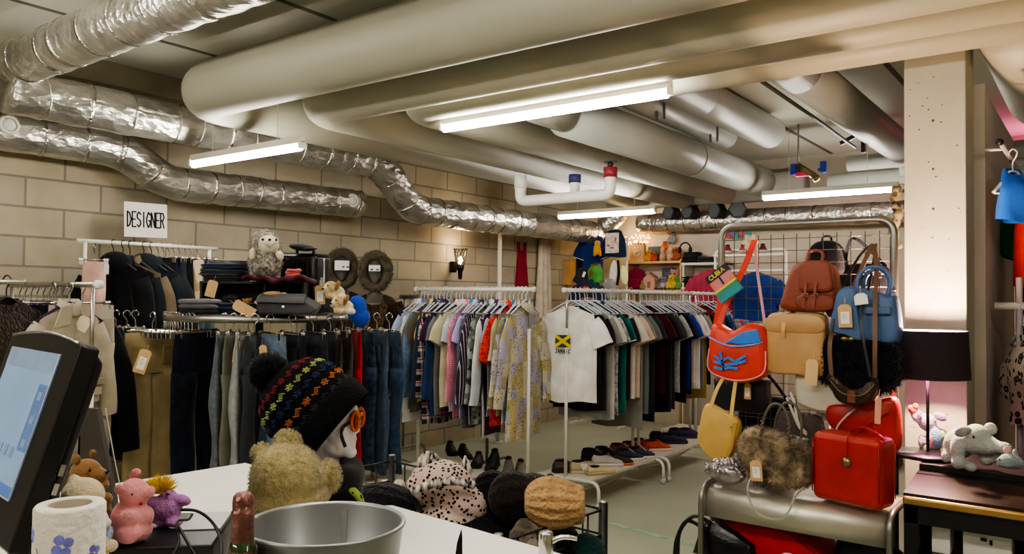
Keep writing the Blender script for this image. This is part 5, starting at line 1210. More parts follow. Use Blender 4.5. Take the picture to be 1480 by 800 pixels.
mannequin('dark mannequin in a furry grey hood and brown leopard jacket, right of the pair', 543, 392, 7.0, cloth('#3a2c22', pat='spots', c2='#17120e', p=45), .08, .098, .052, cloth('#5a4430', pat='spots', c2='#17120e', p=45))
mannequin('dark mannequin in a furry hood with the larger white mask, left of the pair', 494, 388, 7.1, cloth('#2b2826'), .22, .125, .085, cloth('#3a3532'))
# sconce
c = ony(659, 400, 5.72)
t = thing('wall_sconce', 'lit black filigree wall sconce on the block wall', 'lamp', (c.x, 5.66, c.z+.03), 0)
b = MB(); nn = 12
for k in range(nn):
    a0 = 2*PI*k/nn
    for sgn in (1, -1): b.tube([((.03+.045*j/8)*math.cos(a0+sgn*j*.22), (.03+.045*j/8)*math.sin(a0+sgn*j*.22), .04+.24*j/8) for j in range(9)], .0045, 5)
b.build('filigree_shade', M('#1a1714', .5, .4), t)
MB().lathe([(.001, -.06), (.02, -.05), (.028, .05), (.033, .06), (.001, .06)], 20).build('holder', M('#1a1714', .5, .4), t); MB().box((0, .10, .08), (.05, .06, .12)).build('back_plate', M('#1a1714', .5, .4), t)
MB().ell((0, 0, .15), (.026, .026, .045)).build('bulb', M('#ffd9a0', .5, var=0, emit=40.), t)
lamp('sconce_glow', (c.x, 5.62, c.z+.26), 9., (1., .72, .42), .03)
# dresses on the wall
c = ony(755, 352, 5.77)
t = thing('child_dress', 'dark red child pinafore dress hanging on the block wall', 'dress', (c.x, 5.775, c.z+.02), 0)
MB().prism([(-.12, -.57), (-.075, -.16), (-.085, 0), (-.055, 0), (-.04, -.10), (.04, -.10), (.055, 0), (.085, 0), (.075, -.16), (.13, -.56), (.05, -.575)], -.02, .02).build('dress_body', cloth('#8e1f35'), t, bev=.012)
MB().tube([(-.08, 0, -.30), (0, -.024, -.31), (.08, 0, -.30)], .006, 6).build('waist_seam', cloth('#7a182c'), t)
c = ony(790, 345, 5.7)
t = thing('lace_dress', 'long cream dress hanging on the block wall beside the red pinafore', 'dress', (c.x, 5.735, c.z), 0)
b = MB(); rings = [[(w*math.cos(a), (.03+.02*(z/.8))*math.sin(a)+.012*math.sin(a*9)*(z > .1), -z) for a in [2*PI*k/40 for k in range(40)]] for w, z in ((.03, 0), (.10, .02), (.115, .15), (.12, .3), (.15, .6), (.17, 1.0))]
b.loft(rings, False).build('dress_body', cloth('#cfc3ad'), t)
c = ony(722, 400, 5.4); t = thing('steel_post', 'slim white post standing before the block wall behind the shirt rail', 'post', (c.x, 5.4, 0)); MB().cyl((0, 0, 0), (0, 0, 2.42), .022).build('post_tube', M('#d5d0c4', .5, var=.03), t); MB().cyl((0, 0, 0), (0, 0, .015), .06).build('base_plate', M('#d5d0c4', .5, var=.03), t)

# ---------------------------------------------------------------- shoes on the low shelves
def shoe(label, loc, rz, c, sole='#e8e4dc', L=.27, lace='#d9d5cc', stripe=None, flat=False, group='shoes on the rail shelves', name='shoe', high=1.):
    t = thing(name, label, 'shoe', loc, rz, group)
    def sec(x, w, z0, z1): return [(x, w*math.cos(a), z0+(z1-z0)*max(0, math.sin(a)) if math.sin(a) > 0 else z0) for a in [2*PI*k/16 for k in range(16)]]
    prof = [(-.48, .03, .06), (-.42, .036, .085), (-.25, .038, .088), (-.08, .04, .082), (.08, .044, .066), (.25, .047, .050), (.38, .042, .040), (.47, .026, .026)]
    if flat: prof = [(x, w, .018+(z-.018)*(.55 if x > -.3 else .6)) for x, w, z in prof]
    prof = [(x, w, z*high if x < .1 else z) for x, w, z in prof]
    MB().loft([sec(x*L, w, .018, z+.01) for x, w, z in prof]).build('upper', M(c, .6, bump=.1, bs=120, var=.12, vs=20), t)
    MB().loft([[(x*L*1.03, (w+.004)*math.cos(a), .011+.011*math.copysign(1, math.sin(a))*min(1, abs(math.sin(a))*3)) for a in [2*PI*k/16+.01 for k in range(16)]] for x, w, z in prof]).build('sole', M(sole, .7, var=.06), t)
    MB().ell((-.24*L, 0, prof[2][2]+.004), (.20*L, .026, .012)).build('opening', M('#15120f', .9), t)
    if lace and not flat:
        b = MB()
        for k in range(4): b.tube([((.0+.055*k)*L, -.024, .088-.009*k), ((.02+.055*k)*L, 0, .098-.011*k), ((.0+.055*k)*L, .024, .088-.009*k)], .003, 6)
        b.build('laces', M(lace, .8, var=.05), t)
    if stripe:
        b = MB()
        for k in range(3):
            for s in (-1, 1): b.box(((.0-.07*k)*L, s*.039, .05), (.012, .012, .05), (R(s*25), R(-20), 0))
        b.build('side_stripes', M(stripe, .6, var=0), t)
    return t
SZ = .217
def sh(px, py, U, rz, label, *a, **k):
    p = onz(px, py, SZ); return shoe(label, (p.x, p.y, SZ), R(rz), *a, **k)
sh(846, 682, 0, -38, 'beige striped flat shoe nearest on the tee rail shelf', '#b9a98a', stripe='#efe9dd', sole='#cdbd9c', lace=None)
sh(868, 684, 0, -28, 'cream leather flat beside the beige striped shoe', '#cdb98f', sole='#bba67c', flat=True, L=.25)
sh(822, 681, 0, -40, 'dark brown low shoe behind the rail post on the tee rail shelf', '#3d342c', sole='#2a241f', lace=None)
sh(862, 664, 0, -60, 'black trainer with white lacing, left one of its pair', '#17171b', sole='#2c2c30')
sh(880, 661, 0, -60, 'black trainer with white lacing, right one of its pair', '#17171b', sole='#2c2c30')
sh(878, 672, 0, -48, 'silver-white trainer in the middle of the tee rail shelf', '#b9b4aa', sole='#dcd6ca')
sh(893, 671, 0, -42, 'black shoe with bright orange sole on the tee rail shelf', '#1c1a1c', sole='#c9652a', lace='#2a2a2a')
sh(902, 656, 0, -55, 'red patterned canvas shoe, left one, on the tee rail shelf', '#7a3436', sole='#e6e0d6')
sh(918, 653, 0, -50, 'red patterned canvas shoe, right one, on the tee rail shelf', '#8a3a3a', sole='#e6e0d6')
sh(909, 664, 0, -38, 'navy canvas shoe with white sole at the end of the tee rail shelf', '#232a3c', sole='#dedad2')
sh(926, 661, 0, -38, 'second navy canvas shoe at the very end of the tee rail shelf', '#262c3e', sole='#dedad2')
sh(932, 648, 0, -50, 'orange running shoe, left one, on the middle rail shelf', '#c9501f', sole='#e8d9c8', lace='#e2702c')
sh(950, 650, 0, -40, 'orange running shoe with pale toe, right one, on the middle rail shelf', '#c4481c', sole='#dfcdb8', lace='#e2702c')
sh(958, 638, 0, -60, 'black-navy trainer behind the orange pair', '#1a1c28', sole='#22242e', lace='#33364a')
sh(974, 640, 0, -48, 'navy trainer right of the orange pair', '#1e2138', sole='#2a2c3a', lace='#33364a')
sh(984, 632, 0, -48, 'dark blue trainer third from the end of the middle rail shelf', '#20243c', sole='#34364a', lace='#3d4060')
sh(998, 632, 0, -44, 'dark purple running shoe at the end of the middle rail shelf', '#2c2250', sole='#3c3468', lace='#4a4080')
LBS = ['black boot left of the shirt rail post on the low shelf', 'black low shoe beside the grey fleece shoes', 'dark grey fleece slipper on the shirt rail shelf', 'grey fleece slipper nearest the post on the shirt rail shelf', 'black shoe at the far left of the shirt rail shelf', 'black loafer second from the far left of the shirt rail shelf']
for k, (px, py, c) in enumerate(((712, 676, '#17171a'), (690, 672, '#1b1a1a'), (735, 680, '#8a8176'), (754, 684, '#938a7e'), (652, 655, '#1a1b1e'), (672, 660, '#1d1c1c'))):
    sh(px, py, 0, 205+6*k, LBS[k], c, sole='#26241f' if k not in (2, 3) else '#6d655b', lace=None, high=1.5 if k == 0 else 1.)
p = onz(938, 612, .25)
t = thing('low_platform', 'low pale platform board behind the far rails', 'platform', (8.4, 2.2, 0)); MB().box((0, .6, .14), (.5, 2.4, .03)).build('board', M('#d2c8b4', .6, var=.05), t); MB().box((0, .6, .06), (.46, 2.36, .13)).build('plinth', M('#6a5a4a', .7), t)
# floor tape
a, b = onz(884, 756, 0), onz(1016, 791, 0); d = (b-a).normalized(); b = b+d*1.4; a = a-d*.02
sd = Vector((-d.y, d.x, 0))*.028
o = MB().add([a+sd+Vector((0, 0, .0015)), a-sd+Vector((0, 0, .0015)), b-sd+Vector((0, 0, .0015)), b+sd+Vector((0, 0, .0015))], [(0, 1, 2, 3)]).build('floor_tape', M('#9cc09c', .7, var=.2, vs=14)); tag(o, 'worn pale green tape line on the floor in front of the silver table', 'tape')
# ============================================================ children's corner at the back wall
UB = 9.36
def wf(px, py, U=9.2): return FU(px, py, U)
WOOD = M('#c79a63', .6, bump=.05, bs=20, var=.12, vs=6, strx=.3)
def shelf_unit(label, x0, x1, levels, m, U=9.2, D=.30, yb=None):
    f = wf(x0, levels[-1], U); W = (onx(x0, 400, U).y-onx(x1, 400, U).y)
    t = thing('shelf_unit', label, 'shelf', (U, onx(x0, 400, U).y, 0), -PI/2)
    zs = [onx((x0+x1)/2, y, U).z for y in levels]
    for z in zs: MB().box2((0, -.0, z-.03), (W, D, z)).build('shelf_board', m, t, bev=.003)
    for x in (.012, W-.012): MB().box2((x-.012, .02, 0), (x+.012, D-.0, max(zs)+.02)).build('side_post', m, t)
    return zs, t
zs, t1 = shelf_unit('light wooden wall shelves with toys at the back wall', 905, 984, (377, 418), WOOD, 9.08)
zs2, t2 = shelf_unit('white metal shelves with folded dark clothes at the back wall', 985, 1046, (379, 415), M('#d9d3c4', .5, var=.04), 9.08)
def onshelf(px, U, z): q = onx(px, 400, U); return Vector((U, q.y, z))
S = .0088  # metres per pixel at the shelves
def ctag(name, label, cat, px, U, z, group=None): return thing(name, label, cat, onshelf(px, U, z), -PI/2, group)
# clock
t = ctag('mantel_clock', 'square light wooden clock on the upper toy shelf', 'clock', 922, 9.17, zs[0])
MB().box((0, 0, .11), (.20, .07, .22)).build('case', WOOD, t, bev=.006); MB().lathe([(.001, .002), (.075, .002), (.078, .0), (.068, -.002)], 32, mat_rt((R(90), 0, 0), (0, -.036, .11))).build('dial', M('#d9b585', .6), t)
b = MB()
for k in range(12):
    a = k*PI/6; b.box((.06*math.sin(a), -.040, .11+.06*math.cos(a)), (.008, .003, .018), (0, a, 0))
b.build('hour_marks', M('#3a2414', .7), t); MB().box((.018, -.041, .118), (.042, .003, .006), (0, R(-20), 0)).box((-.006, -.041, .10), (.03, .003, .006), (0, R(-60), 0)).build('hands', M('#2a1a10', .7), t)
b = MB()
for k in range(5): b.ell((-.08+.04*k, 0, .225), (.016, .012, .022))
b.build('garland_trim', M('#8a5a3a', .8), t)
def toy(label, px, U, z, c, s=1., ear=True, c2=None, name='soft_toy'):
    f = wf(px, 400, U); f.loc = onshelf(px, U, z)
    ex = [('eye', EYE, [((-.016*s, -.052*s, .125*s), (.006*s,)*3), ((.016*s, -.052*s, .125*s), (.006*s,)*3)])]
    if c2: ex.append(('belly', plush(c2), [((0, -.012*s, .05*s), (.038*s, .045*s, .04*s))]))
    return plushie(name, label, f, [((0, 0, .05*s), (.05*s, .045*s, .05*s)), ((0, -.008*s, .12*s), (.042*s, .042*s, .04*s)), ((0, -.045*s, .112*s), (.016*s, .014*s, .012*s)), ((-.05*s, -.02*s, .06*s), (.018*s, .02*s, .03*s)), ((.05*s, -.02*s, .06*s), (.018*s, .02*s, .03*s)), ((-.03*s, -.05*s, .02*s), (.02*s, .03*s, .018*s)), ((.03*s, -.05*s, .02*s), (.02*s, .03*s, .018*s))]
        + ([((-.034*s, 0, .155*s), (.014*s, .01*s, .016*s)), ((.034*s, 0, .155*s), (.014*s, .01*s, .016*s))] if ear else []), plush(c), .010*s, extra=ex)
toy('orange-yellow soft toy beside the wooden clock', 938, 9.2, zs[0], '#d08a3a', .9)
toy('red soft toy right of the orange-yellow one on the upper shelf', 946, 9.16, zs[0], '#b5402f', .75)
t = ctag('picture_book', 'dark blue-green book standing at the back of the upper toy shelf', 'book', 947, 9.30, zs[0]); MB().box((0, 0, .10), (.20, .02, .20)).build('cover', M('#4a5a58', .6), t, bev=.002); MB().box((.003, 0, .10), (.192, .014, .192)).build('pages', TAGW, t)
for px, c, lb in ((958, '#c79a78', 'carved wooden figure, left of the pair on the upper shelf'), (969, '#cfae90', 'carved wooden figure, right of the pair on the upper shelf')):
    t = ctag('wooden_figure', lb, 'figure', px, 9.16, zs[0]); MB().lathe([(.001, 0), (.04, 0), (.045, .05), (.03, .11), (.03, .13), (.001, .135)], 20).build('body', M(c, .6, pat='mottle', c2='#8f6e52', p=20), t); MB().ell((0, 0, .15), (.032, .03, .032)).build('head', M(c, .6), t)
toy('orange soft toy on top of the carved figures', 961, 9.24, zs[0]+.14, '#d9662c', .75)
toy('rust brown soft toy at the right end of the upper toy shelf', 978, 9.2, zs[0], '#a5552c', 1.1)
toy('pale grey soft elephant pinned above the upper toy shelf', 972, 9.30, zs[0]+.22, '#8f8f8d', 1.0)
f = wf(917, 346, 9.3)
t = thing('fairy_lights', 'glowing bunch of warm fairy lights on the back wall above the clock', 'fairy lights', f.loc, f.rz)
rr = random.Random(3); b = MB(); wv = []
for k in range(40):
    c = f.p(905+32*((k % 20)/19)+rr.uniform(-1, 1), (342 if k < 20 else 350)+rr.uniform(-2.5, 2.5), rr.uniform(-.03, .03)); b.ell(c, (.011, .011, .011), None, 8, 6); wv.append(c)
b.build('glowing_bulbs', M('#ffbe5a', .5, var=0, emit=9.), t)['kind'] = 'stuff'; MB().tube(wv, .002, 5).build('wire', M('#b9ab88', .6), t)
lamp('fairy_glow', f.loc+Vector((-.2, 0, .02)), 5., (1., .75, .4), .08)
f = wf(955, 333, 9.34)
t = thing('paper_garland', 'orange paper bird garland pinned high on the back wall', 'garland', f.loc, f.rz)
MB().tube(path(f, [(933, 336, 0), (945, 331, 0), (958, 333, 0), (975, 340, 0)]), .006, 6).build('string', M('#8a5a34', .8), t)
for k, (px, py) in enumerate(((940, 332), (950, 330), (960, 331), (968, 336))): MB().ell(f.p(px, py, -.02), (.035, .012, .03)).build('paper_bird', M('#c7793f', .8), t)
# lower toy shelf
zl = zs[1]
f = wf(918, 416, 9.14)
t = thing('child_backpack', 'burgundy child backpack on the lower toy shelf', 'bag', onshelf(920, 9.16, zl), -PI/2)
puff(MB(), [(-.13, 0), (.11, 0), (.13, .12), (.10, .25), (0, .29), (-.08, .25), (-.13, .12)], .14, edge=.3).build('bag_body', cloth('#7c1c36'), t); puff(MB(), [(-.08, .02), (.08, .02), (.08, .13), (-.08, .13)], .05, y0=-.07).build('front_pocket', cloth('#8a2440'), t)
toy('small tan soft toy in front of the burgundy backpack', 912, 9.10, zl, '#b58a5a', .7); toy('small olive soft toy right of the burgundy backpack', 930, 9.10, zl, '#8f8450', .7)
t = ctag('toy_house', 'pink-beige wooden toy house on the lower toy shelf', 'toy', 941, 9.14, zl); MB().prism([(-.08, 0), (.08, 0), (.08, .14), (0, .20), (-.08, .14)], -.06, .06).build('house_body', M('#c2907a', .7), t); MB().box((0, -.062, .06), (.04, .004, .08)).build('house_door', M('#8a5a4a', .7), t); MB().tube([(-.09, 0, .15), (0, 0, .215), (.09, 0, .15)], .012, 6).build('roof_edge', M('#7a4a44', .7), t)
toy('brown soft toy between the toy house and the photo frame', 952, 9.12, zl, '#7d5f48', .9); toy('grey-violet soft toy on the lower toy shelf', 960, 9.10, zl, '#7a6d80', 1.0, c2='#b9aebc')
t = ctag('photo_frame', 'dark picture box standing behind the soft toys on the lower shelf', 'box', 966, 9.3, zl); MB().box((0, 0, .14), (.16, .03, .28)).build('frame', M('#3f3a40', .6), t, bev=.003); MB().box((0, -.017, .14), (.12, .004, .22)).build('picture', M('#6d6570', .6, pat='mottle', c2='#3c3840', p=20), t)
toy('yellow soft toy on the lower toy shelf', 971, 9.10, zl, '#c9a83a', 1.1); toy('green soft toy at the right end of the lower toy shelf', 980, 9.12, zl, '#5f8a4a', 1.0); toy('pink soft toy looking over the yellow and green ones on the lower shelf', 976, 9.24, zl, '#c28a7a', 1.6)
# folded dark clothes on the white shelves
for k, (px, lev, c, w, lb) in enumerate(((1000, 0, '#15161a', .22, 'black folded jeans at the left of the upper white shelf'), (1001, 0, '#1d2028', .20, 'black-navy folded jeans on top of the left pile, upper white shelf'), (1022, 0, '#3a3a3e', .20, 'dark grey folded jeans at the right of the upper white shelf'), (1003, 1, '#1a1d22', .24, 'black folded trousers at the bottom of the lower white shelf pile'), (1000, 1, '#141518', .22, 'black folded trousers in the middle of the lower white shelf pile'), (1024, 1, '#2b3530', .20, 'dark green-black folded trousers at the right of the lower white shelf'))):
    base = zs2[lev]+(.06 if k in (1, 4) else 0); q = onshelf(px, 9.2, base); f_ = folded('folded_trousers', lb, 700, 400, 5, w, .22, .062, [cloth(c), cloth('#26282e')], z=base); f_.location = q; f_.rotation_euler = (0, 0, -PI/2)
t = ctag('headphones', 'black headphones on the upper white shelf', 'headphones', 990, 9.16, zs2[0]+.125); MB().tube([(.07*math.cos(a), 0, .05+.08*math.sin(a)) for a in [PI*k/12 for k in range(13)]], .010, 8).build('headband', BLACK_PL, t); MB().ell((-.07, 0, .04), (.02, .035, .04)).build('ear_cup', BLACK_PL, t); MB().ell((.07, 0, .04), (.02, .035, .04)).build('ear_cup', BLACK_PL, t)
# clothes hung around the corner
UK = 8.75
def kid(label, px, py, c, W, L, U=UK, sl='short', rot=0, **k):
    f = wf(px, py, U); return shirt(label, c if not isinstance(c, str) else cloth(c), f.loc, -PI/2+R(rot), W=W, L=L, sl=sl, thick=.035, hang=.02, cat='child clothes', name='child_shirt', neck=.05, **k)
o = kid('navy child sweatshirt with white picture print hanging at the back corner', 888, 327, '#1d2340', .16, .36, 8.7, 'none', 0, seed=401)
MB().box((0, -.055, -.21), (.19, .004, .25)).build('picture_print', M('#cfc6b8', .7, pat='mottle', c2='#b2978a', p=22), o, label='white picture print')
MB().ell((.05, -.058, -.17), (.012, .003, .03)).ell((-.05, -.058, -.24), (.02, .003, .012)).ell((.0, -.058, -.27), (.03, .003, .01)).build('picture_figures', M('#7a4a50', .7), o)
kid('dark blue child football top with white sleeve tips at the back corner', 857, 335, '#1d2f66', .145, .6, 8.75, 'short', 6, seed=402, trim=cloth('#d9d9d9'))
kid('black child vest at the left of the blue football top', 843, 352, '#15171f', .13, .45, 8.8, 'none', -8, seed=403)
kid('green and brown child waistcoat in front of the blue top', 861, 376, M('#2f9a3a', .7, pat='mottle', c2='#6a4a2a', p=10), .11, .26, 8.62, 'none', 0, seed=404)
o = kid('dark navy child top with red round print at the bottom of the corner', 850, 398, '#2a3048', .17, .26, 8.6, 'short', 0, seed=405)
MB().ell((.0, -.06, -.17), (.06, .006, .04)).build('round_print', M('#c23a34', .7, var=.2, vs=30), o, label='red round print')
kid('grey child top at the foot of the corner rail', 880, 398, '#8a8a88', .1, .25, 8.66, 'none', 0, seed=406)
f = wf(858, 358, 8.55)
t = plushie('soft_toy', 'yellow soft toy monkey clinging to the blue football top', f, [(f.p(863, 360, 0), (.05, .04, .07)), (f.p(864, 352, -.01), (.042, .04, .04)), (f.p(860, 366, -.01), (.02, .02, .045)), (f.p(868, 366, -.01), (.02, .02, .045))], plush('#c98a2c'), .010, extra=[('eye', EYE, [(f.p(862, 352, -.05), (.006,)*3), (f.p(866, 352, -.05), (.006,)*3)])])
f = wf(835, 410, 8.7)
t = thing('shoulder_bag', 'dark grey bag leaning at the left of the kids clothes with a white tag', 'bag', f.loc, f.rz, rot=(0, R(25), f.rz)); puff(MB(), [(-.08, 0), (.08, 0), (.10, .16), (.04, .24), (-.06, .2)], .08).build('bag_body', cloth('#33343a'), t); MB().box((.06, -.05, .16), (.035, .004, .07)).build('tag', TAGW, t)
f = wf(821, 412, 8.95)
t = thing('wooden_crate', 'tall light wooden crate with bent handle beside the kids clothes', 'crate', f.loc, f.rz)
MB().box((0, 0, .17), (.16, .14, .34)).build('crate_body', WOOD, t, bev=.004); MB().tube(smooth([(-.05, 0, .34), (-.03, 0, .39), (.08, 0, .39), (.09, 0, .34)], 5), .010, 8).build('handle', M('#c9c2b4', .5), t)
f = wf(893, 412, 8.7)
t = thing('fairy_wings', 'white and pale yellow costume wings beside the navy sweatshirt', 'costume wings', f.loc, f.rz)
MB().ell(f.p(886, 394, 0), (.055, .012, .16), (0, R(6), 0)).build('wing', cloth('#cfcfc2'), t); MB().ell(f.p(902, 397, 0), (.055, .012, .12), (0, R(-10), 0)).build('wing', cloth('#d9d79a'), t); MB().strap(path(f, [(894, 376, -.02), (896, 395, -.03), (893, 412, -.02)]), .03, .01).build('harness', cloth('#17171a'), t)
t = thing('kids_rail', 'white rail holding the kids clothes at the back corner', 'clothes rail', (8.82, onx(835, 400, 8.82).y, 0), -PI/2)
WK = onx(835, 400, 8.82).y-onx(908, 400, 8.82).y
MB().cyl((0, 0, 2.36), (WK, 0, 2.36), .012).build('top_rail', WHITE_METAL, t)
for x in (0.02, WK-.02): MB().cyl((x, 0, 0), (x, 0, 2.36), .012).box((x, 0, .012), (.05, .4, .024)).build('upright', WHITE_METAL, t)
o = kid('maroon and purple football shirt on the rail left of the stand', 1030, 384, M('#8f2038', .8, pat='sx', c2='#7d1f3a', p=14), .24, .5, 8.3, 'short', 0, seed=410, trim=cloth('#3a2a7a'))
o = kid('blue football shirt seen through the left side of the grid', 1092, 388, '#1b306c', .22, .5, 7.9, 'short', 10, seed=411, trim=cloth('#17224a'))
t = thing('white_rack', 'small white tubular rack with shoes behind the left stand tube', 'rack', onshelf(1040, 8.6, 0), -PI/2)
zr = onx(1045, 362, 8.6).z
MB().tube(arc_path([(-.05, 0, 0), (-.05, 0, zr), (.75, 0, zr), (.75, 0, 0)], .06, 6), .016, 10).build('frame', WHITE_METAL, t)
for dz in (.03, .2): MB().box((.35, .02, zr-.03-dz), (.78, .22, .02)).build('rack_shelf', WHITE_METAL, t)
for k, (x, c) in enumerate(((.1, '#8f2a34'), (.28, '#b3474a'), (.5, '#6a2530'))):
    s_ = shoe(('dark red shoe, leftmost on the small white rack', 'pinkish red shoe, middle one on the small white rack', 'maroon shoe, rightmost on the small white rack')[k], t.location+Vector((-.02, -x, zr-.035)), R(-160), c, L=.22, group='shoes on the white rack', lace=None)
f = wf(1068, 345, 9.3)
t = thing('wall_tiles', 'teal and red wall letter tiles high on the back wall behind the stand', 'wall tiles', f.loc, f.rz)
for k in range(7): MB().box(f.p(1047+k*6, 338+(k % 2)*3, 0), (.045, .02, .06)).build('tile', M(('#3f8a94', '#b8505a', '#7a6fa0')[k % 3], .7), t)
# black hexagons in a row under the ceiling
for k, (px, py) in enumerate(((966, 306), (993, 305), (1032, 304), (1066, 302))):
    f = wf(px, py, 8.78)
    t = thing('hexagonal_shade', ('leftmost', 'second', 'third', 'rightmost')[k]+' of the four black hexagonal shades under the far ceiling', 'lamp shade', f.loc, f.rz+R(-22 if k < 3 else 20), 'black hexagonal shades')
    hx = [(.105*math.cos(PI*j/3), .105*math.sin(PI*j/3)) for j in range(6)]; h2 = [(x*.84, z*.84) for x, z in hx]
    MB().prism(hx, 0, .10).build('rim', M('#1b1b1d', .5), t); MB().prism(h2, -.006, .012).build('face', M('#4a4d50', .5, var=.1), t); MB().cyl((0, .05, .09), (0, .05, .36), .006).build('hanger_rod', STEEL, t)
# ============================================================ the sales counter and what stands on it
CZ = 1.0
cA, cB, cC, cD = onz(355, 668, CZ), onz(600, 738, CZ), onz(815, 800, CZ), onz(205, 697, CZ)
e1 = (cC-cA); e1.z = 0; e1.normalize(); e2 = Vector((e1.y, -e1.x, 0))
if e2.dot(cD-cA) < 0: e2 = -e2
CL, CD_ = 1.62, 1.62
ca = math.atan2(e1.y, e1.x)
sgn = 1 if Vector((-math.sin(ca), math.cos(ca), 0)).dot(e2) > 0 else -1
t = thing('sales_counter', 'white sales counter in the foreground with a bare glossy top', 'counter', (cA.x, cA.y, 0), ca)
WC = M('#f4f1e8', .35, var=.02)
MB().box((CL/2, sgn*CD_/2, CZ-.02), (CL, CD_, .04)).build('worktop', WC, t, bev=.004)
MB().box((CL/2, sgn*(CD_/2+.03), CZ/2-.02), (CL-.08, CD_-.1, CZ-.04)).build('carcass', M('#e4e0d6', .5, var=.03), t)
ZT = CZ+.001
# zinc bucket
f = FC(470, 755, 1.27); top = f.loc.z; f.rest(ZT); H = top-ZT; rt = 112*1.27/1150; rb = rt*.76
t = thing('zinc_bucket', 'empty grey zinc bucket at the bottom of the photo on the counter', 'bucket', f.loc, f.rz)
ZN = M('#9a9c9c', .38, .75, bump=.05, bs=8, var=.12, vs=5)
MB().lathe([(.001, .004), (rb*.98, .004), (rb, .0), (rb+.001, .01), (rt, H-.006), (rt+.003, H-.003), (rt+.003, H+.002), (rt-.001, H+.003), (rt-.003, H-.002), (rb-.002, .012), (.001, .012)], 64).build('bucket_body', ZN, t)
b = MB(); b.box((0, 0, 0), (.006, .002, 1)) if False else None
b.strap([(.006, rb-.004, .02), (.006, rt-.004, H-.008)], .010, .003, (1, 0, 0)).build('seam', M('#b9bbba', .3, .8), t)
MB().tube([((rt+.001)*math.cos(2*PI*k/64), (rt+.001)*math.sin(2*PI*k/64), H) for k in range(65)], .0032, 8).build('rolled_rim', ZN, t)
MB().tube([((rb*1.1)*math.cos(2*PI*k/64), (rb*1.1)*math.sin(2*PI*k/64), H*.3) for k in range(65)], .002, 8).build('bead', ZN, t)
# bottle
f = FC(350, 800, 1.16); zt_ = at(350, 712, 1.16).z; f.rest(ZT); bh_ = zt_-ZT
t = thing('wine_bottle', 'sparkling wine bottle with copper pink foil neck beside the bucket', 'bottle', f.loc, f.rz)
MB().lathe([(.001, 0), (.043, 0), (.045, .01), (.045, bh_*.42), (.038, bh_*.55), (.020, bh_*.72), (.016, bh_*.80), (.001, bh_*.8)], 32).build('bottle_glass', M('#2c3a22', .08, coat=.5, var=.02), t)
FO = M('#8a5f58', .35, .75, bump=.3, bs=90, var=.2, vs=30)
MB().lathe([(.0222, bh_*.695), (.0175, bh_*.76), (.0155, bh_*.86), (.0165, bh_*.872), (.0165, bh_*.915), (.0148, bh_*.92), (.0152, bh_*.955), (.014, bh_*.985), (.010, bh_), (.001, bh_)], 28).build('foil_capsule', FO, t)
MB().lathe([(.0228, bh_*.69), (.0236, bh_*.66), (.030, bh_*.60), (.0305, bh_*.60), (.0242, bh_*.66), (.0232, bh_*.695)], 28).build('neck_label', M('#c9a79a', .5, .3), t)
MB().lathe([(.0455, .04), (.0455, .11)], 28).build('label', M('#d9cdb8', .7), t)
# kitchen roll
f = FC(100, 800, 1.22); zt_ = at(100, 727, 1.22).z; f.rest(ZT); h = zt_-ZT; r = 47*1.22/1150
t = thing('kitchen_roll', 'white kitchen roll printed with violet flowers in front of the till screen', 'kitchen roll', f.loc, f.rz)
MB().lathe([(.031, 0), (r-.002, 0), (r, .003), (r, h-.004), (r-.003, h), (.031, h), (.031, 0)], 48).build('paper_roll', M('#ded7cb', .95, bump=.35, bs=70, var=.04), t)
MB().lathe([(.0308, .002), (.0308, h-.001), (.029, h-.001), (.029, .002)], 28).build('card_core', M('#9a8a76', .9), t)
VIO = M('#7f7fd0', .9, var=.25, vs=40)
for ang, z, s in ((18, .815, 1.25), (-50, .86, .85), (70, .75, .9), (-20, .3, .9), (-70, .4, 1.), (100, .6, 1)):
    b = MB(); a0 = R(ang-90)
    for k in range(4):
        aa = a0+.14*s*math.cos(k*PI/2+.5); zz = h*z+.0085*s*math.sin(k*PI/2+.5); b.ell((r*math.cos(aa), r*math.sin(aa), zz), (.006*s, .006*s, .006*s), None, 10, 6)
    for i, v in enumerate(b.v):
        d = Vector((v.x, v.y, 0)).normalized()*(r+.0006); b.v[i] = Vector((d.x, d.y, v.z))
    b.build('printed_flower', VIO, t)
b = MB()
for ang, z in ((-30, .80), (34, .76), (-5, .74)):
    a0 = R(ang-90); b.tube([((r+.0005)*math.cos(a0+.06*math.sin(k)), (r+.0005)*math.sin(a0+.06*math.sin(k)), h*z-.006*k) for k in range(7)], .0008, 5)
b.build('printed_stems', M('#a9ab90', .9), t)
# till screen
P0 = CAM+FW*1.3+RT*(-.703)+UP*(-(497-400)/1150*1.3)
rgt = (_r*.72-_f*.69).normalized(); nrm = (-_r*.69-_f*.72).normalized(); tau = R(17)
upv = (_u*math.cos(tau)-nrm*math.sin(tau)).normalized(); fwd = rgt.cross(upv).normalized()   # points to the viewer
SW, SHH = .40, .335
m4 = Matrix((rgt, -fwd, upv)).transposed().to_4x4(); org = P0-upv*SHH-rgt*SW/2; m4.translation = org
t = thing('till_screen', 'black touch screen till with a lit blue page at the left edge', 'monitor'); t.matrix_world = m4
BK = M('#141315', .38, bump=.06, bs=200, var=.06)
def rr_prism(x0, x1, z0, z1, y0, y1, bow=.0):
    pts = [(x0, z0), (x1, z0), (x1, z1)]+[(x1+(x0-x1)*k/10, z1+bow*math.sin(PI*k/10)) for k in range(1, 10)]+[(x0, z1)]
    return MB().prism(pts, y0, y1)
rr_prism(-SW/2, SW/2, 0, SHH, 0, .032, .012).build('bezel', BK, t, bev=.006)
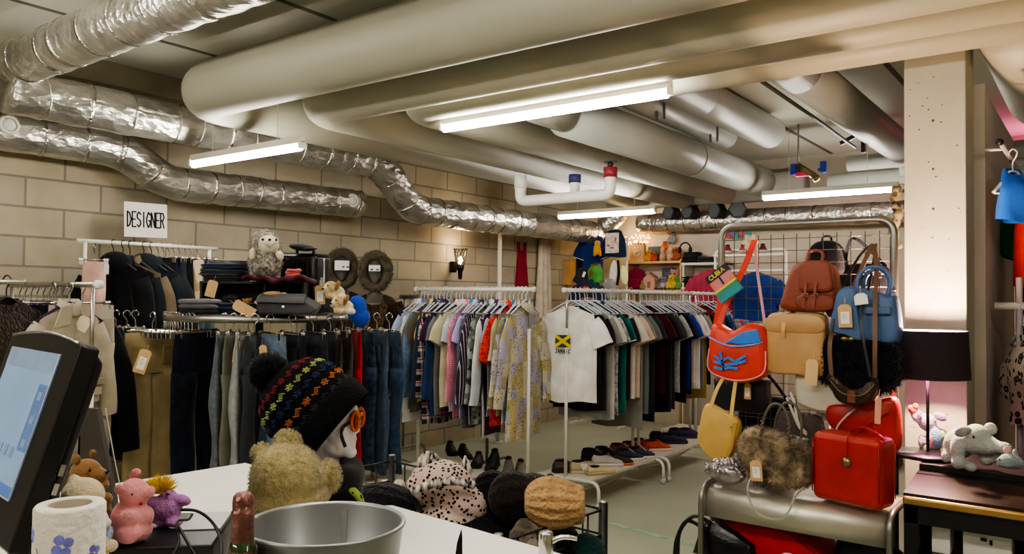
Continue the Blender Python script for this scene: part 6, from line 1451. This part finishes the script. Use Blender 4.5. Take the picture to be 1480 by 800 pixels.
MB().loft([[(-SW/2+.004, .03, .01), (SW/2-.004, .03, .01), (SW/2-.004, .03, SHH-.004), (-SW/2+.004, .03, SHH-.004)], [(-SW/2+.008, .046, .02), (SW/2-.008, .046, .02), (SW/2-.008, .046, SHH-.02), (-SW/2+.008, .046, SHH-.02)], [(-SW/2+.10, .085, .08), (SW/2-.12, .085, .08), (SW/2-.12, .085, SHH-.10), (-SW/2+.10, .085, SHH-.10)]], True, False).build('rear_housing', BK, t, bev=.012)
MB().tube([(SW/2-.015+(-SW+.03)*k/10, -.0005, SHH+.001+.012*math.sin(PI*k/10)) for k in range(11)], .0022, 6).build('reflection_strip', M('#c9c6cc', .25, .9), t, label='bright chrome strip made for the light reflection along the top edge')  # bright line modelled for the light reflected along the casing's top edge
sx0, sx1, sz0, sz1 = -SW/2+.04, SW/2-.075, .070, SHH-.022
MB().box2((sx0, -.0012, sz0), (sx1, .002, sz1)).build('screen', M('#7f9dbd', .25, emit=.42, var=.12, vs=3), t, label='pale blue lit screen')
MB().box2((sx0, -.0018, sz1-.035), (sx1, -.001, sz1)).build('toolbar', M('#7f95b0', .3, emit=.35, var=.1, vs=20), t)
MB().box2((sx1-.052, -.0018, sz0+.075), (sx1-.006, -.001, sz1-.055)).build('side_panel', M('#5b7ab0', .3, emit=.3, var=.1, vs=20), t)
ICO = M('#7d90ab', .3, emit=.3, var=0)
for k in range(3): MB().box((sx1-.028, -.0022, sz1-.075-.04*k), (.02, .001, .014)).build('screen_icon', ICO, t)
for k in range(7): MB().box((sx0+.02+.032*k, -.0022, sz0+.068), (.016, .001, .018)).build('screen_icon', ICO, t)
MB().box2((sx0, -.0018, sz0), (sx1, -.001, sz0+.018)).build('task_bar', M('#4f74b4', .3, emit=.35, var=.05), t)
MB().tube([(sx0, -.002, sz0-.001), (sx1, -.002, sz0-.001)], .0015, 6).tube([(sx1, -.002, sz0), (sx1, -.002, sz1)], .0012, 6).build('screen_edge', M('#d8d8dc', .3), t)
for z in (.135, .105): MB().box((SW/2-.001, .035, z), (.004, .008, .018)).build('port', STEEL, t, label='silver socket')
# its foot on the counter
ft = org-nrm*.06; zl_ = org.z+.12-ZT
fo = MB().box((0, 0, .012), (.22, .2, .024)).box((0, .03, zl_/2), (.09, .06, zl_))
o = fo.build('foot', BK, None, bev=.006); o.parent = t; o.matrix_parent_inverse = m4.inverted(); o.location = (ft.x, ft.y, ZT); o.rotation_euler = (0, 0, math.atan2(rgt.y, rgt.x))
# receipt printer box
bx = FC(208, 772, 1.60); 
pA, pB = onz(303, 764, 1.115), onz(150, 790, 1.115)
ang = YAW-PI/2+R(9)
t = thing('receipt_printer', 'low black receipt printer carrying the pink and purple plush toys', 'printer', (bx.loc.x, bx.loc.y, ZT), ang)
PH = .115
MB().box((0.0, .04, PH/2), (.30, .25, PH)).build('printer_body', BK, t, bev=.006)
MB().box((.10, .085, PH+.001), (.085, .13, .003)).build('paper_cover', M('#8d8a86', .3, var=.05), t, label='grey glossy cover')
zp = ZT+PH+.002
# plush toys
PK = plush('#d98f92', var=.06, bump=.25)
f = FC(190, 782, 1.56); f.rest(zp)
def B(f, px, py, y, rx, ry, rz, ro=None):
    r_ = (rx*f.s, ry*f.s, rz*f.s); c = f.p(px, py, y); return (c, r_, ro) if ro else (c, r_)
t = plushie('plush_pig', 'pink plush pig sitting in profile on the receipt printer', f,
  [B(f, 188, 748, 0, 28, 24, 28), B(f, 190, 765, 0, 29, 26, 19), B(f, 196, 764, -.03, 17, 14, 15), B(f, 192, 712, 0, 21, 21, 21), B(f, 208, 712, -.0, 13, 11, 9), B(f, 217, 710, 0, 5.5, 8, 8.5), B(f, 196, 742, -.032, 15, 9, 12, (0, R(-20), 0)), B(f, 212, 745, 0, 9, 12, 14), B(f, 205, 724, 0, 7, 9, 5), B(f, 178, 774, -.01, 14, 14, 9)],
  PK, .0032, extra=[('ear', PK, [B(f, 187, 690, .012, 6, 5, 11, (0, R(18), 0)), B(f, 191, 685, .010, 7.5, 4.5, 6.5, (0, R(-15), 0))]), ('ear', plush('#cf8486'), [B(f, 181, 703, -.027, 8, 3, 7, (0, R(25), 0))]), ('eye', EYE, [B(f, 198, 710, -.025, 1.8, 1.4, 2.3)]), ('mouth', M('#a8202a', .7), [B(f, 206, 725, -.012, 3.2, 3, 2.4)])], smo=3)
f = FC(244, 765, 1.66); f.rest(zp)
PU = plush('#a874a8', var=.1, bump=.3)
t = plushie('plush_creature', 'purple star-shaped plush with yellow hair leaning on the pink pig', f,
  [B(f, 240, 735, 0, 22, 17, 20), B(f, 262, 722, 0, 14, 9, 8, (0, R(18), 0)), B(f, 222, 724, -.01, 12, 9, 9, (0, R(-10), 0)), B(f, 232, 754, 0, 14, 12, 9), B(f, 254, 752, -.01, 13, 11, 7), B(f, 242, 716, .0, 12, 11, 10)],
  PU, .004, extra=[('eye', EYE, [B(f, 247, 711, -.018, 3, 2, 1.4)]), ('pale_foot', plush('#c9bfc4'), [B(f, 225, 757, -.015, 7, 7, 4)])], smo=3)
hr = MB(); rr = random.Random(4); hc = f.p(232, 712, .0)
for k in range(420):
    d = Vector((rr.gauss(-.25, .6), rr.gauss(0, .6), rr.uniform(.25, 1))).normalized(); hr.tube([hc+Vector((rr.uniform(-.012, .012), rr.uniform(-.012, .012), 0)), hc+d*.022, hc+d*rr.uniform(.03, .042)], [.0011, .0009, .0003], 4, False)
hr.build('hair', M('#e2be2a', .8, var=.15, vs=40, sheen=.2), t)['kind'] = 'stuff'
f = FC(130, 782, 1.74); f.rest(zp)
BRB = plush('#8a6540', var=.1, bump=.25)
plushie('plush_bear', 'brown plush bear in profile behind the cream bear beside the till screen', f,
  [B(f, 122, 683, 0, 22, 20, 20), B(f, 140, 687, 0, 14, 13, 11), B(f, 148, 700, 0, 8, 9, 6), B(f, 128, 730, 0, 24, 22, 34), B(f, 152, 720, 0, 9, 9, 9), B(f, 152, 735, 0, 8, 8, 8), B(f, 128, 768, 0, 24, 22, 14)], BRB, .004,
  extra=[('ear', BRB, [B(f, 115, 662, -.02, 6, 3, 8), ]), ('ear', BRB, [B(f, 124, 658, .02, 5, 3, 6)]), ('nose', EYE, [B(f, 153, 682, 0, 3, 5, 3)]), ('eye', EYE, [B(f, 137, 676, -.028, 2, 1.5, 2.5)])], smo=3)
f = FC(125, 792, 1.50); f.rest(ZT+.002); 
CRB = plush('#cbb899', var=.08, bump=.3)
plushie('plush_bear', 'cream plush bear in a pale blue outfit tucked behind the kitchen roll', f,
  [B(f, 118, 716, 0, 30, 27, 26), B(f, 104, 694, 0, 9, 7, 9), B(f, 122, 760, 0, 34, 28, 34), B(f, 122, 800, 0, 34, 28, 40), B(f, 152, 780, -.02, 12, 16, 12)], CRB, .005,
  extra=[('outfit', plush('#8fa3b8'), [B(f, 150, 757, -.01, 10, 14, 11), B(f, 126, 772, 0, 35, 29, 24), B(f, 148, 782, -.01, 14, 16, 16)]), ('foot', CRB, [B(f, 168, 782, -.025, 11, 12, 9)]), ('cuff', plush('#d6cfc4'), [B(f, 157, 752, -.015, 8, 9, 7)])], smo=3)
# the big bear from behind
f = FC(415, 800, 1.74); f.rest(ZT)
BB = plush('#a3946a', var=.10, bump=.6, bs=90)
t = plushie('plush_bear', 'large beige plush bear seen from behind, sitting at the counter behind the bucket', f,
  [B(f, 412, 692, 0, 52, 50, 52), B(f, 412, 725, 0, 58, 52, 46), B(f, 414, 780, .01, 60, 56, 62), B(f, 411, 644, .01, 20, 13, 21), B(f, 372, 660, .02, 15, 11, 16), B(f, 465, 697, .05, 19, 22, 26), B(f, 450, 715, .04, 22, 26, 26)], BB, .008, smo=4, disp=(.006, .01))
bf = MB(); rr = random.Random(12)
for (c, r, *ro) in [B(f, 412, 692, 0, 52, 50, 52), B(f, 412, 725, 0, 58, 52, 46), B(f, 411, 644, .01, 20, 13, 21), B(f, 372, 660, .02, 15, 11, 16), B(f, 465, 697, .05, 19, 22, 26)]:
    for k in range(int(2600*r[0]/.08)):
        a, e = rr.uniform(0, 2*PI), math.asin(rr.uniform(-.8, 1)); n_ = Vector((math.cos(a)*math.cos(e), math.sin(a)*math.cos(e), math.sin(e)))
        q = c+Vector((n_.x*r[0]*.985, n_.y*r[1]*.985, n_.z*r[2]*.985)); d = (n_+Vector((rr.uniform(-.5, .5), rr.uniform(-.5, .5), rr.uniform(-.6, .4)))).normalized(); o = n_.orthogonal().normalized()*.0008; b2 = n_.cross(o)
        bf.add([q+o, q-o*.5+b2*.8, q-o*.5-b2*.8, q+d*.0075], [(0, 1, 3), (1, 2, 3), (2, 0, 3)], True)
bf.build('fur', BB, t)['kind'] = 'stuff'
# mannequin head with bobble hat
f = FC(470, 800, 1.98); f.rest(ZT)
WM = M('#d8d0d0', .35, var=.03)
t = thing('display_mannequin', 'white mannequin head in profile wearing the bobble hat behind the large bear', 'mannequin', f.loc, f.rz)
mb = MB()
for bl in (B(f, 463, 592, 0, 46, 42, 50), B(f, 486, 612, 0, 28, 31, 38), B(f, 497, 640, 0, 15, 19, 19), B(f, 508, 616, 0, 9, 7, 10), B(f, 513, 620, 0, 5, 5, 6), B(f, 509, 634, 0, 5, 10, 3.4), B(f, 507, 641, 0, 5, 10, 3.6), B(f, 504, 654, 0, 10, 12, 8), B(f, 508, 592, 0, 6, 18, 7), B(f, 478, 645, 0, 24, 27, 16, (0, R(20), 0)), B(f, 458, 628, -.05, 6, 4, 11)): mb.ell(*bl)
mb.cyl(f.p(462, 700, 0), f.p(462, 630, 0), 27*f.s, 25*f.s, 24); mb.lathe([(.001, 0), (.10, 0), (.10, .02), (.06, .08), (.045, .16), (.001, .16)], 28)
mb.build('body', WM, t, remesh=.004, smo=4)
GL = M('#c4571c', .3, var=.1)
gl = thing('sunglasses', 'orange wrap sunglasses on the white mannequin head', 'glasses', f.loc, f.rz)
g_ = MB()
for y in (-.032, .032): g_.tube([f.p(514+4*math.cos(a), 606+13*math.sin(a), y+.012*math.cos(a)) for a in [2*PI*k/20 for k in range(21)]], .0048, 8)
g_.tube([f.p(516, 600, -.02), f.p(519, 598, 0), f.p(516, 600, .02)], .005, 8); g_.build('frame', GL, gl)
for y in (-.032, .032): MB().ell(f.p(515, 606, y), (3.5*f.s, .008, 12*f.s)).build('lens', M('#7a3414', .15, var=.05), gl)
for y in (-.058, .058): MB().strap(smooth([f.p(511, 604, y*.75), f.p(500, 612, y), f.p(498, 624, y), f.p(503, 640, y*.92)], 5), .008, .003, (0, 0, 1)).build('temple', BLACK_PL, gl)
# hat
hb_, tp_ = f.p(462, 602, 0), f.p(392, 546, 0); ax = (tp_-hb_).normalized(); hl = (tp_-hb_).length
q = ax.to_track_quat('Z', 'Y').to_matrix().to_4x4(); q.translation = hb_
hat = thing('bobble_hat', 'black knitted bobble hat with red, lime, blue and orange bands on the mannequin head', 'hat', f.loc, f.rz)
KN = cloth('#09090c', bump=.7, bs=160, sheen=0., var=.2); rad0 = 66*f.s
def hr_(k): return rad0*((1-.04*k) if k < .35 else math.sqrt(max(0, 1-((k-.22)/.80)**2.3))*1.0)
prof = [(rad0*1.0, -.035), (rad0*1.03, 0)]+[(max(.002, hr_(k/14)), hl*k/14) for k in range(1, 15)]
MB().lathe(prof, 44, q).build('crown', KN, hat, solid=.004)
MB().lathe([(rad0*1.01, -.052), (rad0*1.05, -.03), (rad0*1.06, .0), (rad0*1.02, .012)], 44, q).build('brim', KN, hat, solid=.006)
for k0, c in ((.10, '#2a2630'), (.26, '#a85a28'), (.44, '#1a2950'), (.61, '#8f9a58'), (.78, '#6e1c22')):
    bnd = MB(); rr = random.Random(int(k0*100)); nseg = 22
    for j in range(nseg):
        for dx in range(-3, 4):
            for dz in range(-2, 3):
                motif = {(0, 0), (1, 1), (-1, 1), (1, -1), (-1, -1), (2, 1), (-2, 1), (2, -1), (-2, -1), (0, 2), (0, -2), (1, 0), (-1, 0)} if j % 2 else {(0, 1), (0, -1), (1, 0), (-1, 0), (2, 1), (-2, -1), (3, 0), (-3, 0), (1, 2), (-1, -2)}
                if (dx, dz) not in motif: continue
                kk = k0+dz*.021; aa = 2*PI*j/nseg+dx*.036; r_ = hr_(kk)+.0042; z = hl*kk
                bnd.ell(q @ Vector((r_*math.cos(aa), r_*math.sin(aa), z)), (.0030, .0030, .0022), None, 6, 4)
    bnd.build('knit_band', cloth(c, bump=.4), hat)
pm = MB(); rr = random.Random(2); pc = f.p(385, 541, 0); pr_ = 34*f.s
pm.ell(pc, (pr_*.72, pr_*.72, pr_*.72))
for k in range(1500):
    d = Vector((rr.gauss(0, 1), rr.gauss(0, 1), rr.gauss(0, 1))).normalized(); o = d.orthogonal().normalized()*.0022; b2 = d.cross(o); c = pc+d*pr_*.6
    pm.add([c+o, c-o*.5+b2*.8, c-o*.5-b2*.8, pc+d*pr_*rr.uniform(.85, 1.05)], [(0, 1, 3), (1, 2, 3), (2, 0, 3)], True)
pm.build('pompom', cloth('#0e0e12'), hat)
# scarf round the neck
sc = thing('patterned_scarf', 'black scarf with lime leaf print wound below the mannequin head', 'scarf', f.loc, f.rz)
b = MB(); b.tube(smooth([f.p(430, 700, -.02), f.p(455, 690, -.09), f.p(490, 682, -.08), f.p(506, 690, 0), f.p(490, 684, .08), f.p(445, 690, .08), f.p(430, 700, -.02)], 6), .034, 14)
b.ell(f.p(492, 718, -.02), (34*f.s, .06, 34*f.s), (0, R(25), 0)).ell(f.p(480, 745, 0), (44*f.s, .08, 40*f.s)).ell(f.p(470, 776, 0), (52*f.s, .09, 30*f.s))
b.build('cloth_body', cloth('#141416'), sc, remesh=.008, smo=5)
MB().tube(smooth([f.p(500, 690, -.055), f.p(515, 702, -.05), f.p(524, 716, -.04), f.p(526, 735, -.03)], 5), [.010, .016, .018, .017, .018, .018, .018, .018, .018, .018, .017, .017, .016, .015, .012, .010], 12, flat=.5).build('print_edge', cloth('#8fa04a', pat='spots', c2='#17181a', p=60), sc, label='lime leaf printed edge')
# cables
cb = thing('cable', 'black cable looping from behind the purple plush over the counter', 'cable', (bx.loc.x, bx.loc.y, ZT), YAW-PI/2)
f = FC(208, 772, 1.6); f.rest(ZT); zz = lambda py: 0
def CP(px, py, Z): return at(px, py, Z)-Vector((bx.loc.x, bx.loc.y, ZT))
rot_i = Matrix.Rotation(-(YAW-PI/2), 4, 'Z')
MB().tube(smooth([rot_i @ CP(*p) for p in ((262, 736, 1.60), (285, 738, 1.6), (305, 752, 1.6), (318, 775, 1.55), (320, 800, 1.48), (314, 826, 1.42))], 6), .0032, 8).build('cable_run', BLACK_PL, cb)
MB().tube(smooth([rot_i @ CP(*p) for p in ((278, 742, 1.54), (272, 750, 1.53), (258, 752, 1.52), (256, 765, 1.5), (258, 785, 1.48), (246, 808, 1.44))], 6), .0028, 8).build('cable_run', BLACK_PL, cb)
MB().tube(smooth([rot_i @ CP(*p) for p in ((258, 760, 1.5), (268, 778, 1.48), (285, 808, 1.45))], 5), .0028, 8).build('cable_run', BLACK_PL, cb)
# chrome lever and black spike
f = FC(789, 800, 1.70); zt_ = at(789, 768, 1.70).z
base = cA+e1*((f.loc-cA).dot(e1))+e2*max(.05, (f.loc-cA).dot(e2)); 
t = thing('lever_tap', 'chrome post with a bent lever at the front edge of the counter', 'tap', (f.loc.x, f.loc.y, ZT), f.rz); hh = zt_-ZT
MB().lathe([(.001, 0), (.016, 0), (.0155, hh-.004), (.014, hh), (.001, hh)], 28).build('post', CHROME, t); MB().lathe([(.022, 0), (.022, .006), (.016, .008)], 28).build('collar', CHROME, t)
MB().tube(smooth([(.008, 0, hh-.022), (.03, 0, hh-.012), (.05, -.002, hh-.011), (.066, -.002, hh-.014)], 5), [.008, .0085, .008, .0075, .007, .0068, .0066, .0065, .0064, .0063, .0062, .006, .006, .006, .006, .0055], 14, flat=.75).build('lever', CHROME, t)
f = FC(662, 800, 1.47); zt_ = at(666, 763, 1.47).z; hh = zt_-ZT; f.rest(ZT)
t = thing('letter_opener', 'black pointed blade standing upright on the counter right of the bucket', 'blade', f.loc, f.rz)
MB().prism([(-.012, 0), (-.010, hh*.5), (-.002, hh*.85), (.006, hh), (.0075, hh*.9), (.0085, hh*.5), (.008, 0)], -.0015, .0015).build('blade', M('#121214', .35), t); MB().lathe([(.001, 0), (.03, 0), (.028, .012), (.001, .014)], 24).build('weighted_base', BLACK_PL, t)
# ---------------------------------------------------------------- wire basket of hats
K = at(872, 722, 2.40); K.z = 0
bl, bw = 1.0, .46
t = thing('wire_basket', 'black wire basket full of hats hanging beside the counter', 'basket', K-e1*bl, ca)
MB_ = MB(); zb0, zb1 = .50, .985
wires = MB(); sy = sgn*bw
for (x0, y0), (x1, y1) in (((0, 0), (bl, 0)), ((bl, 0), (bl, sy)), ((bl, sy), (0, sy)), ((0, sy), (0, 0))):
    L_ = math.hypot(x1-x0, y1-y0); n = int(L_/.075)
    for k in range(1, n): wires.cyl((x0+(x1-x0)*k/n, y0+(y1-y0)*k/n, zb0), (x0+(x1-x0)*k/n, y0+(y1-y0)*k/n, zb1-.02), .0032, n=6)
    for k in range(7):
        z = zb1-.02-k*.075; wires.cyl((x0, y0, z), (x1, y1, z), .0036, n=6)
for k in range(12): wires.cyl((bl*k/11, 0, zb0), (bl*k/11, sy, zb0), .0032, n=6)
wires.build('wire_mesh', BLACK_MET, t)
for x, y in ((0, 0), (bl, 0), (bl, sy), (0, sy)):
    MB().cyl((x, y, 0), (x, y, zb1), .014).build('corner_post', BLACK_MET, t); MB().cyl((x, y, zb1), (x, y, zb1+.005), .012).build('post_cap', STEEL, t)
def fcb(px, py, Z): return FC(px, py, Z)
LEO = M('#c9b0a4', .95, pat='spots', c2='#1c1616', p=78, var=.08, vs=14, bump=.2, bs=200, spec=.1)
HOU = M('#e0d5cc', .95, pat='mottle', c2='#141010', p=38, var=.05, spec=.1, strx=2.2)
f = fcb(640, 745, 2.42)
t = thing('animal_hat', 'pink and black spotted hat with animal ears lying in the wire basket', 'hat', f.loc, f.rz)
mb = MB()
for bl_ in (B(f, 645, 710, 0, 58, 40, 30, (0, R(8), 0)), B(f, 640, 690, 0, 46, 34, 24), B(f, 672, 722, -.02, 40, 36, 26, (0, R(15), 0)), B(f, 650, 745, -.02, 52, 40, 22), B(f, 615, 700, -.01, 28, 26, 18), B(f, 694, 728, 0, 16, 12, 6)): mb.ell(*bl_)
mb.build('hat_body', LEO, t, remesh=.008, smo=5, disp=(.018, .05))
MB().ell(*B(f, 619, 669, -.0, 17, 6, 17)).build('ear', HOU, t); MB().prism([(f.p(*p).x, f.p(*p).z) for p in ((662, 690), (667, 668), (671, 655), (678, 670), (686, 690))], -.02, .02).build('ear', HOU, t, bev=.012)
MB().tube(smooth([f.p(600, 700, -.09), f.p(632, 688, -.10), f.p(662, 684, -.10), f.p(686, 692, -.08)], 5), .012, 10).build('brim_fold', HOU, t)
f = fcb(577, 701, 2.5); o = MB().ell((0, 0, 0), (9*f.s, 9*f.s, 9*f.s)).build('pompom', plush('#d3c4ae'), None, f.loc, (0, 0, f.rz), disp=(.006, .012)); tag(o, 'cream pompom poking out left of the spotted animal hat', 'pompom')
KB = cloth('#17151a', bump=.6, bs=90)
for k, (px, py, rx, rz_, Z, lb, c, ro) in enumerate(((562, 722, 44, 22, 2.36, 'black cable-knit scarf heaped left of the spotted hat', '#131216', 12), (712, 715, 34, 34, 2.42, 'black knitted beanie right behind the spotted hat', '#100f12', 0), (741, 718, 36, 36, 2.34, 'dark brown knitted beanie touching the camel beanie', '#221c19', -10), (770, 707, 34, 22, 2.52, 'dark brown wool beanie behind the camel beanie', '#2a211c', 0))):
    f = fcb(px, py, Z); t = thing('knitted_scarf' if k == 0 else 'knitted_beanie', lb, 'scarf' if k == 0 else 'hat', f.loc, f.rz)
    rings = []; n = 40
    for i in range(15):
        th = PI*(.03+.94*i/14); rings.append([Vector((rx*f.s*math.cos(th), rx*f.s*.8*math.sin(th)*math.cos(a)*(1+.05*math.cos(a*10)), rz_*f.s*math.sin(th)*math.sin(a)*(1+.06*math.cos(a*10)))) for a in [2*PI*j/n for j in range(n)]])
    MB().loft(rings, True, mt=mat_rt((0, R(ro), 0))).build('knit_body', cloth(c, bump=.6, bs=90), t)
    if k: MB().tube([(rx*f.s*.74, rx*f.s*.58*math.cos(a), rz_*f.s*.72*math.sin(a)) for a in [2*PI*j/24 for j in range(25)]], .016, 10).build('turned_cuff', cloth(c, bump=.6, bs=90), t)
f = fcb(800, 724, 2.22)
t = thing('knitted_beanie', 'camel coloured ribbed wool beanie on its side in the wire basket', 'hat', f.loc, f.rz)
CM = cloth('#c2996b', bump=.9, bs=110, var=.16, vs=25); rings = []; n = 112
for i in range(19):
    s = i/18; x = -42+84*s; rr_ = 36*math.sin(PI*(.06+.80*s**.8))**.62
    rings.append([f.p(800+x, 724+4*s, 0)+Vector((0, rr_*f.s*.85*math.cos(a)*(1+.055*math.cos(a*14)), rr_*f.s*math.sin(a)*(1+.055*math.cos(a*14)))) for a in [2*PI*j/n for j in range(n)]])
MB().loft(rings, True).build('ribbed_crown', CM, t)
rings = []
for s, k in ((30, 1.0), (26, 1.1), (36, 1.1), (44, .98), (44, .8)): rings.append([f.p(800+s, 728, 0)+Vector((0, 23*k*f.s*.85*math.cos(a), 25*k*f.s*math.sin(a)*(1+.05*math.cos(a*14)))) for a in [2*PI*j/56 for j in range(56)]])
MB().loft(rings, False).build('turned_cuff', CM, t)
for k, (px, py, rx, rz_, Z, lb, c) in enumerate(((760, 785, 26, 36, 2.2, 'grey-brown fur hat low in the basket below the camel beanie', '#4f463d'), (846, 800, 30, 30, 2.3, 'dark green knit bundle low in the right of the basket', '#1b3a38'), (690, 770, 70, 34, 2.4, 'black knit bundle low in the middle of the basket', '#101012'), (808, 782, 32, 26, 2.32, 'black knit bundle under the camel beanie', '#131315'), (600, 770, 60, 44, 2.5, 'black knit bundle low in the left of the basket', '#121214'))):
    f = fcb(px, py, Z); t = thing('knit_bundle', lb, 'knitwear', f.loc, f.rz)
    MB().ell((0, 0, 0), (rx*f.s, rx*f.s*.8, rz_*f.s)).ell((rx*f.s*.3, -.03, -.03), (rx*f.s*.7, rx*f.s*.7, rz_*f.s*.8)).build('knit_body', cloth(c, bump=.6, bs=60, pat='mottle' if k == 0 else None, c2='#8a7d6e', p=20), t, disp=(.02, .03))
# lanyard strings hanging behind the toys
f = FC(165, 700, 1.9); o = MB().tube(smooth([f.p(150, 590, 0), f.p(156, 620, 0), f.p(164, 660, 0), f.p(174, 702, 0)], 4), .0014, 6).build('lanyard', M('#b9b2a6', .8), None, f.loc, (0, 0, f.rz)); tag(o, 'thin white cord hanging behind the brown plush bear', 'cord')
f = FC(134, 700, 1.95); o = MB().prism([(f.p(*p).x, f.p(*p).z) for p in ((118, 800), (118, 590), (140, 590), (168, 720), (176, 800))], -.01, .01).build('card_stand', M('#3a322c', .6, var=.1), None, f.loc, (0, 0, f.rz)); tag(o, 'dark brown card panel standing behind the brown plush bear', 'card')
# ============================================================ pieces of pieces: hang each small piece under the part that carries it
NEST = {'laces': 'upper', 'side_stripes': 'upper', 'opening': 'upper', 'sticker': 'card', 'printed_lines': 'card', 'string': 'card', 'lens': 'frame', 'toolbar': 'screen', 'task_bar': 'screen', 'screen_icon': 'screen', 'screen_edge': 'screen',
 'shade_lining': 'shade', 'shade_seam': 'shade', 'caster': 'foot', 'end_cap': 'top_rail|housing', 'clip': 'bar', 'buckle': 'buckle_strap', 'flag_cross': 'flag_print', 'hands': 'dial', 'hour_marks': 'dial', 'damper_disc': 'damper_ring', 'eye_hole': 'paper_mask',
 'pocket': 'seat', 'waistband': 'seat', 'cuff': 'sleeve', 'picture_figures': 'picture_print', 'upper_pole': 'upright', 'eye': 'face|body', 'nose': 'face|body', 'mouth': 'body', 'fur': 'bag_body|crown|hood_fur_trim|body', 'printed_stems': 'paper_roll', 'printed_flower': 'paper_roll',
 'stud': 'flap|bag_body', 'lapel': 'jacket', 'pocket_flap': 'body', 'post_cap': 'corner_post', 'pink_glow': 'valve_body', 'rolled_rim': 'bucket_body', 'bead': 'bucket_body', 'neck_label': 'bottle_glass', 'label': 'bottle_glass', 'knit_band': 'crown', 'logo_print': 'bag_body', 'pocket_corner': 'bag_body', 'charm': 'cord',
 'emblem': 'bag_body', 'side_zip': 'shell', 'rib': 'shell', 'lock': 'shell', 'picture': 'frame', 'house_door': 'house_body', 'zip': 'pouch_body|bag_body', 'spines': 'body', 'wire': '', 'dark title band': ''}
bpy.context.view_layer.update()
def centre(o):
    b = [Vector(c) for c in o.bound_box]; return o.matrix_local @ (sum(b, Vector())/8)
for root in [o for o in scn.objects if o.parent is None and o.children]:
    kids = list(root.children)
    if any(k.children for k in kids): pass
    for ch in kids:
        nm = ch.name.split('.')[0]; want = [w for w in NEST.get(nm, '').split('|') if w]
        for w_ in want:
            c = [k for k in kids if k is not ch and k.name.split('.')[0] == w_]
            if c:
                cc = centre(ch); par = min(c, key=lambda k: (centre(k)-cc).length)
                inv = par.matrix_basis.inverted(); keep = ch.matrix_parent_inverse.copy()
                ch.parent = par; ch.matrix_parent_inverse = inv @ keep if par.matrix_parent_inverse == Matrix.Identity(4) else inv
                break
